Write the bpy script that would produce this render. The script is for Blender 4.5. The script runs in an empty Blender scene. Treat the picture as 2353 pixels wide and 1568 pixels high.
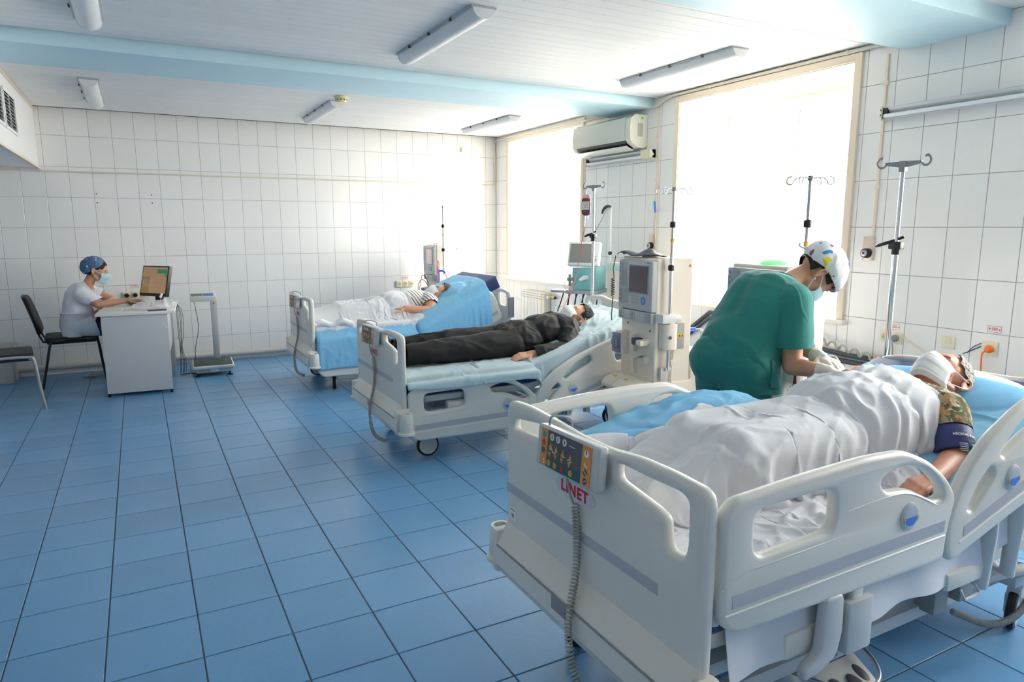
import bpy, bmesh, math, random
import numpy as np
from mathutils import Vector, Matrix, Euler, Quaternion
from mathutils import noise as mnoise
PI = math.pi
rnd = random.Random(7)
S = bpy.context.scene
COL = S.collection

# ---------------------------------------------------------------- camera
def setup_camera():
    f, yaw, pitch, roll = 1580.936, .4942, -.1634, -.0005
    cam = bpy.data.cameras.new('camera')
    cam.sensor_width = 36.0
    cam.lens = f / 2353.0 * 36.0
    cam.clip_start = .05
    cam.clip_end = 200
    o = bpy.data.objects.new('camera', cam)
    COL.objects.link(o)
    cy, sy, cp, sp = math.cos(yaw), math.sin(yaw), math.cos(pitch), math.sin(pitch)
    fw = Vector((sy*cp, cy*cp, sp))
    rt = Vector((cy, -sy, 0))
    up = rt.cross(fw)
    r2 = rt*math.cos(roll) + up*math.sin(roll)
    u2 = -rt*math.sin(roll) + up*math.cos(roll)
    m = Matrix((r2, u2, -fw)).transposed().to_4x4()
    m.translation = Vector((-1.467, -8.3067, 1.4816))
    o.matrix_world = m
    S.camera = o
    return o
CAM = setup_camera()

# ---------------------------------------------------------------- world, light, exposure
SKY = 27.0
EXPO = 0.1
W = bpy.data.worlds.new('sky')
S.world = W
W.use_nodes = True
nt = W.node_tree
bg = nt.nodes['Background']
bg.inputs['Color'].default_value = (1.0, .985, .96, 1)
bg.inputs['Strength'].default_value = SKY
S.view_settings.view_transform = 'Standard'
S.view_settings.look = 'None'
S.view_settings.gamma = 1.0
S.view_settings.exposure = EXPO
S.view_settings.use_curve_mapping = False
cy_ = S.cycles
cy_.use_denoising = True
cy_.max_bounces = 10
cy_.diffuse_bounces = 6
cy_.glossy_bounces = 4
cy_.transmission_bounces = 6
cy_.transparent_max_bounces = 12
cy_.caustics_reflective = False
cy_.caustics_refractive = False
cy_.sample_clamp_indirect = 8
def portal(y0, y1, z0, z1, x):
    l = bpy.data.lights.new('window_daylight', 'AREA')
    l.shape = 'RECTANGLE'
    l.size = abs(z1-z0)
    l.size_y = abs(y1-y0)
    l.cycles.is_portal = True
    o = bpy.data.objects.new('window_daylight', l)
    o.location = (x, (y0+y1)/2, (z0+z1)/2)
    o.rotation_euler = (0, PI/2, 0)
    COL.objects.link(o)

XR, CZ = 2.77, 2.64            # window wall, ceiling height
XL, YF = -5.2, -10.6           # left wall, wall behind the camera
DEEP = .5                      # depth of the window reveals
WINS = [(-2.02, -.385), (-5.207, -3.532), (-8.37, -6.70)]
WZ0, WZ1 = .855, 2.553
for a, b in WINS:
    portal(a, b, WZ0, WZ1, XR+DEEP+.1)

# ---------------------------------------------------------------- materials
MATS = {}
def hexc(h):
    h = h.lstrip('#')
    v = [int(h[i:i+2], 16)/255 for i in (0, 2, 4)]
    return tuple(c/12.92 if c <= .04045 else ((c+.055)/1.055)**2.4 for c in v)
def mat(name, col, rough=.5, metal=0., bump=0., bscale=60., var=0., vscale=4., coat=0., spec=None, emit=None, emits=0., alpha=1., sheen=0.):
    if name in MATS: return MATS[name]
    if isinstance(col, str): col = hexc(col)
    m = bpy.data.materials.new(name)
    m.use_nodes = True
    n, l = m.node_tree.nodes, m.node_tree.links
    p = n['Principled BSDF']
    p.inputs['Base Color'].default_value = (*col, 1)
    p.inputs['Roughness'].default_value = rough
    p.inputs['Metallic'].default_value = metal
    if coat: p.inputs['Coat Weight'].default_value = coat
    if spec is not None: p.inputs['Specular IOR Level'].default_value = spec
    if sheen: p.inputs['Sheen Weight'].default_value = sheen
    if emit:
        p.inputs['Emission Color'].default_value = (*(hexc(emit) if isinstance(emit, str) else emit), 1)
        p.inputs['Emission Strength'].default_value = emits
    if alpha < 1: p.inputs['Alpha'].default_value = alpha
    if var or bump:
        tc = n.new('ShaderNodeTexCoord')
    if var:
        nz = n.new('ShaderNodeTexNoise'); nz.inputs['Scale'].default_value = vscale; nz.inputs['Detail'].default_value = 4
        l.new(tc.outputs['Object'], nz.inputs['Vector'])
        mx = n.new('ShaderNodeMix'); mx.data_type = 'RGBA'
        mx.inputs[6].default_value = (*[c*(1-var) for c in col], 1)
        mx.inputs[7].default_value = (*[min(1, c*(1+var)) for c in col], 1)
        l.new(nz.outputs['Fac'], mx.inputs[0]); l.new(mx.outputs[2], p.inputs['Base Color'])
    if bump:
        nb = n.new('ShaderNodeTexNoise'); nb.inputs['Scale'].default_value = bscale; nb.inputs['Detail'].default_value = 3
        l.new(tc.outputs['Object'], nb.inputs['Vector'])
        b = n.new('ShaderNodeBump'); b.inputs['Strength'].default_value = bump; b.inputs['Distance'].default_value = .01
        l.new(nb.outputs['Fac'], b.inputs['Height']); l.new(b.outputs['Normal'], p.inputs['Normal'])
    MATS[name] = m
    return m
def objvar(m, amount=.06, hue=0.):
    """give every piece of a tiled surface its own slight shade"""
    n, l = m.node_tree.nodes, m.node_tree.links
    p = n['Principled BSDF']
    oi = n.new('ShaderNodeObjectInfo')
    mr = n.new('ShaderNodeMapRange')
    mr.inputs[3].default_value = 1-amount; mr.inputs[4].default_value = 1+amount
    l.new(oi.outputs['Random'], mr.inputs[0])
    hs = n.new('ShaderNodeHueSaturation')
    l.new(mr.outputs[0], hs.inputs['Value'])
    src = p.inputs['Base Color']
    if src.is_linked:
        l.new(src.links[0].from_socket, hs.inputs['Color'])
    else:
        hs.inputs['Color'].default_value = src.default_value
    l.new(hs.outputs[0], p.inputs['Base Color'])
def cloth_mat(name, col, trans=.3, clear=0., rough=.8, bump=.25, bscale=90., weave=0., var=.05):
    if name in MATS: return MATS[name]
    if isinstance(col, str): col = hexc(col)
    m = bpy.data.materials.new(name); m.use_nodes = True
    n, l = m.node_tree.nodes, m.node_tree.links
    p = n['Principled BSDF']; out = n['Material Output']
    p.inputs['Roughness'].default_value = rough
    p.inputs['Specular IOR Level'].default_value = .25
    p.inputs['Base Color'].default_value = (*col, 1)
    tc = n.new('ShaderNodeTexCoord')
    nz = n.new('ShaderNodeTexNoise'); nz.inputs['Scale'].default_value = bscale; nz.inputs['Detail'].default_value = 4
    l.new(tc.outputs['Object'], nz.inputs['Vector'])
    b = n.new('ShaderNodeBump'); b.inputs['Strength'].default_value = bump; b.inputs['Distance'].default_value = .01
    l.new(nz.outputs['Fac'], b.inputs['Height']); l.new(b.outputs['Normal'], p.inputs['Normal'])
    tr = n.new('ShaderNodeBsdfTranslucent'); tr.inputs['Color'].default_value = (*col, 1)
    l.new(b.outputs['Normal'], tr.inputs['Normal'])
    mx = n.new('ShaderNodeMixShader'); mx.inputs[0].default_value = trans
    l.new(p.outputs[0], mx.inputs[1]); l.new(tr.outputs[0], mx.inputs[2])
    last = mx
    if clear:
        tp = n.new('ShaderNodeBsdfTransparent'); tp.inputs['Color'].default_value = (*[min(1, c*1.1+.15) for c in col], 1)
        m2 = n.new('ShaderNodeMixShader'); m2.inputs[0].default_value = clear
        l.new(mx.outputs[0], m2.inputs[1]); l.new(tp.outputs[0], m2.inputs[2]); last = m2
    l.new(last.outputs[0], out.inputs['Surface'])
    MATS[name] = m
    return m
def pane_mat():
    m = bpy.data.materials.new('clear window glass'); m.use_nodes = True
    n, l = m.node_tree.nodes, m.node_tree.links
    n.remove(n['Principled BSDF'])
    tp = n.new('ShaderNodeBsdfTransparent'); tp.inputs['Color'].default_value = (.97, .98, .98, 1)
    gl = n.new('ShaderNodeBsdfGlossy'); gl.inputs['Roughness'].default_value = .02
    mx = n.new('ShaderNodeMixShader')
    mx.inputs[0].default_value = .04; l.new(tp.outputs[0], mx.inputs[1]); l.new(gl.outputs[0], mx.inputs[2])
    l.new(mx.outputs[0], n['Material Output'].inputs['Surface'])
    MATS['pane'] = m
    return m

# ---------------------------------------------------------------- mesh helpers
class MB:
    def __init__(s): s.v = []; s.f = []; s.m = []; s.mi = 0; s.T = None
    def _add(s, vs, fs):
        k = len(s.v)
        if s.T is not None: vs = [s.T @ Vector(v) for v in vs]
        s.v.extend(tuple(v) for v in vs)
        s.f.extend(tuple(k+i for i in f) for f in fs)
        s.m.extend([s.mi]*len(fs))
        return s
    def box(s, x0, y0, z0, x1, y1, z1, r=0., seg=2):
        if x0 > x1: x0, x1 = x1, x0
        if y0 > y1: y0, y1 = y1, y0
        if z0 > z1: z0, z1 = z1, z0
        if r <= 0:
            v = [(x, y, z) for x in (x0, x1) for y in (y0, y1) for z in (z0, z1)]
            return s._add(v, [(0, 1, 3, 2), (4, 6, 7, 5), (0, 4, 5, 1), (2, 3, 7, 6), (0, 2, 6, 4), (1, 5, 7, 3)])
        r = min(r, .499*min(x1-x0, y1-y0, z1-z0))
        bm = bmesh.new()
        bmesh.ops.create_cube(bm, size=1)
        for v in bm.verts:
            v.co = Vector(((x0+x1)/2+v.co.x*(x1-x0), (y0+y1)/2+v.co.y*(y1-y0), (z0+z1)/2+v.co.z*(z1-z0)))
        bmesh.ops.bevel(bm, geom=bm.edges[:], offset=r, segments=seg, profile=.6, affect='EDGES')
        bm.verts.index_update()
        s._add([v.co.copy() for v in bm.verts], [[v.index for v in f.verts] for f in bm.faces])
        bm.free()
        return s
    def ring(s, prof, a, d, n=24, closed_ends=True):
        """revolve profile [(t along axis, radius)] about axis from a in direction d"""
        a = Vector(a); d = Vector(d).normalized()
        u = d.orthogonal().normalized(); w = d.cross(u)
        vs = []
        for t, r in prof:
            for k in range(n):
                c = 2*PI*k/n
                vs.append(a + d*t + (u*math.cos(c)+w*math.sin(c))*r)
        fs = []
        for i in range(len(prof)-1):
            for k in range(n):
                k2 = (k+1) % n
                fs.append((i*n+k, i*n+k2, (i+1)*n+k2, (i+1)*n+k))
        if closed_ends:
            fs.append(tuple(range(n-1, -1, -1)))
            fs.append(tuple((len(prof)-1)*n+k for k in range(n)))
        return s._add(vs, fs)
    def cyl(s, a, b, r0, r1=None, n=16):
        r1 = r0 if r1 is None else r1
        a = Vector(a); b = Vector(b)
        return s.ring([(0, r0), ((b-a).length, r1)], a, b-a, n)
    def tube(s, pts, r, n=8, closed=False):
        pts = [Vector(p) for p in pts]
        m = len(pts)
        rs = r if isinstance(r, (list, tuple)) else [r]*m
        tan = []
        for i in range(m):
            if closed: t = pts[(i+1) % m]-pts[i-1]
            else: t = pts[min(i+1, m-1)]-pts[max(i-1, 0)]
            if t.length < 1e-9: t = Vector((0, 0, 1))
            tan.append(t.normalized())
        u = tan[0].orthogonal().normalized()
        vs = []
        for i in range(m):
            u = (u - tan[i]*u.dot(tan[i]))
            if u.length < 1e-6: u = tan[i].orthogonal()
            u.normalize()
            w = tan[i].cross(u)
            for k in range(n):
                c = 2*PI*k/n
                vs.append(pts[i]+(u*math.cos(c)+w*math.sin(c))*rs[i])
        fs = []
        for i in range(m if closed else m-1):
            j = (i+1) % m
            for k in range(n):
                k2 = (k+1) % n
                fs.append((i*n+k, i*n+k2, j*n+k2, j*n+k))
        if not closed:
            fs.append(tuple(range(n-1, -1, -1))); fs.append(tuple((m-1)*n+k for k in range(n)))
        return s._add(vs, fs)
    def sph(s, c, r, n=20, m=12, rot=None, z0=-1., z1=1.):
        if not isinstance(r, (list, tuple)): r = (r, r, r)
        vs = []; c = Vector(c)
        a0, a1 = math.asin(z0), math.asin(z1)
        for i in range(m+1):
            ph = a0+(a1-a0)*i/m
            for k in range(n):
                th = 2*PI*k/n
                v = Vector((r[0]*math.cos(ph)*math.cos(th), r[1]*math.cos(ph)*math.sin(th), r[2]*math.sin(ph)))
                if rot is not None: v = rot @ v
                vs.append(c+v)
        fs = []
        for i in range(m):
            for k in range(n):
                k2 = (k+1) % n
                fs.append((i*n+k, i*n+k2, (i+1)*n+k2, (i+1)*n+k))
        fs.append(tuple(range(n-1, -1, -1))); fs.append(tuple(m*n+k for k in range(n)))
        return s._add(vs, fs)
    def prism(s, poly, h0, h1, plane='XZ'):
        """extrude a 2D polygon; plane names the polygon's axes"""
        n = len(poly)
        def P(a, b, h): return {'XZ': (a, h, b), 'XY': (a, b, h), 'YZ': (h, a, b)}[plane]
        vs = [P(a, b, h0) for a, b in poly]+[P(a, b, h1) for a, b in poly]
        fs = [tuple(range(n)), tuple(range(2*n-1, n-1, -1))]+[(i, i+n, (i+1) % n+n, (i+1) % n) for i in range(n)]
        return s._add(vs, fs)
    def quad(s, a, b, c, d): return s._add([a, b, c, d], [(0, 1, 2, 3)])
    def mesh(s, name, smooth=40):
        me = bpy.data.meshes.new(name)
        me.from_pydata([tuple(v) for v in s.v], [], s.f)
        if s.m and max(s.m) > 0: me.polygons.foreach_set('material_index', s.m)
        fix_normals(me)
        if smooth: soft(me, smooth)
        return me
def fix_normals(me):
    bm = bmesh.new(); bm.from_mesh(me)
    bmesh.ops.remove_doubles(bm, verts=bm.verts, dist=1e-6)
    bmesh.ops.recalc_face_normals(bm, faces=bm.faces)
    bm.to_mesh(me); bm.free()
def soft(me, ang=40):
    me.polygons.foreach_set('use_smooth', [True]*len(me.polygons))
    me.set_sharp_from_angle(angle=math.radians(ang))

def ob(name, me, mt=None, parent=None, label=None, cat=None, group=None, kind=None, loc=None, rot=None):
    if isinstance(me, MB): me = me.mesh(name)
    o = bpy.data.objects.new(name, me)
    COL.objects.link(o)
    if mt is not None and len(me.materials) == 0:
        for m in (mt if isinstance(mt, (list, tuple)) else [mt]): me.materials.append(m)
    if parent is not None: o.parent = parent
    if loc is not None: o.location = loc
    if rot is not None: o.rotation_euler = rot
    tag(o, label, cat, group, kind)
    return o
def tag(o, label=None, cat=None, group=None, kind=None):
    for k, v in (('label', label), ('category', cat), ('group', group), ('kind', kind)):
        if v: o[k] = v
def thing(name, label=None, cat=None, loc=(0, 0, 0), rz=0., group=None, kind=None, parent=None):
    o = bpy.data.objects.new(name, None)
    o.empty_display_size = .1
    COL.objects.link(o); o.location = loc; o.rotation_euler = (0, 0, rz)
    if parent is not None: o.parent = parent
    tag(o, label, cat, group, kind)
    return o
def copy_tree(o, parent=None):
    c = o.copy(); COL.objects.link(c)
    if parent is not None: c.parent = parent
    for ch in [x for x in o.children]: copy_tree(ch, c)
    return c
def copy_thing(o, loc, rz=0., label=None, group=None):
    c = copy_tree(o); c.location = loc; c.rotation_euler = (0, 0, rz)
    tag(c, label, None, group)
    return c
def chaikin(p, k=2, closed=True):
    p = [Vector((*q, 0)) if len(q) == 2 else Vector(q) for q in p]
    for _ in range(k):
        q = []
        m = len(p)
        rng = range(m) if closed else range(m-1)
        if not closed: q.append(p[0])
        for i in rng:
            a, b = p[i], p[(i+1) % m]
            q += [a*.75+b*.25, a*.25+b*.75]
        if not closed: q.append(p[-1])
        p = q
    return p
def fillet(poly, r, seg=5):
    p = [Vector((q[0], q[1], 0)) for q in poly]; out = []
    m = len(p)
    for i in range(m):
        a, b, c = p[i-1], p[i], p[(i+1) % m]
        u, w = (a-b), (c-b); d = min(r, u.length*.45, w.length*.45)
        u.normalize(); w.normalize(); s_, e = b+u*d, b+w*d
        for k in range(seg+1):
            t = k/seg; out.append(s_*(1-t)**2+b*2*t*(1-t)+e*t*t)
    return out
def spline(pts, n=8):
    """Catmull-Rom through points"""
    p = [Vector(q) for q in pts]
    p = [p[0]*2-p[1]]+p+[p[-1]*2-p[-2]]
    out = []
    for i in range(1, len(p)-2):
        for k in range(n):
            t = k/n
            a, b, c, d = p[i-1:i+3]
            out.append(.5*((2*b)+(c-a)*t+(2*a-5*b+4*c-d)*t*t+(3*b-a-3*c+d)*t**3))
    out.append(p[-2])
    return out
def plate(outline, holes, t, bev, plane='XZ', smooth=2, hsmooth=1, res=2):
    """rounded plate with holes: curve fill with extrusion and bevel"""
    cu = bpy.data.curves.new('plate', 'CURVE'); cu.dimensions = '2D'; cu.fill_mode = 'BOTH'
    cu.extrude = max(t/2-bev, .0005); cu.bevel_depth = bev; cu.bevel_resolution = res; cu.offset = -bev
    for k, pl in enumerate([outline]+list(holes)):
        fr = (smooth if k == 0 else hsmooth)*.02
        pts = fillet(pl, fr) if fr else [Vector((*q, 0)) for q in pl]
        sp = cu.splines.new('POLY'); sp.points.add(len(pts)-1)
        for i, q in enumerate(pts): sp.points[i].co = (q[0], q[1], 0, 1)
        sp.use_cyclic_u = True
    o = bpy.data.objects.new('tmp', cu); COL.objects.link(o)
    dg = bpy.context.evaluated_depsgraph_get()
    me = bpy.data.meshes.new_from_object(o.evaluated_get(dg))
    bpy.data.objects.remove(o); bpy.data.curves.remove(cu)
    M = {'XZ': Matrix(((1, 0, 0, 0), (0, 0, -1, 0), (0, 1, 0, 0), (0, 0, 0, 1))), 'YZ': Matrix(((0, 0, 1, 0), (1, 0, 0, 0), (0, 1, 0, 0), (0, 0, 0, 1))), 'XY': Matrix.Identity(4)}[plane]
    me.transform(M)
    me.materials.clear()
    bm = bmesh.new(); bm.from_mesh(me)
    bmesh.ops.remove_doubles(bm, verts=bm.verts, dist=1e-5)
    bmesh.ops.recalc_face_normals(bm, faces=bm.faces)
    bm.to_mesh(me); bm.free()
    soft(me, 35)
    return me
def text_mesh(s, size, depth=.0006, bold=0., align='CENTER', space=1.):
    cu = bpy.data.curves.new('txt', 'FONT'); cu.body = s; cu.size = size; cu.extrude = depth/2; cu.offset = bold
    cu.align_x = align; cu.align_y = 'CENTER'; cu.resolution_u = 3; cu.space_character = space
    o = bpy.data.objects.new('tmp', cu); COL.objects.link(o)
    dg = bpy.context.evaluated_depsgraph_get()
    me = bpy.data.meshes.new_from_object(o.evaluated_get(dg))
    bpy.data.objects.remove(o); bpy.data.curves.remove(cu)
    me.materials.clear()
    return me
FACE_NEG_X = Euler((PI/2, 0, -PI/2))      # text that reads from the -X side
FACE_NEG_Y = Euler((PI/2, 0, 0))          # text that reads from the -Y side
def join(meshes, name='joined'):
    """join (mesh, matrix, material index) triples"""
    bm = bmesh.new()
    for me, M, mi in meshes:
        k = len(bm.faces)
        tmp = me.copy(); tmp.transform(M)
        for p in tmp.polygons: p.material_index = mi
        bm.from_mesh(tmp); bpy.data.meshes.remove(tmp)
    me = bpy.data.meshes.new(name); bm.to_mesh(me); bm.free()
    return me
# ================================================================ materials of the place
pane_mat()
m_grout = mat('wall grout', '#a3a09c', .9)
m_wtile = mat('white glazed wall tile', '#f0efed', .16, bump=.10, bscale=9., coat=.2)
objvar(m_wtile, .015)
m_fgrout = mat('floor grout', '#4a4e52', .9)
m_ftile = mat('blue glazed floor tile', '#6496c2', .26, bump=.12, bscale=30., var=.05, vscale=2.)
objvar(m_ftile, .05)
m_plank = mat('white ceiling plank', '#ececec', .55, var=.02)
objvar(m_plank, .02)
m_dark = mat('dark gap', '#55524f', .9)
m_plaster = mat('white plaster', '#eeeeec', .7, bump=.1, bscale=20)
m_beam = mat('pale blue beam paint', '#c3e2ee', .55, var=.05, vscale=2.5, bump=.3, bscale=6.)
m_cream = mat('cream window trim', '#e4d6c2', .4)
m_upvc = mat('white window frame', '#f2ece0', .35)
m_white = mat('white plastic', '#eaeaea', .35)
m_ivory = mat('ivory socket plastic', '#e6e0c4', .35)
m_black = mat('black plastic', '#121214', .4)
m_rubber = mat('black rubber', '#17181a', .6)
m_chrome = mat('chrome', '#d8dadf', .14, metal=1.)
m_steel = mat('brushed steel', '#b9bcc0', .35, metal=1.)
m_pipe = mat('painted pipe', '#d9d3c5', .4)
m_red = mat('red print', '#c0262c', .5)
m_paper = mat('white sticker paper', '#f0eee9', .6)

# ================================================================ tiles
_tiles = {}
def tile_mesh(w, h, t, mt, ch=.0018):
    """a tile lying in XY, top at z=0, bevelled rim"""
    key = (round(w, 4), round(h, 4), t, mt.name)
    if key in _tiles: return _tiles[key]
    a, b = w/2, h/2
    c = ch
    v = [(-a, -b, -t), (a, -b, -t), (a, b, -t), (-a, b, -t), (-a, -b, -c), (a, -b, -c), (a, b, -c), (-a, b, -c),
         (-a+c, -b+c, 0), (a-c, -b+c, 0), (a-c, b-c, 0), (-a+c, b-c, 0)]
    f = [(8, 9, 10, 11)]+[(i, (i+1) % 4, (i+1) % 4+4, i+4) for i in range(4)]+[(i+4, (i+1) % 4+4, (i+1) % 4+8, i+8) for i in range(4)]
    me = bpy.data.meshes.new('tile'); me.from_pydata(v, [], f); me.materials.append(mt)
    _tiles[key] = me
    return me
def cut(lo, hi, lo2, hi2): return max(lo, lo2), min(hi, hi2)
camC = CAM.matrix_world.translation.copy()
camR = CAM.matrix_world.to_3x3().transposed()
def seen(p, m=1.05):
    d = camR @ (Vector(p)-camC)
    if d.z > -.1: return False
    return abs(d.x/-d.z)*1580.9 < 1176*m and abs(d.y/-d.z)*1580.9 < 784*m
def lay(parent, rects, to_world, mt, gap, t, rot, jitter=.0025, limit=300):
    """rects (u0,v0,u1,v1) on a plane; the 300 nearest in view become parts, the rest one stuff part"""
    items = []
    for (u0, v0, u1, v1) in rects:
        if u1-u0 < .012 or v1-v0 < .012: continue
        c = Vector(to_world((u0+u1)/2, (v0+v1)/2))
        items.append((0 if seen(c) else 1, (c-camC).length/math.sqrt((u1-u0)*(v1-v0)), c, u1-u0-gap, v1-v0-gap))
    items.sort(key=lambda q: (q[0], q[1]))
    R = Euler(rot).to_matrix().to_4x4()
    rest = []
    for i, (hid, d, c, w, h) in enumerate(items):
        me = tile_mesh(w, h, t, mt)
        jit = Euler((rnd.uniform(-1, 1)*jitter, rnd.uniform(-1, 1)*jitter, 0)).to_matrix().to_4x4()
        M = Matrix.Translation(c) @ R @ jit
        if i < limit and not hid:
            o = bpy.data.objects.new('tile', me); COL.objects.link(o); o.parent = parent; o.matrix_local = M
        else: rest.append((me, M, 0))
    if rest:
        me = join(rest, 'tile_remainder'); me.materials.append(mt)
        ob('remaining_tiles', me, None, parent, kind='stuff')
def subtract(rects, holes):
    out = []
    for r in rects:
        cur = [r]
        for (a, b, c, d) in holes:
            nxt = []
            for (u0, v0, u1, v1) in cur:
                if u1 <= a or u0 >= c or v1 <= b or v0 >= d: nxt.append((u0, v0, u1, v1)); continue
                if u0 < a: nxt.append((u0, v0, a, v1))
                if u1 > c: nxt.append((c, v0, u1, v1))
                m0, m1 = max(u0, a), min(u1, c)
                if v0 < b: nxt.append((m0, v0, m1, b))
                if v1 > d: nxt.append((m0, d, m1, v1))
            cur = nxt
        out += cur
    return out
def gridrects(u_off, du, v_off, dv, u0, v0, u1, v1):
    out = []
    i = math.floor((u0-u_off)/du)
    while u_off+i*du < u1-1e-6:
        a, b = max(u0, u_off+i*du), min(u1, u_off+(i+1)*du)
        j = math.floor((v0-v_off)/dv)
        while v_off+j*dv < v1-1e-6:
            c, d = max(v0, v_off+j*dv), min(v1, v_off+(j+1)*dv)
            if b-a > .01 and d-c > .01: out.append((a, c, b, d))
            j += 1
        i += 1
    return out

# floor
b = MB(); b.box(XL, YF, -.12, XR+.0, 0, -.0025)
FL = ob('floor', b, m_fgrout, kind='structure')
lay(FL, gridrects(-1.9786, .302, -4.3556, .302, XL, YF, XR, 0), lambda u, v: (u, v, 0), m_ftile, .0045, .004, (0, 0, 0), .0015)
# back wall
b = MB(); b.box(XL-.2, .006, -.1, XR+DEEP+.3, .3, CZ+.15)
WB = ob('wall_back', b, m_grout, kind='structure')
rects = gridrects(0, .2018, 1.4828, .3, XL, 0, XR, CZ+.01)
lay(WB, rects, lambda u, v: (u, .004, v), m_wtile, .003, .004, (PI/2, 0, 0))
holes_ = MB()
for x, z in ((-1.797, 1.822), (-1.798, 1.735), (-1.299, 1.822), (-1.297, 1.74)):
    holes_.cyl((x, .0035, z), (x, .006, z), .006, n=10)
ob('screw_holes', holes_, m_black, WB)
# left wall, wall behind camera
b = MB(); b.box(XL-.2, YF, -.1, XL-.004, .1, CZ+.15)
WL = ob('wall_left', b, m_grout, kind='structure')
lay(WL, gridrects(0, .2, 1.4828, .3, YF, 0, 0, CZ), lambda u, v: (XL, u, v), m_wtile, .003, .004, (PI/2, 0, PI/2))
b = MB(); b.box(XL-.2, YF-.2, -.1, XR+DEEP+.3, YF, CZ+.15)
WF = ob('wall_front', b, m_plaster, kind='structure')
# window wall: backing with openings
b = MB()
X0, X1 = XR+.004, XR+DEEP+.12
ys = [YF]
for a, c in sorted(WINS): ys += [a, c]
ys.append(.1)
for i in range(0, len(ys), 2): b.box(X0, ys[i], -.1, X1, ys[i+1], CZ+.15)
for a, c in WINS:
    b.box(X0, a, -.1, X1, c, WZ0-.02); b.box(X0, a, WZ1, X1, c, CZ+.15)
WR = ob('wall_right', b, m_plaster, kind='structure')
gb = MB()
for i in range(0, len(ys), 2): gb.box(XR+.0015, ys[i], 0, XR+.0045, ys[i+1], CZ)
for a, c in WINS: gb.box(XR+.0015, a, 0, XR+.0045, c, WZ0-.02); gb.box(XR+.0015, a, WZ1, XR+.0045, c, CZ)
ob('grout', gb, m_grout, WR)
rects = gridrects(-5.4884, .2, 1.4828, .3, YF, 0, 0, CZ)
rects = subtract(rects, [(a, WZ0-.02, c, WZ1) for a, c in WINS])
lay(WR, rects, lambda u, v: (XR, u, v), m_wtile, .003, .003, (PI/2, 0, -PI/2))

# windows
def window(n, ya, yb, label_l):
    w = thing('window_%d' % n, None, None, (XR, (ya+yb)/2, 0), kind='structure')
    a, c = -(yb-ya)/2, (yb-ya)/2
    cw = .05
    for nm, q in (('casing', ((a-cw, a), (WZ0, WZ1+cw))), ('casing', ((c, c+cw), (WZ0, WZ1+cw)))):
        (y0, y1), (z0, z1) = q
        m = MB(); m.box(-.022, y0, z0, 0, y1, z1, .003); ob('casing', m, m_cream, w)
    m = MB(); m.box(-.022, a, WZ1, 0, c, WZ1+cw, .003); ob('casing', m, m_cream, w)
    m = MB(); m.box(-.05, a-.075, WZ0-.035, DEEP+.02, c+.075, WZ0, .008); ob('sill', m, m_upvc, w)
    # linings of the reveal
    m = MB(); m.box(-.012, a, WZ0, DEEP, a+.008, WZ1); m.box(-.012, c-.008, WZ0, DEEP, c, WZ1); m.box(-.012, a, WZ1-.008, DEEP, c, WZ1)
    ob('reveal_lining', m, m_upvc, w)
    # outer frame, fixed at the outside of the reveal
    x0, x1 = DEEP-.02, DEEP+.05
    fz0, fz1 = WZ0, WZ1-.035
    f = .065
    m = MB()
    m.box(x0, a, fz0, x1, a+f, fz1, .006); m.box(x0, c-f, fz0, x1, c, fz1, .006)
    m.box(x0, a+f-.004, fz1-f, x1, c-f+.004, fz1, .006); m.box(x0, a+f-.004, fz0, x1, c-f+.004, fz0+f, .006)
    ob('window_frame', m, m_upvc, w)
    m = MB(); m.box(x0-.03, a, fz1-.004, x1, c, WZ1, .003); ob('head_board', m, m_upvc, w)
    mid = a + (c-a)*.56
    m = MB(); m.box(x0-.01, mid-.05, fz0+f-.01, x1, mid+.05, fz1-f+.01, .006); ob('mullion', m, m_upvc, w)
    # opening sash on the right side with its own frame
    m = MB(); s = .045; ya_, yb_ = a+f-.005, mid-.045
    m.box(x0-.018, ya_, fz0+f-.005, x1-.02, ya_+s, fz1-f+.005, .005); m.box(x0-.018, yb_-s, fz0+f-.005, x1-.02, yb_, fz1-f+.005, .005)
    m.box(x0-.018, ya_+s-.003, fz1-f-s, x1-.02, yb_-s+.003, fz1-f+.005, .005); m.box(x0-.018, ya_+s-.003, fz0+f-.005, x1-.02, yb_-s+.003, fz0+f+s, .005)
    ob('sash', m, m_upvc, w)
    m = MB(); m.box(x0-.04, yb_-s+.012, 1.55, x0-.018, yb_-s+.03, 1.7, .004); ob('window_handle', m, m_white, w)
    for y0, y1, z0, z1 in ((ya_+s-.004, yb_-s+.004, fz0+f+s-.004, fz1-f-s+.004), (mid+.046, c-f+.004, fz0+f-.004, fz1-f+.004)):
        m = MB(); m.box(DEEP+.012, y0, z0, DEEP+.018, y1, z1); ob('pane', m, MATS['pane'], w)
        m = MB(); e = .007
        m.box(DEEP+.002, y0, z0, DEEP+.012, y0+e, z1); m.box(DEEP+.002, y1-e, z0, DEEP+.012, y1, z1); m.box(DEEP+.002, y0, z1-e, DEEP+.012, y1, z1); m.box(DEEP+.002, y0, z0, DEEP+.012, y1, z0+e)
        ob('gasket', m, m_dark, w)
for i, (a, c) in enumerate(WINS): window(i+1, a, c, '')

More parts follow.
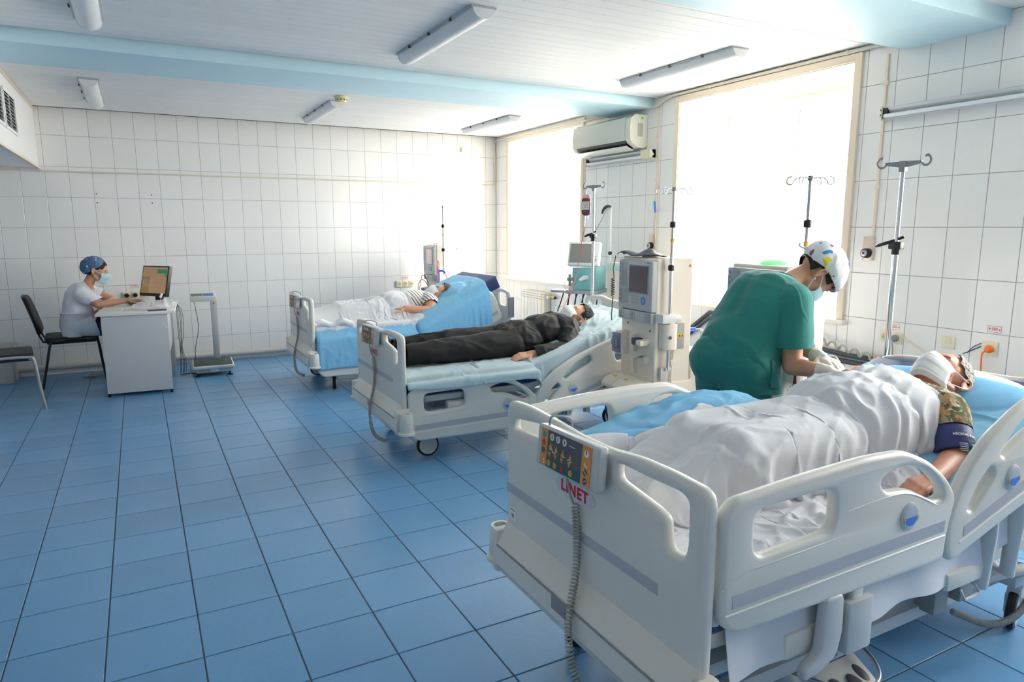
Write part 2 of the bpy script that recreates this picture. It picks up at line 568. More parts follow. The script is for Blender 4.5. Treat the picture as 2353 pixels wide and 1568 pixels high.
# ceiling of white planks running towards the window wall
b = MB(); b.box(XL, YF, CZ+.008, XR+.004, .006, CZ+.1)
CE = ob('ceiling', b, m_dark, kind='structure')
def plank_mesh(L, w):
    m = MB()
    h = w/2
    m.prism([(-h, .009), (-h, .003), (-h+.003, 0), (h-.003, 0), (h, .003), (h, .009)], -L/2, L/2, 'YZ')
    return m.mesh('plank', 0)
pm = plank_mesh(XR-XL, .0975); pm.materials.append(m_plank)
k = 0
y = -4.593-.1*57
while y < -.02:
    yc = y+.05
    if yc+.05 <= .0 and not (-3.16 < yc < -2.52) and not (-6.10 < yc < -5.54):
        o = ob('plank', pm, None, CE, loc=((XR+XL)/2, yc, CZ-.0), rot=(0, rnd.uniform(-.0003, .0003), 0))
    y += .1
# beams
for i, (y0, y1, z) in enumerate(((-3.172, -2.505, 2.558), (-6.117, -5.528, 2.555))):
    b = MB(); b.box(XL, y0, z, XR+.002, y1, CZ+.01, .006)
    ob('trim_%d' % (i+1), b, m_beam, kind='structure')
# boxed duct along the left side, with its louvred grilles
b = MB(); b.box(XL, YF, 2.062, -2.262, 0, CZ-.002, .003)
DU = ob('trim_3', b, m_plaster, kind='structure')
b = MB(); b.box(-2.27, YF, 2.052, -2.248, -.001, 2.072, .003); b.box(-2.268, YF, 2.615, -2.25, -.001, CZ-.003, .003)
ob('corner_strip', b, m_cream, DU)
for yc in (-1.59, -2.22, -4.6):
    g = thing('vent_grille', 'white louvred ventilation grille in the boxed duct, the one %s' % ('nearer the far wall' if yc == -1.59 else 'cut by the left picture edge' if yc == -2.22 else 'out of the picture'), 'vent', (-2.262, yc, 2.365), group='duct grilles')
    m = MB(); w, h = .26, .125
    m.box(0, -w-.03, -h-.025, .012, w+.03, -h, .002); m.box(0, -w-.03, h, .012, w+.03, h+.025, .002)
    m.box(0, -w-.03, -h, .012, -w, h, .002); m.box(0, w, -h, .012, w+.03, h, .002)
    m.box(0, -.006, -h, .010, .006, h, 0)
    ob('frame', m, m_white, g)
    m = MB(); m.box(-.001, -w, -h, .001, w, h); ob('backing', m, mat('duct dark', '#2b2c30', .8), g)
    for j in range(9):
        z = -h+.014+j*.0275
        m = MB(); m.T = Matrix.Translation((.006, 0, z)) @ Matrix.Rotation(.6, 4, 'Y'); m.box(-.009, -w, -.001, .009, w, .001); ob('slat', m, m_white, g)

# pipes and conduits fixed to the walls
def clips(m, pts, r): 
    for p in pts: m.sph(p, r, 8, 6)
b = MB()
b.tube([(XL, -.018, 2.034), (-2.6, -.018, 2.034), (2.735, -.018, 2.040)], .008, 8)
b.tube([(2.735, -.018, 2.040), (2.745, -.02, 2.07), (2.745, -.02, 2.55), (2.745, -.035, 2.59), (2.745, -.08, 2.602)], .008, 8)
ob('conduit', b, m_pipe, label='thin cream conduit running along the tiled back wall and up its right corner', cat='pipe')
b = MB(); b.tube([(2.745, -.08, 2.602), (2.745, -2.2, 2.585), (2.745, -3.2, 2.56), (2.745, -3.27, 2.57), (2.745, -3.33, 2.60), (2.745, -3.45, 2.62), (2.745, -5.50, 2.617), (2.745, -5.56, 2.615)], .012, 8)
for y in (-1., -2.1, -3.9, -4.6, -5.15): b.ring([(0, .016), (.02, .016)], (2.745, y-.01, 2.6 if y > -3 else 2.618), (0, 1, 0), 10)
ob('conduit', b, m_pipe, label='cream conduit under the ceiling above the window casings', cat='pipe')
b = MB(); b.box(2.758, -3.262, 1.35, 2.769, -3.242, 2.56, .003); b.box(2.75, -3.268, 1.9, 2.769, -3.236, 1.93, .003); b.box(2.75, -3.268, 2.28, 2.769, -3.236, 2.31, .003)
ob('cable_duct', b, m_cream, label='thin cream cable run on the pier right of the air conditioner', cat='cable duct')
b = MB(); b.box(2.76, -5.435, 1.42, 2.769, -5.418, 2.555, .002)
for z in (2.38, 1.74): b.box(2.752, -5.446, z-.015, 2.769, -5.41, z+.015, .004)
ob('cable_duct', b, m_cream, label='thin cream cable run down to the outlet plate right of the big window', cat='cable duct')
b = MB(); b.tube([(-2.62, -.06, .082), (2.7, -.06, .082)], .032, 14)
for x in (-1.2, .6, 1.9): b.ring([(0, .036), (.03, .036)], (x, -.06, .082), (1, 0, 0), 14)
ob('heating_pipe', b, mat('grey white pipe paint', '#cfcac4', .45), label='thick horizontal heating pipe low along the back wall', cat='pipe')
m_foam = mat('dark pipe insulation', '#4b4d52', .7, bump=.2, bscale=60)
b = MB()
for dz in (0, -.045):
    b.tube([(2.735, -2.6, .600+dz), (2.735, -3.78, .600+dz), (2.735, -4.02, .775+dz), (2.735, -4.75, .775+dz), (2.735, -4.95, .64+dz), (2.735, -5.3, .622+dz), (2.735, -8.2, .622+dz)], .018, 10)
ob('insulated_pipes', b, m_foam, label='pair of dark insulated pipes along the window wall, bending up below the big window', cat='pipe')
b = MB(); pts = []
for i in range(9):
    y = -5.02-i*.085; z = .70-i*.013
    pts += [(2.70, y, z), (2.70, y-.03, z+.028), (2.70, y-.06, z+.024)]
b.tube(spline(pts, 4), .008, 8)
ob('cable_loops', b, mat('grey cable', '#a9a89c', .5), label='grey cable hanging in loops above the dark insulated pipes', cat='cable')
b = MB(); b.tube(spline([(2.72, -3.95, .36), (2.69, -3.98, .50), (2.69, -4.02, .545), (2.69, -4.08, .50), (2.69, -4.12, .38), (2.71, -4.12, .2), (2.72, -4.12, .01)], 6), .012, 8)
ob('black_hose', b, m_rubber, label='short black hose bent over below the big window left of the green nurse', cat='hose')
b = MB(); b.tube([(2.75, -2.40, .44), (2.75, -2.40, .585), (2.75, -2.415, .6), (2.75, -2.57, .6)], .016, 10)
ob('black_hose', b, m_rubber, label='black pipe elbow on the wall right of the radiator', cat='hose')

# ceiling lamps
def lamp():
    t = thing('ceiling_lamp', None, 'ceiling lamp')
    m = MB(); m.box(-.075, -.60, -.012, .075, .60, -.001, .002); ob('base_plate', m, mat('lamp housing', '#b9bcc0', .4), t)
    m = MB()
    prof = [(.062*math.cos(a), -.012-.052*math.sin(a)) for a in [PI*i/12 for i in range(13)]]
    m.prism(prof, -.585, .585, 'XZ')
    ob('diffuser', m, mat('lamp diffuser', '#e3e5e8', .3), t)
    for s in (-1, 1):
        m = MB(); prof2 = [(x*1.03, z*1.03) for x, z in prof]; m.prism(prof2, s*.585, s*.6, 'XZ'); ob('end_cap', m, m_white, t)
    for y in (-.33, 0., .33):
        m = MB(); m.box(-.082, y-.01, -.02, -.072, y+.01, -.004); ob('clip', m, m_dark, t)
    return t
L0 = lamp()
spots = [((-1.71, -1.16), 'long white tube ceiling lamp at the far left near the duct'), ((.255, -1.13), 'long white tube ceiling lamp beside the round smoke detector'),
         ((2.10, -1.15), 'long white tube ceiling lamp nearest the far right corner'), ((-1.61, -4.17), 'white tube ceiling lamp cut by the top edge at left'),
         ((.242, -4.225), 'large white tube ceiling lamp at the top middle of the picture'), ((2.08, -4.26), 'long white tube ceiling lamp in front of the big window')]
for i, ((x, y), lb) in enumerate(spots):
    o = L0 if i == 0 else copy_tree(L0)
    o.location = (x, y, CZ); o['label'] = lb; o['group'] = 'tube lamps on the plank ceiling'
t = thing('smoke_detector', 'round cream smoke detector on the ceiling', 'detector', (.238, -1.92, CZ))
m = MB(); m.ring([(0, .06), (-.02, .06), (-.022, .052), (-.035, .05), (-.05, .038), (-.052, .0)], (0, 0, 0), (0, 0, 1), 28, False); ob('body', m, mat('cream detector', '#e5d9a8', .4), t)
for k in range(10):
    a = 2*PI*k/10; m = MB(); m.T = Matrix.Rotation(a, 4, 'Z'); m.box(.046, -.008, -.034, .0525, .008, -.026); ob('slot', m, m_black, t)
b = MB(); b.box(2.268, -.03, 2.43, 2.335, -.002, 2.492, .006)
ob('junction_box', b, m_cream, label='small white box high on the back wall near the right corner', cat='junction box')

# air conditioner
AC = thing('air_conditioner', 'white wall air conditioner above the pier between the windows', 'air conditioner', (XR, -2.61, 2.36))
m_ac = mat('air conditioner shell', '#e9e8dc', .3)
prof = [(0, -.13), (0, .145), (-.14, .145), (-.185, .11), (-.195, .02), (-.19, -.075), (-.165, -.11), (-.10, -.145), (-.04, -.15)]
m = MB(); m.prism([(x, z) for x, z in prof], -.44, .44, 'XZ'); ob('body', m, m_ac, AC)
for s in (-1, 1):
    m = MB(); m.prism([(x*1.02, z*1.01) for x, z in prof], s*.44, s*.475, 'XZ'); ob('side_cover', m, m_ac, AC)
m = MB(); m.prism([(-.186, .118), (-.198, .02), (-.194, -.07), (-.201, -.07), (-.206, .02), (-.193, .122)], -.40, .46, 'XZ'); ob('front_panel', m, mat('ac front panel', '#dcdccf', .25), AC)
m = MB(); m.prism([(-.186, -.082), (-.165, -.116), (-.10, -.15), (-.099, -.142), (-.15, -.09)], -.40, .42, 'XZ'); ob('outlet', m, m_black, AC)
m = MB(); m.T = Matrix.Translation((-.135, 0, -.150)) @ Matrix.Rotation(.35, 4, 'Y'); m.box(-.05, -.40, -.003, .045, .42, .003, .002); ob('flap', m, m_ac, AC)
for k in range(9):
    m = MB(); m.box(-.165, -.38+k*.095, -.135, -.12, -.376+k*.095, -.100); ob('vane', m, mat('brown grey vane', '#8a7f76', .5), AC)
m = MB(); m.box(-.11, -.4765, -.05, -.05, -.4755, .07); ob('rating_label', m, mat('grey label', '#b9b8ae', .5), AC)
m = MB(); m.ring([(0, .012), (.001, .012)], (-.06, -.4765, .118), (0, 1, 0), 16); ob('green_mark', m, mat('green mark', '#7ec22c', .5), AC)

# bactericidal wall lamps
def uv_lamp(y0, y1, z, label, boxend):
    t = thing('wall_lamp', label, 'wall lamp', (XR, (y0+y1)/2, z), group='long tube fixtures on the window wall')
    L = abs(y1-y0)/2
    m = MB(); m.prism([(0, -.036), (0, .036), (-.045, .036), (-.05, .03), (-.02, -.005), (-.05, -.036)], -L, L, 'XZ'); ob('housing', m, mat('lamp aluminium', '#d5d9dc', .35, .2), t)
    m = MB(); m.tube([(-.045, -L+.01, -.018), (-.045, L-.01, -.018)], .013, 12); ob('tube', m, mat('glass tube', '#f2f5f7', .12), t)
    s = L if boxend == 'left' else -L
    d = 1 if boxend == 'left' else -1
    m = MB(); m.box(-.06, s, -.042, 0, s+d*.012, .042, .002); ob('end_plate', m, m_ivory, t)
    m = MB(); m.box(-.05, s-d*.03, -.03, -.006, s-d*.001, .03, 0); ob('socket', m, m_black, t)
    if L < .6:
        m = MB(); m.box(-.07, -L, -.04, 0, -L+.14, .04, .004); ob('control_box', m, m_ivory, t)
    else:
        for zz in (-.012, .018):
            m = MB(); m.box(-.0615, s+d*.003, zz-.006, -.0605, s+d*.009, zz+.006); ob('print', m, m_dark, t)
uv_lamp(-3.22, -2.17, 2.15, 'short tube fixture with cream end box mounted under the air conditioner', 'left')
uv_lamp(-6.75, -5.45, 2.19, 'long aluminium tube fixture high on the wall at the right edge', 'left')

# outlet plates with black bayonet knobs
def gas(y, z, label):
    t = thing('gas_outlet', label, 'wall outlet', (XR, y, z), group='metal outlet plates')
    m = MB(); m.box(-.012, -.04, -.078, 0, .04, .078, .003); ob('plate', m, mat('pinkish metal plate', '#d9cabf', .35, .5), t)
    m = MB(); m.ring([(0, .033), (-.03, .030), (-.034, .02)], (-.012, .004, -.03), (1, 0, 0), 24); ob('knob', m, m_black, t)
    m = MB(); m.ring([(0, .023), (-.006, .021), (-.008, .012)], (-.045, .004, -.03), (1, 0, 0), 20); ob('ring', m, m_steel, t)
    m = MB(); m.ring([(0, .007), (-.003, .007)], (-.0535, .004, -.03), (1, 0, 0), 12); ob('hole', m, m_black, t)
    for sy in (-1, 1):
        for sz in (-1, 1):
            m = MB(); m.ring([(0, .004), (-.002, .003)], (-.012, sy*.033, sz*.07), (1, 0, 0), 8); ob('screw', m, m_steel, t)
gas(-5.402, 1.345, 'metal outlet plate with black knob right of the big window')
gas(-3.215, 1.345, 'metal outlet plate with black knob on the pier between the windows')
b = MB(); b.tube(spline([(2.755, -3.24, 1.72), (2.75, -3.262, 1.62)], 3), .010, 8)
ob('blue_tag', b, mat('blue tag', '#3a7de0', .4), label='blue plastic grip hanging above the left outlet plate', cat='tag')

# sockets, stickers
def socket(parent, y0, z0, w, face, plug=None):
    """face 'R' on the window wall (y grows left) or 'B' on the back wall"""
    def T(): return Matrix.Rotation(-PI/2, 4, 'Z') if face == 'R' else Matrix.Identity(4)
    m = MB(); m.T = T(); m.box(y0-w/2, -.012, z0-w/2, y0+w/2, 0, z0+w/2, .003); ob('plate', m, m_ivory, parent)
    m = MB(); m.T = T(); m.ring([(0, .024), (.001, .024)], (y0, -.0125, z0), (0, -1, 0), 24); ob('recess', m, mat('socket recess', '#c9c3a8', .5), parent)
    m = MB(); m.T = T()
    for s in (-1, 1): m.ring([(0, .003), (.0005, .003)], (y0+s*.0095, -.0145, z0), (0, -1, 0), 8)
    ob('pin_holes', m, m_black, parent)
    if plug:
        m = MB(); m.T = T(); m.ring([(0, .024), (-.0, .024)], (y0, -.013, z0), (0, -1, 0), 20, False)
        m.ring([(0, .023), (.02, .022), (.034, .014)], (y0, -.013, z0), (0, -1, 0), 20); ob('plug', m, plug, parent)
def sticker(loc, rot, label, s=1.):
    t = thing('voltage_sticker', label, 'sticker', loc, group='red 220 volt stickers'); t.rotation_euler = rot
    m = MB(); m.box(-.038*s, -.02*s, 0, .038*s, .02*s, .0004); ob('paper', m, m_paper, t)
    m = MB(); e = .0016*s
    for q in ((-.036, -.018, .036, -.018+e/s), (-.036, .018-e/s, .036, .018), (-.036, -.018, -.036+e/s, .018), (.036-e/s, -.018, .036, .018)): m.box(q[0]*s, q[1]*s, .0004, q[2]*s, q[3]*s, .0008)
    m.prism([(-.024*s, .013*s), (-.030*s, -.001*s), (-.025*s, .0005*s), (-.028*s, -.013*s), (-.019*s, .003*s), (-.0245*s, .0018*s)], .0004, .0008, 'XY')
    ob('border', m, m_red, t)
    me = text_mesh('220 v', .021*s, .0004, .0004*s); me.materials.append(m_red); ob('lettering', me, None, t, loc=(.008*s, 0, .0008))
RW = (PI/2, 0, -PI/2)
t = thing('wall_socket', 'double ivory socket with a grey plug, behind the chrome infusion pole', 'socket', (XR, -5.607, .782), group='sockets on the window wall')
socket(t, -.038, 0, .076, 'R'); socket(t, .038, 0, .076, 'R', mat('grey plug', '#7f858c', .5))
m = MB(); m.tube(spline([(-.035, -.038, 0), (-.045, -.038, -.03), (-.03, -.036, -.1), (-.03, -.03, -.25)], 5), .005, 8); ob('plug_lead', m, mat('grey cable', '#a9a89c', .5), t)
m = MB(); m.tube(spline([(-.01, -.07, .02), (-.012, -.14, -.02), (-.012, -.25, -.075), (-.012, -.33, -.12)], 5), .004, 8); ob('cream_lead', m, m_cream, t)
t = thing('wall_socket', 'blank ivory wall plate between the two sockets at right', 'socket', (XR, -5.967, .80), group='sockets on the window wall')
m = MB(); m.box(-.011, -.037, -.037, 0, .037, .037, .003); ob('plate', m, m_ivory, t)
m = MB(); m.box(-.014, -.018, -.008, -.010, .018, .036, .001); ob('cover', m, mat('ivory 2', '#ded8bd', .4), t)
t = thing('wall_socket', 'ivory socket holding an orange plug near the right edge', 'socket', (XR, -6.197, .797), group='sockets on the window wall')
m_or = mat('orange plastic', '#f06a1e', .4)
socket(t, 0, 0, .086, 'R')
m = MB(); m.ring([(0, .021), (-.022, .020), (-.036, .012)], (-.013, -.006, 0), (1, 0, 0), 20); ob('plug', m, m_or, t)
m = MB(); m.tube(spline([(-.035, .008, -.01), (-.04, .02, -.03), (-.035, .022, -.08), (-.03, .02, -.2), (-.03, .02, -.4)], 5), .0045, 8); ob('orange_lead', m, m_or, t)
m = MB(); m.tube(spline([(-.006, .04, .03), (-.01, .085, .0), (-.01, .115, -.04)], 5), .0025, 6); ob('blue_lead', m, mat('blue wire', '#2d4a9c', .5), t)
m = MB(); m.tube(spline([(-.006, .04, .012), (-.01, .09, -.02), (-.01, .14, -.05)], 5), .0025, 6); ob('black_lead', m, m_black, t)
sticker((XR-.001, -5.622, .853), RW, 'red 220 v sticker half hidden by the chrome infusion pole')
sticker((XR-.001, -6.208, .912), RW, 'red 220 v sticker above the orange plug')
sticker((1.478, .0, .86), (PI/2, 0, 0), 'red 220 v sticker on the back wall over the triple socket')
sticker((-1.525, .0, .875), (PI/2, 0, 0), 'red 220 v sticker on the back wall left of the computer screen')
t = thing('wall_socket', 'triple ivory socket on the back wall left of the far dialysis machine', 'socket', (1.475, 0, .783), group='sockets on the back wall')
for k in (-1, 0, 1): socket(t, k*.08, 0, .077, 'B')
t = thing('wall_socket', 'row of ivory sockets with a black plug behind the computer desk', 'socket', (-1.5, 0, .778), group='sockets on the back wall')
for k in (-1, 0, 1): socket(t, k*.08-.03, 0, .077, 'B', m_black if k < 1 else None)

# radiator below the far window
RD = thing('radiator', 'white ribbed radiator below the far window', 'radiator', (XR-.05, -1.11, 0))
for k in range(7):
    m = MB(); y = -.27+k*.08
    m.box(-.045, y-.036, .16, .04, y+.036, .725, .008); ob('section', m, m_cream if k % 7 == 0 else mat('radiator enamel', '#ece9e2', .35), RD)
    m = MB()
    for j in range(3): m.box(-.047, y-.03, .700-j*.028, -.0445, y+.03, .708-j*.028)
    ob('louvre', m, mat('radiator gap', '#b0aca3', .6), RD)
m = MB(); m.cyl((0, -.31, .68), (0, -.47, .68), .014); m.ring([(0, .022), (.05, .02)], (0, -.42, .68), (0, -1, 0), 14); ob('valve', m, mat('brass', '#b99a5a', .35, .9), RD)
m = MB(); m.cyl((.0, -.38, .68), (-.05, -.38, .68), .02); ob('valve_cap', m, m_white, RD)

# plinth at the left of the back wall and white box at the left edge
b = MB(); b.box(XL+.01, -.33, 0, -2.61, -.002, .365, .012); ob('trim_4', b, mat('worn plaster', '#bcbcba', .7, var=.12, vscale=5), kind='structure')
b = MB(); b.box(-2.85, -2.75, 0, -2.445, -2.34, .15, .02); b.box(-2.86, -2.76, .15, -2.437, -2.33, .185, .01)
ob('storage_box', b, m_white, label='white plastic box on the floor at the left edge', cat='box')

# outside: yard, far building and bare branches
b = MB(); b.box(XR+1.2, -30, -1.2, XR+45, 25, -1.1); ob('ground', b, mat('pale yard', '#e4e0d8', .9, var=.05), kind='structure', label='pale yard outside the windows')
t = thing('building', 'pale brick building far outside the big window', 'building', (30, 13, -1.1))
m = MB(); m.box(0, -5, 0, 6, 4.2, 3.6); ob('wall', m, mat('pale brick', '#b88f78', .9, var=.1), t)
m = MB(); m.box(-.4, -5.4, 3.6, 6.4, 4.6, 3.85); ob('roof', m, mat('pale roof', '#b7aaa0', .8), t)
for k in range(3):
    m = MB(); m.box(-.05, -4.2+k*2.8, 1.0, .02, -2.9+k*2.8, 2.6); ob('window', m, mat('far window', '#9aa0a5', .3), t)
T = thing('tree', 'bare tree branches outside the right pane of the big window', 'tree', (10.5, -1.0, -1.1))
m_bark = mat('bark', '#8a6f60', .9)
m = MB(); m.tube(spline([(0, 0, 0), (.1, -.1, 2.2), (0, .1, 4.5), (.2, 0, 7)], 6), [.2-.004*i for i in range(19)], 8); ob('trunk', m, m_bark, T)
br = random.Random(3)
m = MB()
for k in range(26):
    z = 1.3+k*.2; a = br.uniform(PI*.6, PI*1.6); L = br.uniform(1.5, 3.2)
    p = [Vector((0, 0, z))]
    d = Vector((math.cos(a)*.5, math.sin(a), br.uniform(-.05, .35))).normalized()
    for j in range(7):
        d = (d+Vector((br.uniform(-.2, .2), br.uniform(-.2, .2), br.uniform(-.15, .2)))).normalized()
        p.append(p[-1]+d*L/7)
        if j > 2:
            e = (d+Vector((br.uniform(-.8, .8), br.uniform(-.8, .8), br.uniform(-.4, .6)))).normalized()
            m.tube([p[-1], p[-1]+e*.3, p[-1]+e*.55+Vector((0, 0, br.uniform(-.1, .15)))], .007, 4)
    m.tube(p, [.03-.003*i for i in range(8)], 5)
ob('branches', m, m_bark, T, kind='stuff')
# ================================================================ hospital beds
m_bed = mat('warm grey white bed plastic', '#e2dfd7', .38)
m_bed2 = mat('light grey bed metal', '#c4c7c9', .4)
m_stripe = mat('lavender grey stripe', '#b9b9c0', .4)
m_navy = mat('navy mattress cover', '#172f66', .55)
m_beige = mat('beige mattress core', '#c9bda4', .8)
m_mid = mat('mid grey plastic', '#8e9194', .5)
m_red2 = mat('logo red', '#d3202a', .45)
m_orange = mat('keypad orange', '#d9944b', .45)
m_keydark = mat('keypad charcoal', '#55555b', .45)
m_green = mat('keypad green', '#1f5a57', .45)
m_cable = mat('coiled cable grey', '#a8a89f', .5)
m_wheel = mat('castor grey', '#c9cbcc', .45)
m_blue2 = mat('indicator blue', '#3c78dc', .35)
m_yel = mat('indicator yellow', '#e0b23a', .4)

def keypad(parent, full=True):
    """hand control hanging on the footboard: front looks towards -x; origin at its centre"""
    t = thing('hand_control', parent=parent, loc=(-.052, .028, .772))
    t.rotation_euler = (math.radians(-1.5), math.radians(6), 0)
    m = MB(); m.box(-.018, -.155, -.062, .018, .155, .062, .010, 3); ob('housing', m, m_bed2, t, 'light grey housing of the hand control')
    x = -.0188
    def panel(y0, y1, z0, z1, mt, nm):
        q = MB(); q.box(x-.0008, y0, z0, x+.001, y1, z1); ob(nm, q, mt, t)
    panel(-.128, .128, -.054, .054, m_keydark, 'keypad')
    x -= .0004
    panel(.094, .1285, -.0545, .0545, m_orange, 'orange_field'); panel(-.1285, -.085, -.0545, .0545, m_orange, 'orange_field'); panel(-.085, .094, -.0545, -.027, m_green, 'green_field')
    x -= .0008
    def disc(y, z, r, mt, nm='button'):
        q = MB(); q.ring([(0, r), (.0007, r)], (x, y, z), (-1, 0, 0), 14); ob(nm, q, mt, t)
    def tri(y, z, s, up):
        q = MB(); q.prism([(y-s, z-s*up), (y+s, z-s*up), (y, z+s*up)], x-.0007, x, 'YZ'); ob('button', q, m_orange, t)
    wht = mat('keypad white', '#ecebe6', .5)
    for y in (.070, .038, .004): disc(y, .037, .0105, wht); 
    disc(-.106, .034, .0105, wht)
    for y in (.070, .038, .004, -.106):
        q = MB(); q.prism([(y-.0022, .031), (y+.0022, .031), (y+.0022, .043), (y-.0022, .043)], x-.0012, x, 'YZ'); ob('mark', q, m_keydark, t)
    for y, z in ((.074, .012), (.044, .008), (.008, .006), (-.030, .004)): tri(y, z, .009, 1)
    for y, z in ((.079, -.016), (.047, -.017), (.012, -.018), (-.026, -.019)): tri(y, z, .008, -1)
    for (y, z) in ((.079, -.041), (.046, -.041), (.008, -.041), (-.036, -.041)): disc(y, z, .0095, m_orange if y > .04 or y < 0 else m_red)
    disc(.112, .036, .0095, mat('keypad teal', '#3f8f8d', .5)); disc(.112, .013, .0095, mat('keypad stop red', '#b6353c', .5)); disc(.112, -.010, .0095, m_keydark)
    disc(.118, -.036, .0025, mat('indicator green', '#9ad23c', .5)); disc(.106, -.038, .003, wht); disc(.104, -.046, .003, wht)
    disc(-.106, -.018, .0095, m_keydark); disc(-.106, -.042, .0095, m_keydark)
    q = MB()
    q.tube([(x, .080, -.001), (x, .070, .003), (x, .062, -.005), (x, .050, -.006), (x, .044, 0)], .0016, 5); q.tube([(x, .018, -.004), (x, .006, -.006), (x, -.004, -.004)], .0012, 5)
    q.tube([(x, -.016, -.008), (x, -.024, -.006), (x, -.03, -.011), (x, -.04, -.006)], .0012, 5); q.tube([(x, -.02, .034), (x, -.05, .034)], .0012, 5)
    q.tube([(x, -.098, .006), (x, -.106, 0), (x, -.114, -.002)], .002, 5); q.tube([(x, -.098, -.012), (x, -.114, -.024)], .0014, 5); q.tube([(x, -.098, -.046), (x, -.114, -.038)], .0014, 5)
    ob('symbols', q, wht, t, kind='stuff')
    for s in (-.095, .12):
        q = MB(); q.tube(spline([(0, s, .05), (.0, s, .078), (.012, s, .088), (.06, s, .084), (.078, s, .072), (.08, s, .05)], 4), .0035, 8)
    ob('hook', q, m_mid, t)
    return t

RAIL_LO = [(.058, .872), (.283, .888), (.529, .896), (.686, .889), (.802, .842), (.896, .778), (.952, .712), (.936, .655), (.924, .598), (.918, .531), (.90, .518), (.075, .533), (.03, .575), (.022, .84)]
RAIL_H1 = [(.124, .833), (.407, .838), (.413, .722), (.129, .714)]
RAIL_H2 = [(.585, .82), (.64, .843), (.70, .845), (.785, .82), (.86, .762), (.885, .722), (.842, .717), (.793, .740), (.712, .778), (.615, .785)]
HEAD_O = [(.948, .500), (.924, .56), (.922, .62), (.945, .70), (1.004, .783), (1.103, .862), (1.263, .933), (1.45, .985), (1.76, 1.065), (1.86, 1.06), (1.91, .96), (1.945, .78), (1.92, .74)]
HEAD_S1 = [(1.015, .655), (1.045, .645), (1.15, .742), (1.128, .772), (1.07, .732)]
HEAD_S2 = [(1.168, .803), (1.19, .786), (1.30, .838), (1.42, .877), (1.405, .932), (1.27, .885)]
HEAD_S3 = [(1.60, .985), (1.79, 1.03), (1.84, .90), (1.63, .845)]
_rail = {}
def rail_mesh(kind, side):
    """side -1: the outer face looks to -y"""
    if (kind, side) in _rail: return _rail[(kind, side)]
    if kind == 'foot': me = plate(RAIL_LO, [RAIL_H1, RAIL_H2], .036, .015, 'XZ', 2, 2, 3)
    else: me = plate(HEAD_O, [HEAD_S1, HEAD_S2, HEAD_S3], .036, .015, 'XZ', 2, 2, 3)
    _rail[(kind, side)] = me
    return me
def indicator(parent, x, z, side, r=.037):
    y = side*.020
    d = (0, side, 0)
    m = MB(); m.ring([(0, r+.004), (.004, r+.003), (.006, r-.002)], (x, y-side*.003, z), d, 28); ob('indicator_ring', m, m_bed2, parent)
    m = MB(); m.ring([(0, r-.004), (.001, r-.004)], (x, y+side*.003, z), d, 28); ob('dial', m, m_bed2, parent)
    m = MB(); m.ring([(0, r*.70), (.0008, r*.70)], (x, y+side*.0042, z), d, 28); ob('window', m, mat('indicator pale', '#b9c0cf', .3), parent)
    pts = [(x+r*.68*math.cos(a), z+r*.68*math.sin(a)) for a in [PI+PI*i/12 for i in range(13)]]
    m = MB(); h = sorted((y+side*.0052, y+side*.0062)); m.prism(pts, h[0], h[1], 'XZ'); ob('blue_half', m, m_blue2, parent)
    for a0 in (-.25, PI+.15):
        p = [(x+r*.74*math.cos(a), z+r*.74*math.sin(a)) for a in (a0-.25, a0+.25)]+[(x+r*.9*math.cos(a), z+r*.9*math.sin(a)) for a in (a0+.25, a0-.25)]
        m = MB(); m.prism(p, h[0]-.0005, h[1]-.0005, 'XZ'); ob('yellow_mark', m, m_yel, parent)
def strip_on(parent, x0, z0, x1, z1, w, side):
    m = MB(); y = side*.0184
    h = sorted((y-side*.001, y+side*.0008))
    m.prism([(x0, z0), (x1, z1), (x1, z1+w), (x0, z0+w)], h[0], h[1], 'XZ'); ob('stripe', m, m_stripe, parent)
    m = MB(); m.tube([(x0-.02, y-side*.001, z0-.014), (x1+.005, y-side*.001, z1-.014)], .0035, 6); ob('groove_ridge', m, m_bed, parent)
def siderail(bed, kind, side, drop, angle, hinge):
    """origin-space copy of a rail; head rails swing with the backrest"""
    t = thing('side_rail', parent=bed)
    if kind == 'foot':
        t.location = (0, side*.470, drop)
        ob('rail_panel', rail_mesh(kind, side), m_bed, t)
        strip_on(t, .062, .605, .90, .615, .034, side)
        indicator(t, .722, .697, side)
        m = MB(); yy = side*.019
        m.tube([(.03, yy-side*.004, .655), (.10, yy-side*.003, .690), (.30, yy-side*.003, .695), (.60, yy-side*.004, .706)], [.002, .004, .004, .002], 6)
        m.tube(spline([(.46, yy-side*.003, .765), (.6, yy-side*.003, .772), (.72, yy-side*.003, .762), (.86, yy-side*.003, .70)], 5), .003, 6)
        ob('moulded_ridge', m, m_bed, t)
    else:
        a = math.radians(14)-angle
        hx, hz = hinge
        t.location = (0, side*.470, 0)
        g = thing('rail_panel', parent=t)
        me = rail_mesh(kind, side).copy()
        R = Matrix.Translation((hx, 0, hz+drop)) @ Matrix.Rotation(a, 4, 'Y') @ Matrix.Translation((-.95, 0, -.55))
        bpy.data.objects.remove(g)
        g = ob('rail_panel', me, m_bed, t); me.transform(R)
        k = MB()
        for nm_ch in (0,):
            n0 = len(t.children)
            strip_on(t, 1.005, .573, 1.90, .808, .034, side); indicator(t, 1.247, .712, side)
            for c in list(t.children)[n0:] if False else [c for c in t.children if c is not g]: c.data = c.data.copy(); c.data.transform(R)
    return t
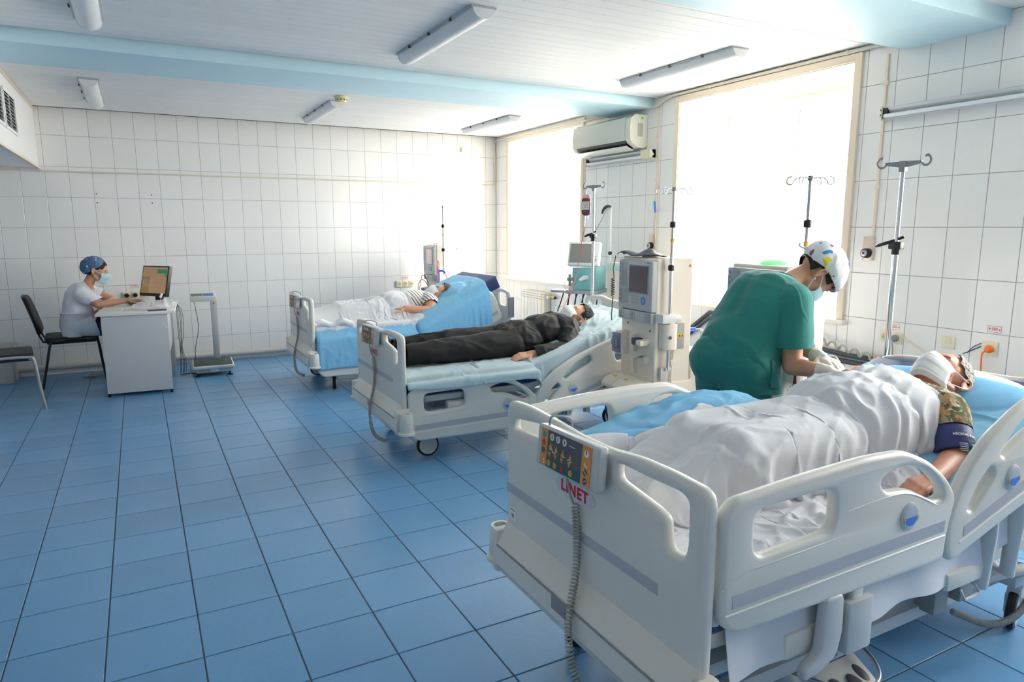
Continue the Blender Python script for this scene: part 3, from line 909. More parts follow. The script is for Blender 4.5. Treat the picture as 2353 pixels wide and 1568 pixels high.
def castor(parent, x, y, yaw, brake=False):
    t = thing('castor', parent=parent, loc=(x, y, 0), rz=yaw)
    m = MB(); r = .075
    m.ring([(-.016, r-.012), (-.013, r-.002), (-.006, r), (.006, r), (.013, r-.002), (.016, r-.012), (.014, r-.018), (-.014, r-.018)], (.0, 0, r), (0, 1, 0), 32, False)
    ob('tyre', m, m_rubber, t)
    m = MB(); m.ring([(-.022, .03), (-.018, r-.014), (.018, r-.014), (.022, .03)], (0, 0, r), (0, 1, 0), 32); ob('wheel_cover', m, m_wheel, t)
    m = MB(); m.box(-.02, -.024, .10, .05, .024, .165, .012); m.cyl((.03, 0, .15), (.03, 0, .24), .022, n=16); m.box(-.012, -.028, r-.02, .04, -.02, .13, .004); m.box(-.012, .02, r-.02, .04, .028, .13, .004)
    ob('fork', m, m_bed2, t)
    m = MB(); m.ring([(0, .0235), (.010, .0235)], (.03, 0, .172), (0, 0, 1), 16); ob('yellow_band', m, m_yel, t)
    if brake:
        m = MB(); m.T = Matrix.Translation((.075, 0, .14)) @ Matrix.Rotation(.4, 4, 'Y'); m.box(-.035, -.022, -.006, .035, .022, .006, .005); ob('brake_pedal', m, m_red2, t)
    return t
def mattress_profile(L0, L1, hinge_x, ang, zt, th, knee=0.):
    """side outline: flat part then a raised back part"""
    c, s = math.cos(ang), math.sin(ang)
    top = [(L0, zt), (hinge_x*.55, zt+knee), (hinge_x-.03, zt)]
    l = L1-hinge_x
    top += [(hinge_x+.05*c, zt+.05*s+.003), (hinge_x+l*c, zt+l*s)]
    bot = [(hinge_x+l*c+th*s, zt+l*s-th*c), (hinge_x+th*s*.5, zt-th), (hinge_x*.55, zt-th+knee), (L0, zt-th)]
    return top+bot
BEDS = {}
def make_bed(key, label, loc, rz, dz, ang, drops, zt=.50):
    """local frame: x from foot to head, y to the left looking to the head, dz lifts the bed"""
    H = .95
    t = thing('hospital_bed', label, 'hospital bed', loc, rz, 'electric hospital beds')
    # footboard ---------------------------------------------------------------
    fb = thing('footboard', parent=t, loc=(0, 0, dz))
    out = [(.478, .34), (.478, .60), (.478, .79), (.470, .822), (.45, .832), (.35, .838), (.2, .832), (.03, .82), (-.1, .822), (-.22, .836), (-.35, .838), (-.45, .832), (-.472, .820), (-.480, .79), (-.480, .55), (-.478, .34)]
    hl = [(.432, .775), (.27, .797), (.205, .795), (.205, .752), (.435, .738)]
    hr = [(-.14, .797), (-.27, .797), (-.385, .799), (-.413, .788), (-.415, .68), (-.405, .645), (-.352, .642), (-.342, .66), (-.336, .715), (-.30, .728), (-.14, .752)]
    ob('board_panel', plate(out, [hl, hr], .038, .015, 'YZ', 2, 2, 3), m_bed, fb)
    m = MB(); m.box(-.0198, -.323, .509, -.018, .473, .541); ob('stripe', m, m_stripe, fb)
    m = MB()
    m.prism([(.016, .42), (-.020, .395), (-.062, .325), (-.066, .25), (-.05, .215), (.016, .215)], -.47, .47, 'XZ')
    ob('lower_skirt', m.mesh('lower_skirt', 25), m_bed, fb)
    m = MB(); m.tube([(-.0645, -.465, .318), (-.0645, .465, .318)], .003, 6); ob('skirt_line', m, m_mid, fb)
    m = MB(); m.box(-.0675, .02, .272, -.062, .10, .318, .003); ob('badge', m, m_mid, fb)
    for s in (-1, 1):
        m = MB()
        m.box(-.066, s*.462, .215, .03, s*.50, .372, .012); m.ring([(0, .038), (.012, .043), (.10, .040), (.115, .036), (.115, .026), (.08, .024)], (-.012, s*.535, .24), (0, 0, 1), 24, False)
        m.ring([(0, .052), (.012, .052), (.02, .038)], (-.012, s*.535, .225), (0, 0, 1), 24)
        ob('corner_bumper', m, m_bed, fb)
        m = MB(); m.ring([(0, .025), (.002, .025)], (-.012, s*.535, .33), (0, 0, 1), 20); ob('pole_hole', m, m_mid, fb)
    # sticker with the maker's lettering
    m = MB(); pts = [(.050+.105*math.cos(a)*1.0, .650+.036*math.sin(a)) for a in [2*PI*i/32 for i in range(32)]]; m.prism(pts, -.0205, -.0185, 'YZ'); ob('logo_field', m, mat('logo field', '#d4d5d8', .35), fb)
    me = text_mesh('LINET', .048, .0008, .0016, 'CENTER', 1.16); me.materials.append(m_red2)
    o = ob('logo_lettering', me, None, fb, loc=(-.0212, .052, .650)); o.rotation_euler = FACE_NEG_X
    m = MB(); m.box(-.0205, .405, .415, -.0185, .455, .462); ob('inventory_sticker', m, m_paper, fb)
    m = MB(); m.box(-.0209, .422, .425, -.0204, .438, .438); m.box(-.0209, .412, .45, -.0204, .448, .454); ob('sticker_print', m, m_mid, fb)
    kp = keypad(fb)
    # the keypad is a sub-part: its own pieces are flattened into it below
    m = MB(); path = [Vector((-.06, .030, .705)), Vector((-.052, .028, .66)), Vector((-.040, .025, .625))]
    m.tube(spline(path, 5), .0036, 8)
    cp = spline([(-.038, .02, .625), (-.034, .015, .52), (-.046, .0, .42), (-.082, -.02, .30), (-.092, -.05, .20), (-.09, -.10, .135), (-.08, -.17, .115), (-.05, -.24, .11)], 10)
    L = sum((cp[i+1]-cp[i]).length for i in range(len(cp)-1)); N = int(L/.0105*9)
    pts = []; acc = [0]
    for i in range(len(cp)-1): acc.append(acc[-1]+(cp[i+1]-cp[i]).length)
    j = 0
    for i in range(N):
        s_ = L*i/(N-1)
        while j < len(cp)-2 and acc[j+1] < s_: j += 1
        u = (s_-acc[j])/max(1e-6, acc[j+1]-acc[j]); c0 = cp[j].lerp(cp[j+1], min(u, 1)); d = (cp[j+1]-cp[j]).normalized()
        e = Vector((0, 1, 0)); e = (e-d*e.dot(d)).normalized(); g = d.cross(e); a = 2*PI*i/9
        pts.append(c0+(e*math.cos(a)+g*math.sin(a))*.0095)
    m.tube(pts, .0032, 5)
    ob('coiled_cable', m, m_cable, fb)
    # headboard ---------------------------------------------------------------
    hb = thing('headboard', parent=t, loc=(1.99, 0, dz+(.09 if key == 'B' else 0)))
    out = [(.455, .36), (.465, .60), (.465, .77), (.445, .812), (.35, .832), (.22, .838), (.12, .815), (-.12, .815), (-.22, .838), (-.35, .832), (-.445, .812), (-.465, .77), (-.465, .60), (-.455, .36)]
    h1 = [(.415, .66), (.415, .765), (.39, .79), (.24, .80), (.22, .78), (.25, .665)]
    ob('board_panel', plate(out, [h1, [(-a, b) for a, b in h1]], .04, .016, 'YZ', 2, 2, 3), m_bed, hb)
    m = MB(); m.box(-.0215, -.20, .62, -.0195, .20, .70); ob('recess_band', m, m_stripe, hb)
    m = MB(); m.box(-.03, -.44, .24, .05, .44, .38, .012)
    for s in (-1, 1): m.ring([(0, .04), (.012, .043), (.10, .04)], (.0, s*.47, .28), (0, 0, 1), 20)
    ob('head_bumper', m, m_bed, hb)
    if key == 'C':
        m = MB(); m.box(-.03, -.505, .55, .03, -.475, .76, .01); m.tube([(0, -.46, .72), (0, -.48, .72)], .012, 8); ob('hanging_box', m, m_mid, hb)
    # mattress ------------------------------------------------------------------
    zt_ = zt+dz; th = .125
    a = ang
    me = plate(mattress_profile(.035, 1.94, H, a, zt_, th), [], .86, .018, 'XZ', 0, 0, 2); ob('mattress', me, m_navy, t, 'navy blue wipe-clean mattress')
    me = plate(mattress_profile(.05, 1.93, H, a, zt_-th-.004, .045), [], .84, .01, 'XZ', 0, 0, 1); ob('mattress_platform', me, m_bed2, t)
    # chassis -------------------------------------------------------------------
    m = MB()
    for s in (-1, 1): m.box(.06, s*.37-.025, .285+dz, 1.93, s*.37+.025, .325+dz, .008)
    for x in (.12, .9, 1.78): m.box(x, -.37, .28+dz, x+.05, .37, .32+dz, .006)
    ob('upper_frame', m, m_bed2, t)
    for x in (.42, 1.45):
        m = MB(); m.box(x-.075, -.075, .12, x+.075, .075, .24+dz*.5, .01); m.box(x-.06, -.06, .22, x+.06, .06, .30+dz, .01)
        ob('lift_column', m, m_bed2, t)
    m = MB()
    for s in (-1, 1): m.box(.20, s*.27-.022, .155, 1.70, s*.27+.022, .205, .010)
    for x in (.215, 1.69): m.box(x-.045, -.36, .17, x+.045, .36, .215, .012)
    ob('base_frame', m, m_bed2, t)
    for (x, y, yaw, br) in ((.20, .34, .55 if key == 'A' else PI+.1, False), (.20, -.34, PI*.98 if key == 'B' else 1.35 if key == 'C' else PI*.8, False), (1.69, -.34, .3 if key == 'A' else PI*.9, key == 'A'), (1.69, .34, PI*.85, False)):
        castor(t, x, y, yaw, br)
    # rails -----------------------------------------------------------------------
    for kind, side, drop in drops:
        siderail(t, kind, side, drop+dz-.07, ang, (H, .48+.07))
        if key == 'A' and kind == 'foot' and side == -1:
            m = MB(); m.box(.487, -.497, .355, .588, -.458, .505, .008); m.box(.455, -.470, .33, .60, -.30, .375, .008); ob('rail_bracket', m, m_bed2, t)
            m = MB(); m.box(.515, -.485, .49, .555, -.462, .545, .004); ob('slide_post', m, m_bed, t)
            me = plate([(.395, .54), (.468, .54), (.474, .43), (.455, .365), (.40, .335), (.33, .325), (.33, .36), (.385, .39)], [], .03, .01, 'XZ', 1); me.transform(Matrix.Translation((0, -.478, 0))); ob('rail_lever', me, m_bed2, t)
            continue
        xs = (.40, .56) if kind == 'foot' else (1.22, 1.38)
        zb = .53+drop+dz-.07
        for x in xs:
            p = [(x, side*.452, zb+.09), (x, side*.452, zb-.0), (x+.01, side*.44, .32+dz*.3), (x+.02, side*.36, .285+dz)]
            m = MB(); m.tube([p[0], p[1], p[2], p[3]], [.022, .026, .024, .02], 10)
            ob('rail_arm', m, m_bed2, t)
    # raised moulded cover between the rails
    m = MB(); m.box(.30, -.455, .30+dz, .62, -.40, .375+dz, .015); ob('side_cover', m, m_bed, t)
    m = MB(); m.box(1.02, -.455, .30+dz, 1.22, -.40, .36+dz, .015); ob('side_cover', m, m_bed, t)
    m = MB(); m.tube([(.40, -.46, .30+dz), (.40, -.475, .275+dz), (.48, -.475, .275+dz), (.48, -.46, .30+dz)], .004, 6); ob('accessory_hook', m, m_bed2, t)
    m = MB(); m.tube([(1.08, -.46, .30+dz), (1.08, -.475, .275+dz), (1.16, -.475, .275+dz), (1.16, -.46, .30+dz)], .004, 6); ob('accessory_hook', m, m_bed2, t)
    if key == 'A':
        # foot control with three hollows and its guard hoop
        fp = thing('foot_control', parent=t, loc=(.71, -.31, 0))
        pr = [(-.13, .16), (-.10, -.02), (-.085, -.10), (-.03, -.135), (.05, -.13), (.10, -.085), (.115, .0), (.13, .16)]
        me = plate(pr, [], .05, .015, 'XY', 2); me.transform(Matrix.Translation((0, 0, .115)) @ Matrix.Rotation(.32, 4, 'X')); ob('pedal_body', me, m_bed, fp)
        for x, y in ((-.055, -.07), (.01, -.078), (.065, -.045)):
            m = MB(); m.sph((x, y, .121), (.024, .042, .008), 20, 8, Matrix.Rotation(.32, 3, 'X')); ob('pedal_hollow', m, m_keydark, fp)
        m = MB(); m.T = Matrix.Translation((0, .035, .155)) @ Matrix.Rotation(.32, 4, 'X'); m.box(-.09, -.025, -.008, .09, .025, .0, .002); ob('symbol_panel', m, m_keydark, fp)
        m = MB(); m.tube(spline([(-.16, .10, .14), (-.12, -.02, .145), (-.05, -.12, .15), (.06, -.11, .15), (.12, -.03, .165), (.10, .06, .19), (.02, .10, .20)], 6), .006, 10); ob('guard_hoop', m, m_steel, fp)
        # curved head-end frame and corrugated hose
        m = MB(); m.tube(spline([(1.52, -.30, .215), (1.60, -.36, .255), (1.75, -.40, .262), (1.95, -.40, .25)], 5), .020, 12); ob('tube_frame', m, m_bed, t)
        m = MB(); m.box(1.17, -.34, .19, 1.25, -.27, .32, .006); m.box(1.28, -.36, .22, 1.36, -.29, .34, .006); ob('motor_housing', m, m_mid, t)
    return t
def corrugated(pts, r, name, mt, parent, pitch=.008):
    p = spline(pts, 12)
    acc = [0]
    for i in range(len(p)-1): acc.append(acc[-1]+(p[i+1]-p[i]).length)
    L = acc[-1]; N = int(L/pitch*2); q = []; rs = []; j = 0
    for i in range(N):
        s_ = L*i/(N-1)
        while j < len(p)-2 and acc[j+1] < s_: j += 1
        q.append(p[j].lerp(p[j+1], (s_-acc[j])/max(1e-6, acc[j+1]-acc[j]))); rs.append(r if i % 2 else r*.78)
    m = MB(); m.tube(q, rs, 10)
    return ob(name, m, mt, parent)
AB, BB, CB = (-.38, -6.762, 0), (-.09, -3.87, 0), (-.155, -1.67, 0)
ANG = {'A': math.radians(15), 'B': math.radians(17), 'C': math.radians(24)}
bedA = make_bed('A', 'nearest hospital bed, side rails up, with a grey-haired man under a white blanket', AB, 0, .07, ANG['A'], [('foot', -1, 0), ('foot', 1, 0), ('head', -1, 0)], .56)
corrugated([(1.24, -.36, .20), (1.36, -.42, .15), (1.50, -.44, .16), (1.64, -.43, .25), (1.80, -.42, .36)], .0125, 'corrugated_hose', mat('corrugated hose grey', '#8d908e', .5), bedA)
bedB = make_bed('B', 'middle hospital bed, side rails lowered, with the man dressed in black', BB, 0, .0, ANG['B'], [('foot', -1, -.38+.07), ('head', -1, -.36+.07)], .555)
bedC = make_bed('C', 'farthest hospital bed by the tiled wall, covered in bright blue sheets', CB, 0, .025, ANG['C'], [('foot', -1, -.38+.04), ('head', -1, -.30), ('foot', 1, -.3)], .57)
# ================================================================ figure and cloth tools
V = Vector
def lerp(a, b, t): return V(a).lerp(V(b), t)
def blob(name, prims, voxel=.004, it=3, cuts=(), fn=None, decim=0):
    """one continuous skin grown over tapered limbs and ellipsoids"""
    m = MB()
    for p in prims:
        if p[0] == 'c':
            _, a, b, ra, rb = p
            a, b = V(a), V(b); d = b-a; L = d.length
            if L < 1e-5: m.sph(a, max(ra, rb), 16, 10); continue
            prof = []
            for i in range(6): q = PI/2*(1-i/5); prof.append((-ra*math.sin(q), ra*math.cos(q)+1e-5))
            for i in range(6): q = PI/2*i/5; prof.append((L+rb*math.sin(q), rb*math.cos(q)+1e-5))
            m.ring(prof, a, d, 18)
        elif p[0] == 'e':
            m.sph(p[1], p[2], 24, 16, p[3] if len(p) > 3 else None)
        elif p[0] == 'm': m._add(p[1], p[2])
    me = bpy.data.meshes.new(name); me.from_pydata([tuple(v) for v in m.v], [], m.f)
    fix_normals2(me)
    o = bpy.data.objects.new('tmp', me); COL.objects.link(o)
    r = o.modifiers.new('r', 'REMESH'); r.mode = 'VOXEL'; r.voxel_size = voxel
    s = o.modifiers.new('s', 'SMOOTH'); s.factor = .5; s.iterations = it
    if decim:
        q = o.modifiers.new('d', 'DECIMATE'); q.ratio = decim
    dg = bpy.context.evaluated_depsgraph_get()
    out = bpy.data.meshes.new_from_object(o.evaluated_get(dg)); out.name = name
    bpy.data.objects.remove(o); bpy.data.meshes.remove(me)
    if fn: warp(out, fn)
    for co, no, ctr, rad in cuts: cut_mesh(out, co, no, ctr, rad)
    out.polygons.foreach_set('use_smooth', [True]*len(out.polygons))
    return out
def fix_normals2(me):
    bm = bmesh.new(); bm.from_mesh(me); bmesh.ops.recalc_face_normals(bm, faces=bm.faces); bm.to_mesh(me); bm.free()
def cut_mesh(me, co, no, ctr, rad):
    """remove what lies beyond the plane, within a ball about ctr: clean hems and cuffs"""
    bm = bmesh.new(); bm.from_mesh(me); co = V(co); no = V(no).normalized(); ctr = V(ctr)
    fs = [f for f in bm.faces if (f.calc_center_median()-ctr).length < rad]
    es = set(e for f in fs for e in f.edges); vs = set(v for f in fs for v in f.verts)
    bmesh.ops.bisect_plane(bm, geom=list(fs)+list(es)+list(vs), plane_co=co, plane_no=no, clear_outer=True)
    bm.to_mesh(me); bm.free()
def keep(me, pred):
    bm = bmesh.new(); bm.from_mesh(me)
    bmesh.ops.delete(bm, geom=[f for f in bm.faces if not pred(f.calc_center_median())], context='FACES')
    nb = {}
    for e in bm.edges:
        if len(e.link_faces) == 1:
            a, b = e.verts; nb.setdefault(a, []).append(b); nb.setdefault(b, []).append(a)
    for _ in range(8):      # even out the cut rim
        new = {v: v.co*.4+sum((q.co for q in l), V((0, 0, 0)))*(.6/len(l)) for v, l in nb.items()}
        for v, c in new.items(): v.co = c
    bm.to_mesh(me); bm.free()
def warp(me, fn):
    n = len(me.vertices)
    co = np.empty(n*3); me.vertices.foreach_get('co', co); co = co.reshape(-1, 3)
    no = np.empty(n*3); me.vertices.foreach_get('normal', no); no = no.reshape(-1, 3)
    d = np.array([fn(V(c)) for c in co])
    co += no*d[:, None]
    me.vertices.foreach_set('co', co.ravel()); me.update()
def folds(amp, sc, stretch=(1, 1, 1), off=0., sharp=1.):
    st = V(stretch)
    def f(p):
        q = V((p.x*st.x, p.y*st.y, p.z*st.z))*sc+V((off, off*1.7, off*.3))
        w = mnoise.noise(q*.6)*.9
        a = 1-abs(mnoise.noise(q+V((w, w, -w))))*2
        b = mnoise.noise(q*2.3)
        return amp*(a**sharp if a > 0 else a)*.7+amp*.35*b
    return f
def thick(o, t, off=0.):
    md = o.modifiers.new('thickness', 'SOLIDIFY'); md.thickness = t; md.offset = off
    return o
def bridge(a, b, ra, rb): return ('c', V(a), V(b), ra, rb)

def head_prims(c, R, s=1., ears=True, fem=False):
    """c centre between the ears, R turns the head frame (x face, y left, z crown)"""
    def T(x, y, z): return V(c)+R @ (V((x, y, z))*s)
    def E(x, y, z, a, b, d, r=None): return ('e', T(x, y, z), (a*s, b*s, d*s), R if r is None else R @ r)
    P = [E(-.012, 0, .036, .098, .077, .088), E(.022, 0, .022, .072, .070, .078), E(.038, 0, -.035, .052, .058, .07), E(.048, 0, -.078, .038, .042, .030),
         E(.078, 0, -.098, .018, .021, .017), E(.052, .036, -.022, .032, .026, .026), E(.052, -.036, -.022, .032, .026, .026),
         ('c', T(.079, .034, .024), T(.079, -.034, .024), .013*s, .013*s), ('c', T(.092, 0, .014), T(.116, 0, -.026), .0075*s, .0125*s),
         E(.104, .012, -.031, .011, .009, .008), E(.104, -.012, -.031, .011, .009, .008),
         ('c', T(.088, .019, -.055), T(.095, 0, -.052), .006*s, .009*s), ('c', T(.088, -.019, -.055), T(.095, 0, -.052), .006*s, .009*s), ('c', T(.086, .016, -.064), T(.086, -.016, -.064), .009*s, .009*s),
         E(.072, .031, .001, .016, .017, .013), E(.072, -.031, .001, .016, .017, .013),
         ('c', T(.005, .052, -.055), T(.062, .03, -.088), .018*s, .016*s), ('c', T(.005, -.052, -.055), T(.062, -.03, -.088), .018*s, .016*s)]
    if ears:
        for q in (1, -1):
            P += [E(-.012, q*.078, -.006, .014, .006, .024), ('c', T(.002, q*.078, .008), T(-.010, q*.087, .024), .0045*s, .0055*s), ('c', T(-.010, q*.087, .024), T(-.026, q*.092, .018), .0055*s, .0055*s),
                  ('c', T(-.026, q*.092, .018), T(-.027, q*.089, -.010), .0055*s, .005*s), ('c', T(-.027, q*.089, -.010), T(-.010, q*.080, -.036), .005*s, .0075*s)]
    return P
def neck_prim(c, R, base, s=1., r=.053):
    a = V(c)+R @ (V((-.022, 0, -.045))*s)
    return [('c', a, V(base), r*s, r*1.12*s)]
def hand_prims(w, d, n, side, curl=.5, spread=1., s=1., thumb=1.):
    """w wrist, d pointing direction, n back-of-hand normal, side +1 if the thumb lies towards d x n"""
    w = V(w); d = V(d).normalized(); n = V(n); n = (n-d*n.dot(d)).normalized(); t = d.cross(n)*side
    P = [('c', w-d*.02*s, w+d*.02*s, .024*s, .022*s)]
    for k, (off, ln, r) in enumerate(((.027, .072, .0088), (.009, .079, .0092), (-.009, .073, .0088), (-.026, .058, .0078))):
        kn = w+d*(.088-.004*abs(k-1))*s+t*off*s
        P.append(('c', w+d*.012*s+t*off*.6*s, kn, .0135*s, .0115*s))
        a = kn; ang = curl*.5; dd = (d+t*(off*2.6*spread)).normalized()
        for j, fr in enumerate((.45, .31, .24)):
            dirv = (dd*math.cos(ang)-n*math.sin(ang)).normalized()
            b = a+dirv*ln*fr*s; rr = r*s*(1-.10*j)
            P.append(('c', a, b, rr, rr*.92)); a = b; ang += curl*(.75 if j == 0 else .55)
    a = w+d*.018*s+t*.022*s
    for dv, L, r in ((d*.55+t*.75-n*.25, .045, .013), (d*.85+t*.42-n*.35*curl, .034, .0105), (d*.95+t*.12-n*.45*curl, .027, .009)):
        b = a+V(dv).normalized()*L*s*thumb; P.append(('c', a, b, r*s, r*s*.9)); a = b
    return P
def head_R(face, up):
    x = V(face).normalized(); z = V(up); z = (z-x*z.dot(x)).normalized(); y = z.cross(x)
    return Matrix((x, y, z)).transposed()
def mask(parent, c, R, mt, label, s=1., loops=True, pull=0.):
    T = lambda x, y, z: V(c)+R @ (V((x, y, z))*s)
    nu, nv = 22, 26
    vs, fs = [], []
    for j in range(nv+1):
        v = j/nv
        xc = .120+.016*math.sin(min(1, v/.45)*PI*.5)-.040*max(0, v-.35)**1.3-(.012 if v > .95 else 0)
        pl = .0028*(((v*3.6) % 1)-.5) if .15 < v < .85 else 0
        for i in range(nu+1):
            u = -1+2*i/nu; a = abs(u)
            x = xc-.070*a**1.9+pl*(1-a*a)
            y = .074*u*(1-.04*a)
            z = .006-.128*v
            z = -.055+(z+.055)*(1-.30*a**2.2)-.004*a
            z -= .004*math.exp(-(u/.18)**2)*(1-v)*-2
            vs.append(T(x, y, z))
    for j in range(nv):
        for i in range(nu): k = j*(nu+1)+i; fs.append((k, k+1, k+nu+2, k+nu+1))
    me = bpy.data.meshes.new('face_mask'); me.from_pydata(vs, [], fs); fix_normals(me); soft(me, 60)
    o = ob('face_mask', me, mt, parent, label); thick(o, .0018)
    if loops:
        for q in (1, -1):
            m = MB()
            for z, ze in ((-.018, .010), (-.092, -.030)):
                m.tube(spline([T(.050, q*.0755, z), T(.02, q*.080, (z+ze)/2), T(-.012, q*.088, ze)], 5), .0014*s, 6)
            ob('ear_loop', m, MATS.get('mask elastic') or mat('mask elastic', '#eef1f2', .7), parent)
    return o
def eyes(parent, c, R, s=1., closed=True, brow='#2a201c'):
    T = lambda x, y, z: V(c)+R @ (V((x, y, z))*s)
    for q in (1, -1):
        m = MB(); pts = [T(.0885-.0045*abs(k)**2*.25, q*(.031+k*.0065), -.003-.0022*(1-(k/2)**2)) for k in (-2, -1, 0, 1, 2)]
        m.tube(spline(pts, 3), .0011*s, 5); ob('eyelashes', m, mat('lashes', '#231a17', .7), parent)
        m = MB(); pts = [T(.0925-.004*abs(k+.5)**2*.25, q*(.031+k*.0085), .021+.003*(1-((k+.2)/2)**2)) for k in (-2, -1, 0, 1, 2)]
        m.tube(spline(pts, 3), [.0012*s+.0014*s*math.sin(PI*(i+1)/15) for i in range(13)], 6); ob('eyebrow', m, mat('brow '+brow, brow, .9), parent)
def skin_mat(name, col, var=.08):
    if name in MATS: return MATS[name]
    m = mat(name, col, .5, var=var, vscale=22, bump=.06, bscale=260)
    p = m.node_tree.nodes['Principled BSDF']
    p.inputs['Subsurface Weight'].default_value = .12; p.inputs['Subsurface Radius'].default_value = (.012, .005, .003); p.inputs['Subsurface Scale'].default_value = 1.
    return m
def hair(parent, c, R, pred, col, s=1., grow=.008, n=2600, L=.014, label=None, seed=1, amp=.004):
    """shell of hair following the skull, roughened, with short strands standing from it"""
    T = lambda v: V(c)+R @ (V(v)*s)
    g = grow
    P = [('e', T((-.012, 0, .036)), ((.098+g)*s, (.077+g)*s, (.088+g)*s), R), ('e', T((.022, 0, .022)), ((.072+g*.6)*s, (.070+g*.6)*s, (.078+g*.8)*s), R),
         ('e', T((-.045, 0, -.015)), ((.052+g)*s, (.06+g)*s, (.062+g)*s), R)]
    me = blob('hair', P, .0038, 2)
    inv = R.transposed()
    keep(me, lambda p: pred((inv @ (p-V(c)))/s, mnoise.noise(p*70)*.006))
    warp(me, lambda p: amp*mnoise.noise(p*110)+amp*.6*mnoise.noise(p*260))
    o = ob('hair', me, mat('hair '+col, col, .75, var=.35, vscale=90), parent, label)
    r = random.Random(seed); fc = [p for p in me.polygons]; m = MB()
    if fc:
        for i in range(n):
            f = fc[r.randrange(len(fc))]; p = f.center.copy(); nn = f.normal.copy()
            loc = inv @ (p-V(c))
            d = (nn*.55+(R @ V((-.8, 0, -.35)))*.6+V((r.uniform(-.5, .5), r.uniform(-.5, .5), r.uniform(-.5, .5)))).normalized()
            w = nn.cross(d).normalized()*.0009
            l = L*r.uniform(.5, 1.1); k = p-nn*.002
            m._add([k-w, k+w, k+d*l], [(0, 1, 2)])
        hm = bpy.data.meshes.new('hair_strands'); hm.from_pydata(m.v, [], m.f)
        ob('hair_strands', hm, MATS['hair '+col], parent, kind='stuff')
    return o

# ---- cloth: a small position-based solver, run once while the scene is built
class Coll:
    def __init__(s): s.items = []
    def cap(s, a, b, ra, rb): s.items.append(('c', np.array(a, float), np.array(b, float), ra, rb))
    def ell(s, c, r, R=None): s.items.append(('e', np.array(c, float), np.array(r, float), np.array(R if R is not None else Matrix.Identity(3), float)))
    def box(s, c, h, R=None, rad=.015): s.items.append(('b', np.array(c, float), np.array(h, float), np.array(R if R is not None else Matrix.Identity(3), float), rad))
    def prims(s, P, grow=0.):
        for p in P:
            if p[0] == 'c': s.cap(p[1], p[2], p[3]+grow, p[4]+grow)
            elif p[0] == 'e': s.ell(p[1], [q+grow for q in p[2]], p[3] if len(p) > 3 else None)
    def push(s, X, Q, th, mu):
        """move points X (n,3) out of every collider; Q holds the previous positions for friction"""
        for it in s.items:
            if it[0] == 'c':
                _, a, b, ra, rb = it; ab = b-a; L2 = ab@ab+1e-12
                t = np.clip((X-a)@ab/L2, 0, 1); c = a+t[:, None]*ab; r = ra+(rb-ra)*t+th
                d = X-c; l = np.sqrt((d*d).sum(1))+1e-9; k = l < r
                if k.any(): X[k] = c[k]+d[k]/l[k][:, None]*r[k][:, None]
            elif it[0] == 'e':
                _, c, r, R = it; q = ((X-c)@R)/(r+th); l = np.sqrt((q*q).sum(1))+1e-9; k = l < 1
                if k.any(): X[k] = c+((q[k]/l[k][:, None])*(r+th))@R.T
            else:
                _, c, h, R, rad = it; q = (X-c)@R; hh = h-rad
                cl = np.clip(q, -hh, hh); d = q-cl; l = np.sqrt((d*d).sum(1)); r = rad+th
                out = (l > 1e-9) & (l < r)
                if out.any(): q[out] = cl[out]+d[out]/l[out][:, None]*r
                ins = l <= 1e-9
                if ins.any():
                    g = (h+th)-np.abs(q[ins]); ax = g.argmin(1); qi = q[ins]; sg = np.sign(qi[np.arange(len(ax)), ax]); sg[sg == 0] = 1
                    qi[np.arange(len(ax)), ax] = sg*((h+th)[ax] if np.ndim(h) else h+th); q[ins] = qi
                k = out | ins
                if k.any(): X[k] = c+q[k]@R.T
            if k.any(): X[k] -= (X[k]-Q[k])*mu
def drape(nx, ny, P0, rest, coll, steps=200, iters=6, th=.004, mu=.35, bend=.06, damp=.96, g=.0016, shearst=.35, seed=0):
    """P0 (ny,nx,3) start, rest (rx, ry) spacing; ry may vary from column to column"""
    P = P0.copy(); r = np.random.RandomState(seed); P += r.normal(0, .0006, P.shape); Q = P.copy()
    rx, ry = rest; ry = np.broadcast_to(np.asarray(ry, float), (nx,)).reshape(1, nx, 1).copy(); rd = np.sqrt(rx*rx+(.5*(ry[:, :-1]+ry[:, 1:]))**2)
    def sol(A, B, L, k, only=None):
        d = B-A; l = np.sqrt((d*d).sum(-1, keepdims=True))+1e-9; e = (l-L)/l
        if only == 'short': e = np.minimum(e, 0)
        c = d*e*(.5*k); A += c; B -= c
    for st in range(steps):
        vel = np.clip((P-Q)*damp, -.02, .02); Q = P.copy(); P = P+vel; P[..., 2] -= g
        for it in range(iters):
            for s in (0, 1):
                A = P[:, s:-1:2]; B = P[:, s+1::2]; m = min(A.shape[1], B.shape[1]); sol(A[:, :m], B[:, :m], rx, 1.)
                A = P[s:-1:2]; B = P[s+1::2]; m = min(A.shape[0], B.shape[0]); sol(A[:m], B[:m], ry, 1.)
            if it % 2 == 0:
                for a in (0, 1):
                    for b in (0, 1):
                        for A, B in ((P[a:-1:2, b:-1:2], P[a+1::2, b+1::2]), (P[a+1::2, b:-1:2], P[a:-1:2, b+1::2])):
                            m, n = min(A.shape[0], B.shape[0]), min(A.shape[1], B.shape[1]); sol(A[:m, :n], B[:m, :n], rd[:, b::2][:, :n], shearst)
                if bend:
                    for s in range(4):
                        A = P[:, s:-2:4]; B = P[:, s+2::4]; m = min(A.shape[1], B.shape[1]); sol(A[:, :m], B[:, :m], rx*2, bend, 'short')
                        A = P[s:-2:4]; B = P[s+2::4]; m = min(A.shape[0], B.shape[0]); sol(A[:m], B[:m], ry*2, bend, 'short')
            if it == iters-1 or it == iters//2: coll.push(P.reshape(-1, 3), Q.reshape(-1, 3), th, mu)
    return P
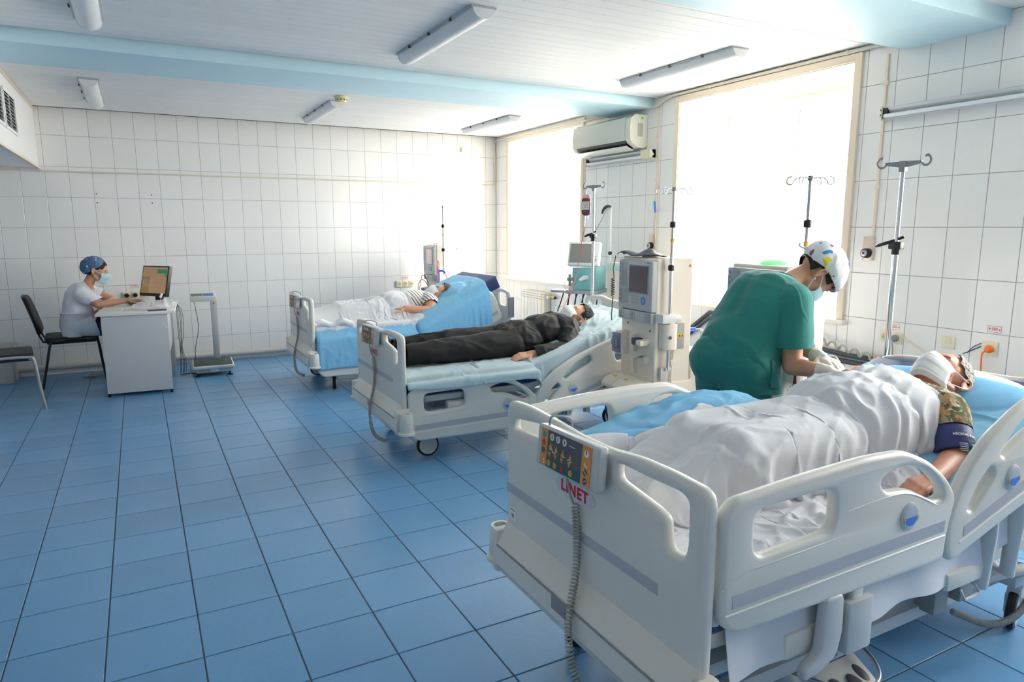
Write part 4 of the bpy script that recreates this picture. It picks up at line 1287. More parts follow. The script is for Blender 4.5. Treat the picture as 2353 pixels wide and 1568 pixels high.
def cloth_obj(name, P, mt, parent=None, label=None, cat=None, sub=1, t=.0012, kind=None, smooth=2, group=None):
    ny, nx = P.shape[:2]
    for _ in range(smooth):
        Q = P.copy(); Q[1:-1, 1:-1] = P[1:-1, 1:-1]*.5+(P[:-2, 1:-1]+P[2:, 1:-1]+P[1:-1, :-2]+P[1:-1, 2:])*.125; P = Q
    idx = np.arange(nx*ny).reshape(ny, nx)
    f = np.stack([idx[:-1, :-1], idx[:-1, 1:], idx[1:, 1:], idx[1:, :-1]], -1).reshape(-1, 4)
    me = bpy.data.meshes.new(name); me.from_pydata(P.reshape(-1, 3).tolist(), [], f.tolist())
    me.polygons.foreach_set('use_smooth', [True]*len(me.polygons))
    o = ob(name, me, mt, parent, label, cat, group, kind)
    if t: thick(o, t)
    if sub: md = o.modifiers.new('sub', 'SUBSURF'); md.levels = sub; md.render_levels = sub
    return o
def sheet_grid(x0, x1, y0, y1, z, dx, comp=(1., 1.), zf=None, seed=0, amp=.01, ylo=None):
    """start positions of a flat sheet over x0..x1, y0..y1; comp < 1 gives slack"""
    nx = max(4, int((x1-x0)/comp[0]/dx)+1); ny = max(4, int((y1-y0)/comp[1]/dx)+1)
    X, Y = np.meshgrid(np.linspace(x0, x1, nx), np.linspace(y0, y1, ny))
    ryv = abs(y1-y0)/comp[1]/(ny-1)
    if ylo is not None:
        lo = np.array([ylo(x) for x in X[0]]); Y = lo[None, :]+(y1-lo)[None, :]*np.linspace(0, 1, ny)[:, None]; ryv = (y1-lo)/comp[1]/(ny-1)
    Z = np.full_like(X, z) if zf is None else zf(X, Y)
    r = np.random.RandomState(seed)
    for k in range(14):
        a = r.uniform(0, 2*PI); fr = r.uniform(8, 34); Z = Z+amp*r.uniform(.3, 1)/fr*12*np.sin((X*math.cos(a)+Y*math.sin(a))*fr+r.uniform(0, 6))
    rest = (abs(x1-x0)/comp[0]/(nx-1), ryv)
    return nx, ny, np.stack([X, Y, Z], -1), rest
def bed_colliders(co, bed_loc, dz, ang, zt, pad=0.):
    bx, by, _ = bed_loc; z = zt+dz; H = .95
    co.box((bx+.03+(H-.03)/2, by, z-.0625), ((H-.03)/2+.01, .43+pad, .0625))
    l = 1.94-H; c, s = math.cos(ang), math.sin(ang); R = Matrix.Rotation(-ang, 3, 'Y')
    co.box((bx+H+c*l/2+s*.0625, by, z+s*l/2-c*.0625), (l/2+.01, .43+pad, .0625), R)
    co.box((bx+1.0, by, z-.19), (.9, .40, .06))

def upsample(P):
    """twice the grid density, smooth in between"""
    def up(A):
        n = A.shape[0]; B = np.zeros((2*n-1,)+A.shape[1:]); B[::2] = A
        L = np.concatenate([A[:1]*2-A[1:2], A, A[-1:]*2-A[-2:-1]])
        B[1::2] = (-L[:-3]+9*L[1:-2]+9*L[2:-1]-L[3:])/16
        return B
    return up(up(P).swapaxes(0, 1)).swapaxes(0, 1)
def crease(P, amp=.008, sc=7., stretch=(1, 1), off=0., fine=.0025, up=True):
    """add sharp pressed creases to a draped sheet, along its own normals"""
    if up: P = upsample(P)
    du = np.gradient(P, axis=1); dv = np.gradient(P, axis=0); n = np.cross(du, dv); n /= np.sqrt((n*n).sum(-1, keepdims=True))+1e-9
    if n[..., 2].mean() < 0: n = -n
    ny, nx = P.shape[:2]; D = np.zeros((ny, nx)); N = mnoise.noise
    for j in range(ny):
        for i in range(nx):
            p = P[j, i]; q = V((p[0]*stretch[0], p[1]*stretch[1], p[2]*.5))*sc+V((off, off*.7, 0))
            w = V((N(q*.5), N(q*.5+V((5, 1, 2))), 0))*1.8
            a = 1-abs(N(q+w*.8))*5.5
            b = 1-abs(N(q*1.8+w*.9+V((3, 3, 3))))*4.5
            c = 1-abs(N(V((q.x*.45+q.y*.35, q.y*1.5-q.x*.8, 4))+w*.5))*6.
            m = N(q*.35+V((9, 9, 9)))+.5
            D[j, i] = (amp*.75*max(a, 0)**1.3+fine*2.2*max(b, 0)+amp*.8*max(c, 0)**1.3)*max(.15, min(1, m*1.6))+amp*.35*N(q*.8)
    e = np.minimum(1, np.minimum.outer(np.minimum(np.arange(ny), np.arange(ny)[::-1])/6.+.3, np.minimum(np.arange(nx), np.arange(nx)[::-1])/6.+.3))
    return P+n*(np.maximum(D, -.0015)*e)[..., None]
def settle(t):
    """children were modelled in room coordinates: keep them there under the person's own origin"""
    inv = (Matrix.Translation(t.location) @ t.rotation_euler.to_matrix().to_4x4()).inverted()
    for c in t.children: c.matrix_parent_inverse = inv
# ================================================================ patients and bedding
m_skin = skin_mat('skin fair', '#d9a68c')
m_skin2 = skin_mat('skin ruddy', '#c98f78', .16)
m_skin3 = skin_mat('skin tan', '#c8987c')
m_mask = mat('mask white', '#eceeed', .75, bump=.04, bscale=300)
m_maskb = mat('mask pale blue', '#bfe0e6', .75, bump=.04, bscale=300)
mat('mask elastic', '#eef1f2', .7)
m_blanket = cloth_mat('white cotton blanket', '#eeeef2', .12, 0, .85, .08, 180)
m_sheetw = cloth_mat('white bed linen', '#e9ebf3', .12, 0, .85, .08, 150)
m_bluesheet = cloth_mat('bright blue nonwoven sheet', '#a6e0fd', .40, .03, .7, .12, 160)
m_palesheet = cloth_mat('pale blue nonwoven sheet', '#ecfafe', .42, .05, .7, .12, 160)
def camo():
    m = mat('woodland camouflage', '#9c8f74', .85, bump=.1, bscale=160)
    n, l = m.node_tree.nodes, m.node_tree.links; p = n['Principled BSDF']
    tc = n.new('ShaderNodeTexCoord'); last = None
    for i, (col, sc, th) in enumerate((('#6d6a48', 17, .52), ('#b0845c', 24, .60), ('#3c3f2c', 30, .62), ('#c8c0a6', 26, .62))):
        mp = n.new('ShaderNodeMapping'); mp.inputs['Location'].default_value = (i*3.1, i*1.7, i*.9); l.new(tc.outputs['Object'], mp.inputs[0])
        z = n.new('ShaderNodeTexNoise'); z.inputs['Scale'].default_value = sc; z.inputs['Detail'].default_value = 3; z.inputs['Distortion'].default_value = 1.2; l.new(mp.outputs[0], z.inputs['Vector'])
        g = n.new('ShaderNodeMath'); g.operation = 'GREATER_THAN'; g.inputs[1].default_value = th; l.new(z.outputs['Fac'], g.inputs[0])
        x = n.new('ShaderNodeMix'); x.data_type = 'RGBA'; l.new(g.outputs[0], x.inputs[0]); x.inputs[7].default_value = (*hexc(col), 1)
        if last: l.new(last.outputs[2], x.inputs[6])
        else: x.inputs[6].default_value = (*hexc('#a3967a'), 1)
        last = x
    l.new(last.outputs[2], p.inputs['Base Color'])
    return m
def spots(name, base, cols, scale, size, rough=.8, warpv=.12):
    """printed motifs: cells each holding one small coloured shape"""
    m = mat(name, base, rough, bump=.2, bscale=200); n, l = m.node_tree.nodes, m.node_tree.links; p = n['Principled BSDF']
    tc = n.new('ShaderNodeTexCoord'); nz = n.new('ShaderNodeTexNoise'); nz.inputs['Scale'].default_value = scale*1.6; nz.inputs['Detail'].default_value = 0; l.new(tc.outputs['Object'], nz.inputs['Vector'])
    mx = n.new('ShaderNodeVectorMath'); mx.operation = 'MULTIPLY_ADD'; l.new(nz.outputs['Color'], mx.inputs[0]); mx.inputs[1].default_value = (warpv/scale*2,)*3; l.new(tc.outputs['Object'], mx.inputs[2])
    vo = n.new('ShaderNodeTexVoronoi'); vo.inputs['Scale'].default_value = scale; vo.inputs['Randomness'].default_value = .75; l.new(mx.outputs[0], vo.inputs['Vector'])
    g = n.new('ShaderNodeMath'); g.operation = 'LESS_THAN'; g.inputs[1].default_value = size; l.new(vo.outputs['Distance'], g.inputs[0])
    sp = n.new('ShaderNodeSeparateColor'); l.new(vo.outputs['Color'], sp.inputs[0])
    cr = n.new('ShaderNodeValToRGB'); cr.color_ramp.interpolation = 'CONSTANT'; l.new(sp.outputs[0], cr.inputs[0])
    el = cr.color_ramp.elements
    while len(el) < len(cols): el.new(.5)
    for i, c in enumerate(cols): el[i].position = i/len(cols); el[i].color = (*hexc(c), 1)
    x = n.new('ShaderNodeMix'); x.data_type = 'RGBA'; x.inputs[6].default_value = (*hexc(base), 1); l.new(g.outputs[0], x.inputs[0]); l.new(cr.outputs[0], x.inputs[7])
    l.new(x.outputs[2], p.inputs['Base Color'])
    return m
def striped():
    m = mat('striped jersey', '#efeae6', .8); n, l = m.node_tree.nodes, m.node_tree.links; p = n['Principled BSDF']
    tc = n.new('ShaderNodeTexCoord'); mp = n.new('ShaderNodeMapping'); mp.inputs['Rotation'].default_value = (0, math.radians(26), 0); l.new(tc.outputs['Object'], mp.inputs[0])
    w = n.new('ShaderNodeTexWave'); w.bands_direction = 'X'; w.inputs['Scale'].default_value = 11.; w.inputs['Distortion'].default_value = .6; w.inputs['Detail Scale'].default_value = 2; l.new(mp.outputs[0], w.inputs['Vector'])
    cr = n.new('ShaderNodeValToRGB'); cr.color_ramp.interpolation = 'CONSTANT'; e = cr.color_ramp.elements; e[0].position = 0; e[0].color = (*hexc('#2b2730'), 1); e[1].position = .16; e[1].color = (*hexc('#f0ebe7'), 1)
    q = e.new(.62); q.color = (*hexc('#d9bfb8'), 1); q = e.new(.68); q.color = (*hexc('#f0ebe7'), 1)
    l.new(w.outputs['Fac'], cr.inputs[0]); l.new(cr.outputs[0], p.inputs['Base Color'])
    return m

# ---------------------------------------------------------------- patient on the nearest bed
def patient_A():
    Y = -6.762; z0 = .635
    t = thing('person', 'grey-haired man in a camouflage shirt and white mask lying on the nearest bed', 'person', (.5, Y, z0))
    R = head_R((-.42, .10, .90), (.86, .13, .42)); hc = V((1.275, Y-.015, .885))
    shL, shR = V((1.01, -6.945, .832)), V((1.02, -6.575, .845))
    el, wl = V((.925, -7.045, .702)), V((.70, -7.105, .690))
    er, wr = V((.96, -6.44, .80)), V((1.10, -6.50, .86))
    P = head_prims(hc, R, 1.06)+neck_prim(hc, R, (1.06, Y, .83), 1.04, .060)
    # shoulders, chest, belly, hips
    P += [('c', (1.03, Y-.13, .83), (1.03, Y+.13, .84), .074, .074), ('e', (.93, Y, .82), (.20, .185, .110)), ('e', (.76, Y, .79), (.26, .19, .14)), ('e', (.50, Y, .76), (.20, .185, .125)),
          ('c', (1.09, Y, .845), (1.00, Y-.11, .84), .05, .055), ('c', (1.09, Y, .845), (1.00, Y+.11, .84), .05, .055)]
    P += [('c', shL, el, .058, .046), ('c', el, wl, .047, .030), ('c', shR, er, .056, .044), ('c', er, wr, .043, .029)]
    legs = [('c', (.47, Y-.09, .765), (.08, Y-.10, .80), .098, .070), ('c', (.08, Y-.10, .80), (-.18, Y-.09, .70), .060, .042), ('c', (-.18, Y-.09, .70), (-.19, Y-.11, .735), .038, .028),
            ('c', (.47, Y+.09, .765), (.08, Y+.10, .79), .098, .070), ('c', (.08, Y+.10, .79), (-.18, Y+.10, .70), .060, .042), ('c', (-.18, Y+.10, .70), (-.19, Y+.12, .735), .038, .028)]
    P += legs
    body = list(P)
    P += hand_prims(wl, (-.93, -.02, -.06), (.0, -.25, .95), -1, .55, .8, 1.02)
    P += hand_prims(wr, (.93, -.05, .30), (.0, -.3, .95), 1, .5, .8)
    me = blob('body', P, .0040, 3); ob('body', me, m_skin2, t)
    inv = R.transposed()
    hair(t, hc, R, lambda q, w: q.x < (.058 if q.z > .035 and abs(q.y) > .03 else .045 if abs(q.y) > .052 else .03)+w and q.z > -.062 and not (abs(q.y) > .055 and q.z < .02 and q.x > -.028) and not (q.z < .035 and q.x > .03), '#a8a29c', 1.06, .0105, 7000, .008, 'short grey hair', 3)
    mask(t, hc, R, m_mask, 'white surgical mask', 1.06); eyes(t, hc, R, 1.06, brow='#7d7068')
    S_ = [('c', (1.03, Y-.13, .83), (1.03, Y+.13, .84), .086, .086), ('e', (.93, Y, .822), (.21, .195, .118)), ('e', (.74, Y, .79), (.25, .195, .15)), ('c', (1.08, Y, .85), (1.00, Y-.11, .84), .066, .07), ('c', (1.08, Y, .85), (1.00, Y+.11, .84), .066, .07),
          ('c', shL, lerp(shL, el, .6), .076, .070), ('c', shR, lerp(shR, er, .85), .072, .064)]
    cuts = [(lerp(shL, el, .44), el-shL, lerp(shL, el, .7), .15), (lerp(shR, er, .7), er-shR, lerp(shR, er, .9), .13), (V((1.108, Y, .86)), V((.9, 0, .35)), V((1.17, Y, .88)), .13)]
    body += S_[:6]
    me = blob('camouflage_shirt', S_, .0065, 3, cuts, folds(.007, 11, (1.6, 1, 1)))
    thick(ob('camouflage_shirt', me, camo(), t, 'camouflage T-shirt in browns and greens'), .002)
    # blood pressure cuff
    a, b = lerp(shL, el, .44), lerp(shL, el, .93)
    m = MB(); d = (b-a); L = d.length
    m.ring([(0, .066), (.006, .071), (L*.5, .069), (L-.006, .066), (L, .061)], a, d, 40, False)
    cu = ob('pressure_cuff', m, mat('cuff navy', '#27306b', .5, bump=.2, bscale=120), None, 'navy blood pressure cuff around the lying man\'s upper arm', 'pressure cuff'); thick(cu, .005)
    uu = V((-.25, -.80, .60)); dn = d.normalized(); uu = (uu-dn*uu.dot(dn)).normalized(); ww = dn.cross(uu)
    Rm = Matrix((ww, -dn, uu)).transposed().to_4x4()
    # text runs along the arm's girth, upright towards the shoulder
    for s_, off, sz in (('MEDICAL CARE', .075, .0125),):
        me = text_mesh(s_, sz, .0006, .0002); me.materials.append(m_white)
        Rt = Matrix((-ww, -dn*-1, uu)).transposed().to_4x4()
        # wrap onto the cylinder
        r = .0745
        for v in me.vertices:
            an = v.co.x/r; v.co = a+dn*(.045-v.co.y)+(uu*math.cos(an)+ww*math.sin(an)*-1)*(r+v.co.z)
        ob('cuff_lettering', me, None, cu)
    m = MB()
    for k in range(5):
        for (x0, x1) in ((-.03, -.004), (.012, .03)):
            q = []
            for (x, y) in ((x0, .098+k*.007), (x1, .098+k*.007), (x1, .100+k*.007), (x0, .100+k*.007)):
                an = x/.0745; q.append(a+dn*(y-.02)+(uu*math.cos(an)-ww*math.sin(an))*.0748)
            m.quad(*q)
    ob('cuff_print', m, m_white, cu, kind='stuff')
    m = MB(); m.tube(spline([b+uu*.052-dn*.02, b+V((.05, -.10, .035)), (1.10, -7.16, .72), (1.18, -7.22, .80), (1.35, -7.27, .88), (1.8, -7.3, .95)], 8), .0055, 8)
    ob('cuff_hose', m, m_rubber, cu, 'black air hose of the cuff')
    settle(t)
    return t, body, (hc, R)
pA, bodyA, _ = patient_A()

# hanging linen along the near side of the nearest mattress
def curtain(x0, x1, ytop, ztop, zlow, y_at, nx, nz, amp, seed, zt_fn):
    r = random.Random(seed); ph = [(r.uniform(6, 24), r.uniform(0, 6), r.uniform(.3, 1)) for _ in range(6)]
    P = np.zeros((nz, nx, 3))
    for i in range(nx):
        x = x0+(x1-x0)*i/(nx-1); zt = zt_fn(x); zb = zlow(x)
        for j in range(nz):
            v = j/(nz-1); w = sum(a*math.sin(f*x+p) for f, p, a in ph)/3
            P[j, i] = (x, y_at(v)+amp*w*v*(.4+.6*v), zt+(zb-zt)*v+.004*w*v)
    return P
def zlowA(x):
    base = .385+.012*math.sin(x*3.1)+.006*math.sin(x*17)
    return base+max(0, x-.72)*.26
Pc = curtain(-.283, 1.55, 0, 0, zlowA, lambda v: -7.183-.014*min(1, v*2)-.03*max(0, v-.5), 150, 26, .013, 4, lambda x: .625+max(0, x-.57)*.268)
cloth_obj('bed_sheet', Pc, m_sheetw, None, 'white under-sheet hanging down the near side of the nearest bed', 'sheet', 1)
b = MB()
Pk = np.zeros((10, 14, 3))
for j in range(10):
    for i in range(14):
        a = j/9*PI*1.15; w = .006*math.sin(i*1.3+j)
        Pk[j, i] = (-.335+.028*i/13+.004*math.sin(j), -7.165-.035*math.sin(a)-w, .60-.075*(j/9)+.03*math.cos(a)+.004*math.sin(i*.9))
cloth_obj('folded_cloth', Pk, mat('beige cloth', '#cfc4ad', .85), None, 'small beige cloth tucked between the near mattress corner and the footboard', 'cloth', 1)

# blue sheet and white blanket of the nearest bed
cA = Coll(); bed_colliders(cA, AB, .07, ANG['A'], .56)
roll = [('c', (-.24, -6.415, .705), (.30, -6.40, .775), .07, .085), ('c', (.30, -6.40, .775), (.66, -6.40, .78), .085, .06)]
P_ = spline([(-.26, -6.42, .70), (.05, -6.40, .745), (.30, -6.40, .775), (.50, -6.405, .775), (.66, -6.41, .75)], 8)
m = MB(); m.tube(P_, [.05+.025*math.sin(PI*i/(len(P_)-1)) for i in range(len(P_))], 28)
rm = m.mesh('rolled_sheet'); rs_ = bpy.data.objects.new('tmp', rm); COL.objects.link(rs_); rs_.modifiers.new('s', 'SUBSURF').levels = 2; rm = bpy.data.meshes.new_from_object(rs_.evaluated_get(bpy.context.evaluated_depsgraph_get())); bpy.data.objects.remove(rs_); warp(rm, folds(.022, 6, (1, 2.2, 2.2)))
ob('rolled_sheet', rm, m_bluesheet, None, 'blue sheet rolled up along the far rail of the nearest bed', 'sheet')
cA.prims(roll)
cA.prims([p for p in bodyA if not (p[0] == 'c' and min(p[1][1], p[2][1]) < -6.94)], .0)
cA.box((.10, -6.262, .70), (.50, .03, .19)); cA.prims([('e', (.42, -6.762, .765), (.26, .185, .108))]); cA.box((.10, -7.247, .70), (.50, .018, .19)); cA.box((-.40, -6.762, .6), (.03, .5, .28))
nx, ny, P0, rest = sheet_grid(-.34, 1.50, -7.18, -6.30, .9, .017, (.96, .93), lambda X, Y: .70+np.maximum(0, X-.57)*.268+.12*(np.abs(Y+6.4) < .12), 5, .006)
cS = Coll(); bed_colliders(cS, AB, .07, ANG['A'], .56); cS.prims(roll); cS.box((.10, -6.262, .70), (.50, .03, .19)); cS.box((.10, -7.247, .70), (.50, .018, .19)); cS.box((-.40, -6.762, .6), (.03, .5, .28))
cS.ell((1.38, -6.75, .838), (.20, .33, .05), Matrix.Rotation(-ANG['A'], 3, 'Y'))
PS = drape(nx, ny, P0, rest, cS, 110, 6, .004, .3, .05)
PS = crease(PS, .007, 6, (1, 1), 9., .0015)
cloth_obj('blue_sheet', PS, m_bluesheet, None, 'bright blue disposable sheet under the lying man on the nearest bed', 'sheet', 0)
m = MB(); m.sph((1.38, -6.75, .830), (.19, .32, .05), 28, 14, Matrix.Rotation(-ANG['A'], 3, 'Y')); ob('pillow', m, m_sheetw, None, 'flat pillow hidden beneath the blue sheet of the nearest bed', 'pillow')
nx, ny, P0, rest = sheet_grid(-.36, .99, -7.235, -6.36, .99, .0115, (.80, .74), lambda X, Y: 1.00-.00*X, 11, .03, lambda x: -7.215+.09*math.exp(-((x-.12)/.22)**2)+.205*min(1, max(0, (x-.50)/.28)))
# the upper edge runs slanting, lower on the side towards the camera
PB = drape(nx, ny, P0, rest, cA, 150, 6, .017, .4, .03, g=.0018)
PB = crease(PB, .017, 5.6, (1, 1.3), 2., .0035)
cloth_obj('blanket', PB, m_blanket, None, 'crumpled white blanket over the man on the nearest bed', 'blanket', 0, .003, smooth=2)

# ---------------------------------------------------------------- patient on the middle bed
m_blk = mat('black tracksuit cloth', '#121213', .72, bump=.12, bscale=140)
m_blk2 = mat('black trousers cloth', '#0b0b0c', .8, bump=.12, bscale=140)
def patient_B():
    Y = -3.90; z0 = .56
    t = thing('person', 'dark-haired man in a black jacket and black trousers lying on the middle bed', 'person', (.7, Y, z0))
    R = head_R((-.50, .12, .86), (.80, -.05, .50)); hc = V((1.48, Y, .79))
    shL, shR = V((1.30, -4.06, .715)), V((1.28, -3.72, .73))
    el, wl = V((1.21, -4.18, .60)), V((.92, -4.165, .600))
    er, wr = V((1.08, -3.62, .66)), V((.86, -3.62, .69))
    P = head_prims(hc, R, .98)+neck_prim(hc, R, (1.36, Y, .74), .98, .057)
    tor = [('c', (1.30, Y-.12, .735), (1.30, Y+.12, .74), .075, .075), ('e', (1.18, Y, .705), (.19, .165, .105)), ('e', (.98, Y, .675), (.20, .16, .105)), ('e', (.84, Y, .655), (.15, .165, .095))]
    legs = [('c', (.84, Y-.085, .645), (.44, Y-.10, .655), .088, .062), ('c', (.44, Y-.10, .655), (.04, Y-.12, .635), .062, .044), ('c', (.84, Y+.085, .65), (.44, Y+.10, .675), .088, .062), ('c', (.44, Y+.10, .675), (.04, Y+.13, .64), .062, .044)]
    feet = [('c', (.02, Y-.12, .63), (-.015, Y-.15, .73), .040, .030), ('c', (.02, Y+.13, .63), (-.015, Y+.17, .73), .040, .030)]
    arms = [('c', shL, el, .054, .042), ('c', el, wl, .043, .028), ('c', shR, er, .054, .042), ('c', er, wr, .042, .028)]
    P += tor+legs+feet+arms
    P += hand_prims(wl, (-.96, .02, -.06), (.0, -.35, .93), -1, .45, .7, 1.05)+hand_prims(wr, (-.92, .08, .28), (-.1, .2, .95), 1, .7, .8)
    me = blob('body', P, .0048, 3); ob('body', me, m_skin, t)
    hair(t, hc, R, lambda q, w: (q.x < .035+w and q.z > -.075 and not (abs(q.y) > .052 and q.z < .012 and q.x > -.030)) or (q.z > .075+w and q.x < .065), '#25211f', .98, .014, 3600, .013, 'short dark curly hair', 5, .007)
    mask(t, hc, R, m_mask, 'white surgical mask', .98); eyes(t, hc, R, .98)
    J = [('c', (1.30, Y-.12, .735), (1.30, Y+.12, .74), .094, .094), ('e', (1.18, Y, .71), (.20, .185, .125)), ('e', (.98, Y, .68), (.20, .18, .122)), ('c', (.86, Y-.05, .665), (.86, Y+.05, .67), .112, .112),
         ('c', shL, el, .078, .066), ('c', el, lerp(el, wl, .88), .066, .052), ('c', lerp(el, wl, .78), lerp(el, wl, .97), .054, .040), ('c', shR, er, .076, .064), ('c', er, lerp(er, wr, .85), .064, .05), ('c', lerp(er, wr, .78), lerp(er, wr, .97), .052, .040),
         ('c', (1.385, Y-.06, .745), (1.385, Y+.06, .75), .055, .055), ('c', (1.44, Y-.075, .725), (1.50, Y-.03, .715), .040, .035), ('c', (1.50, Y-.03, .715), (1.46, Y+.07, .73), .035, .035)]
    cuts = [(lerp(el, wl, .94), wl-el, wl, .09), (lerp(er, wr, .94), wr-er, wr, .09)]
    me = blob('jacket', J, .0065, 2, cuts, folds(.014, 9, (1, 1.3, 1.3), 3., 1.2)); thick(ob('jacket', me, m_blk, t, 'loose black hooded jacket'), .0025)
    Lg = [('c', (.86, Y-.075, .65), (.44, Y-.10, .655), .108, .084), ('c', (.44, Y-.10, .655), (.03, Y-.12, .645), .084, .066), ('c', (.86, Y+.075, .655), (.44, Y+.10, .675), .108, .084), ('c', (.44, Y+.10, .675), (.03, Y+.13, .65), .084, .066), ('c', (.87, Y-.06, .66), (.87, Y+.06, .665), .112, .112)]
    me = blob('trousers', Lg, .007, 2, [(V((.035, Y, .64)), V((-1, 0, 0)), V((-.02, Y-.12, .65)), .14), (V((.035, Y, .64)), V((-1, 0, 0)), V((-.02, Y+.13, .65)), .14)], folds(.011, 7, (.8, 1.4, 1.4), 8., 1.1)); thick(ob('trousers', me, m_blk2, t, 'black trousers'), .0025)
    me = blob('socks', [(p[0], p[1], p[2], p[3]+.006, p[4]+.006) for p in feet]+[('c', (.10, Y-.12, .635), (.02, Y-.12, .63), .052, .046), ('c', (.10, Y+.13, .64), (.02, Y+.13, .63), .052, .046)], .006, 2); ob('socks', me, m_blk2, t, 'black socks', kind='stuff')
    settle(t)
    return J+Lg
bodyB = patient_B()
cB = Coll(); bed_colliders(cB, BB, 0, ANG['B'], .555)
cB.prims([('e', (1.58, -3.87, .745), (.19, .33, .055), Matrix.Rotation(-ANG['B'], 3, 'Y'))])
cB.box((-.11, -3.87, .55), (.03, .5, .27)); cB.box((.40, -4.355, .36), (.47, .021, .165)); cB.box((1.35, -4.355, .45), (.42, .021, .10), Matrix.Rotation(-.4, 3, 'Y'))
m = MB(); m.sph((1.58, -3.87, .735), (.185, .32, .055), 28, 14, Matrix.Rotation(-ANG['B'], 3, 'Y')); ob('pillow', m, m_sheetw, None, 'flat pillow beneath the pale blue sheet of the middle bed', 'pillow')
nx, ny, P0, rest = sheet_grid(-.06, 1.92, -4.405, -3.42, .8, .0165, (.93, .95), lambda X, Y: .585+np.maximum(0, X-.86)*.31+.0*Y, 21, .022)
PS = drape(nx, ny, P0, rest, cB, 150, 6, .009, .6, .015, g=.0018)
PS = crease(PS, .006, 6.5, (1, 1), 4., .0015)
cloth_obj('disposable_sheet', PS, m_palesheet, None, 'pale blue disposable sheet hanging over the side of the middle bed', 'sheet', 0, .0008)

# ---------------------------------------------------------------- patient on the farthest bed
def patient_C():
    Y = -1.69
    t = thing('person', 'grey-haired woman in a striped top lying on the farthest bed', 'person', (.7, Y, .6))
    R = head_R((-.56, .12, .82), (.80, .02, .60)); hc = V((1.245, Y-.03, .79))
    shL, shR = V((1.06, -1.88, .74)), V((1.06, -1.51, .75))
    el, wl = V((1.04, -1.99, .665)), V((.80, -1.90, .70)); er, wr = V((.92, -1.42, .68)), V((.74, -1.45, .70))
    P = head_prims(hc, R, 1.08)+neck_prim(hc, R, (1.11, Y, .755), .97, .055)
    tor = [('c', (1.07, Y-.12, .75), (1.07, Y+.12, .755), .07, .07), ('e', (.95, Y, .725), (.18, .175, .115)), ('e', (.76, Y, .705), (.19, .17, .12)), ('e', (.58, Y, .69), (.17, .175, .105))]
    legs = [('c', (.55, Y-.09, .68), (.20, Y-.09, .685), .092, .064), ('c', (.20, Y-.09, .685), (-.05, Y-.09, .64), .06, .042), ('c', (.55, Y+.09, .685), (.20, Y+.09, .69), .092, .064), ('c', (.20, Y+.09, .69), (-.05, Y+.09, .64), .06, .042)]
    P += tor+legs+[('c', shL, el, .070, .056), ('c', el, wl, .052, .032), ('c', shR, er, .056, .044), ('c', er, wr, .044, .028)]+hand_prims(wl, (-.9, .35, .05), (0, -.2, .95), -1, .5, .7, .95)
    me = blob('body', P, .0055, 3); ob('body', me, m_skin, t)
    hair(t, hc, R, lambda q, w: (q.x < .040+w and q.z > -.08 and not (abs(q.y) > .05 and q.z < .012 and q.x > -.028)) or (q.z > .07+w and q.x < .07), '#6b625c', 1.08, .016, 2600, .02, 'short brown-grey hair', 7, .007)
    mask(t, hc, R, m_mask, 'white surgical mask', 1.08); eyes(t, hc, R, 1.08)
    S_ = [('c', (1.07, Y-.12, .75), (1.07, Y+.12, .755), .086, .086), ('e', (.95, Y, .73), (.19, .19, .128)), ('e', (.76, Y, .71), (.20, .185, .13)), ('c', shL, lerp(shL, el, .6), .086, .080), ('c', shR, lerp(shR, er, .6), .074, .066)]
    me = blob('striped_top', S_, .008, 3, [(lerp(shL, el, .38), el-shL, lerp(shL, el, .6), .13), (lerp(shR, er, .45), er-shR, lerp(shR, er, .7), .13), (V((1.125, Y, .77)), V((.9, 0, .4)), V((1.18, Y, .79)), .12)], folds(.007, 9, (1, 1, 1), 5.))
    thick(ob('striped_top', me, striped(), t, 'white top with thin dark stripes'), .002)
    m = MB(); T = lambda x, y, z: hc+R @ (V((x, y, z))*1.08)
    m.tube([T(-.01, -.084, .012), T(.05, -.082, .012), T(.095, -.055, .012)], .0018, 6); ob('glasses_arm', m, m_black, t, 'dark arm of a pair of glasses')
    settle(t)
    return S_+tor+legs
bodyC = patient_C()
cC = Coll(); CBx = (CB[0], CB[1], 0); bed_colliders(cC, CBx, .025, ANG['C'], .57)
pil = [('e', (1.36, -1.72, .79), (.22, .36, .085), Matrix.Rotation(-ANG['C'], 3, 'Y'))]
m = MB(); m.sph((1.36, -1.72, .78), (.215, .35, .08), 28, 14, Matrix.Rotation(-ANG['C'], 3, 'Y')); ob('pillow', m, m_sheetw, None, 'plump pillow beneath the bright blue sheet of the farthest bed', 'pillow')
cC.prims(pil); cC.box((-.17, -1.67, .58), (.03, .5, .28)); cC.box((.35, -2.155, .34), (.47, .02, .16)); cC.cap((.87, -2.155, .51), (1.62, -2.155, .855), .034, .034); cC.cap((.95, -2.155, .40), (1.66, -2.155, .73), .034, .034)
nx, ny, P0, rest = sheet_grid(-.12, 1.66, -2.35, -1.24, .85, .0165, (.94, .96), lambda X, Y: .625+np.maximum(0, X-.80)*.44+.08*(X > 1.15), 31, .02)
PS = drape(nx, ny, P0, rest, cC, 160, 6, .009, .55, .02, g=.0018)
PS = crease(PS, .006, 6, (1, 1), 14., .0015)
cloth_obj('disposable_sheet', PS, m_bluesheet, None, 'bright blue disposable sheet hanging low over the side of the farthest bed', 'sheet', 0, .0008)
cC.prims(bodyC)
nx, ny, P0, rest = sheet_grid(-.12, .93, -2.13, -1.30, .90, .014, (.86, .84), None, 41, .03)
PB = drape(nx, ny, P0, rest, cC, 150, 6, .012, .4, .02, g=.0018)
PB = crease(PB, .008, 6.5, (1, 1.2), 24.)
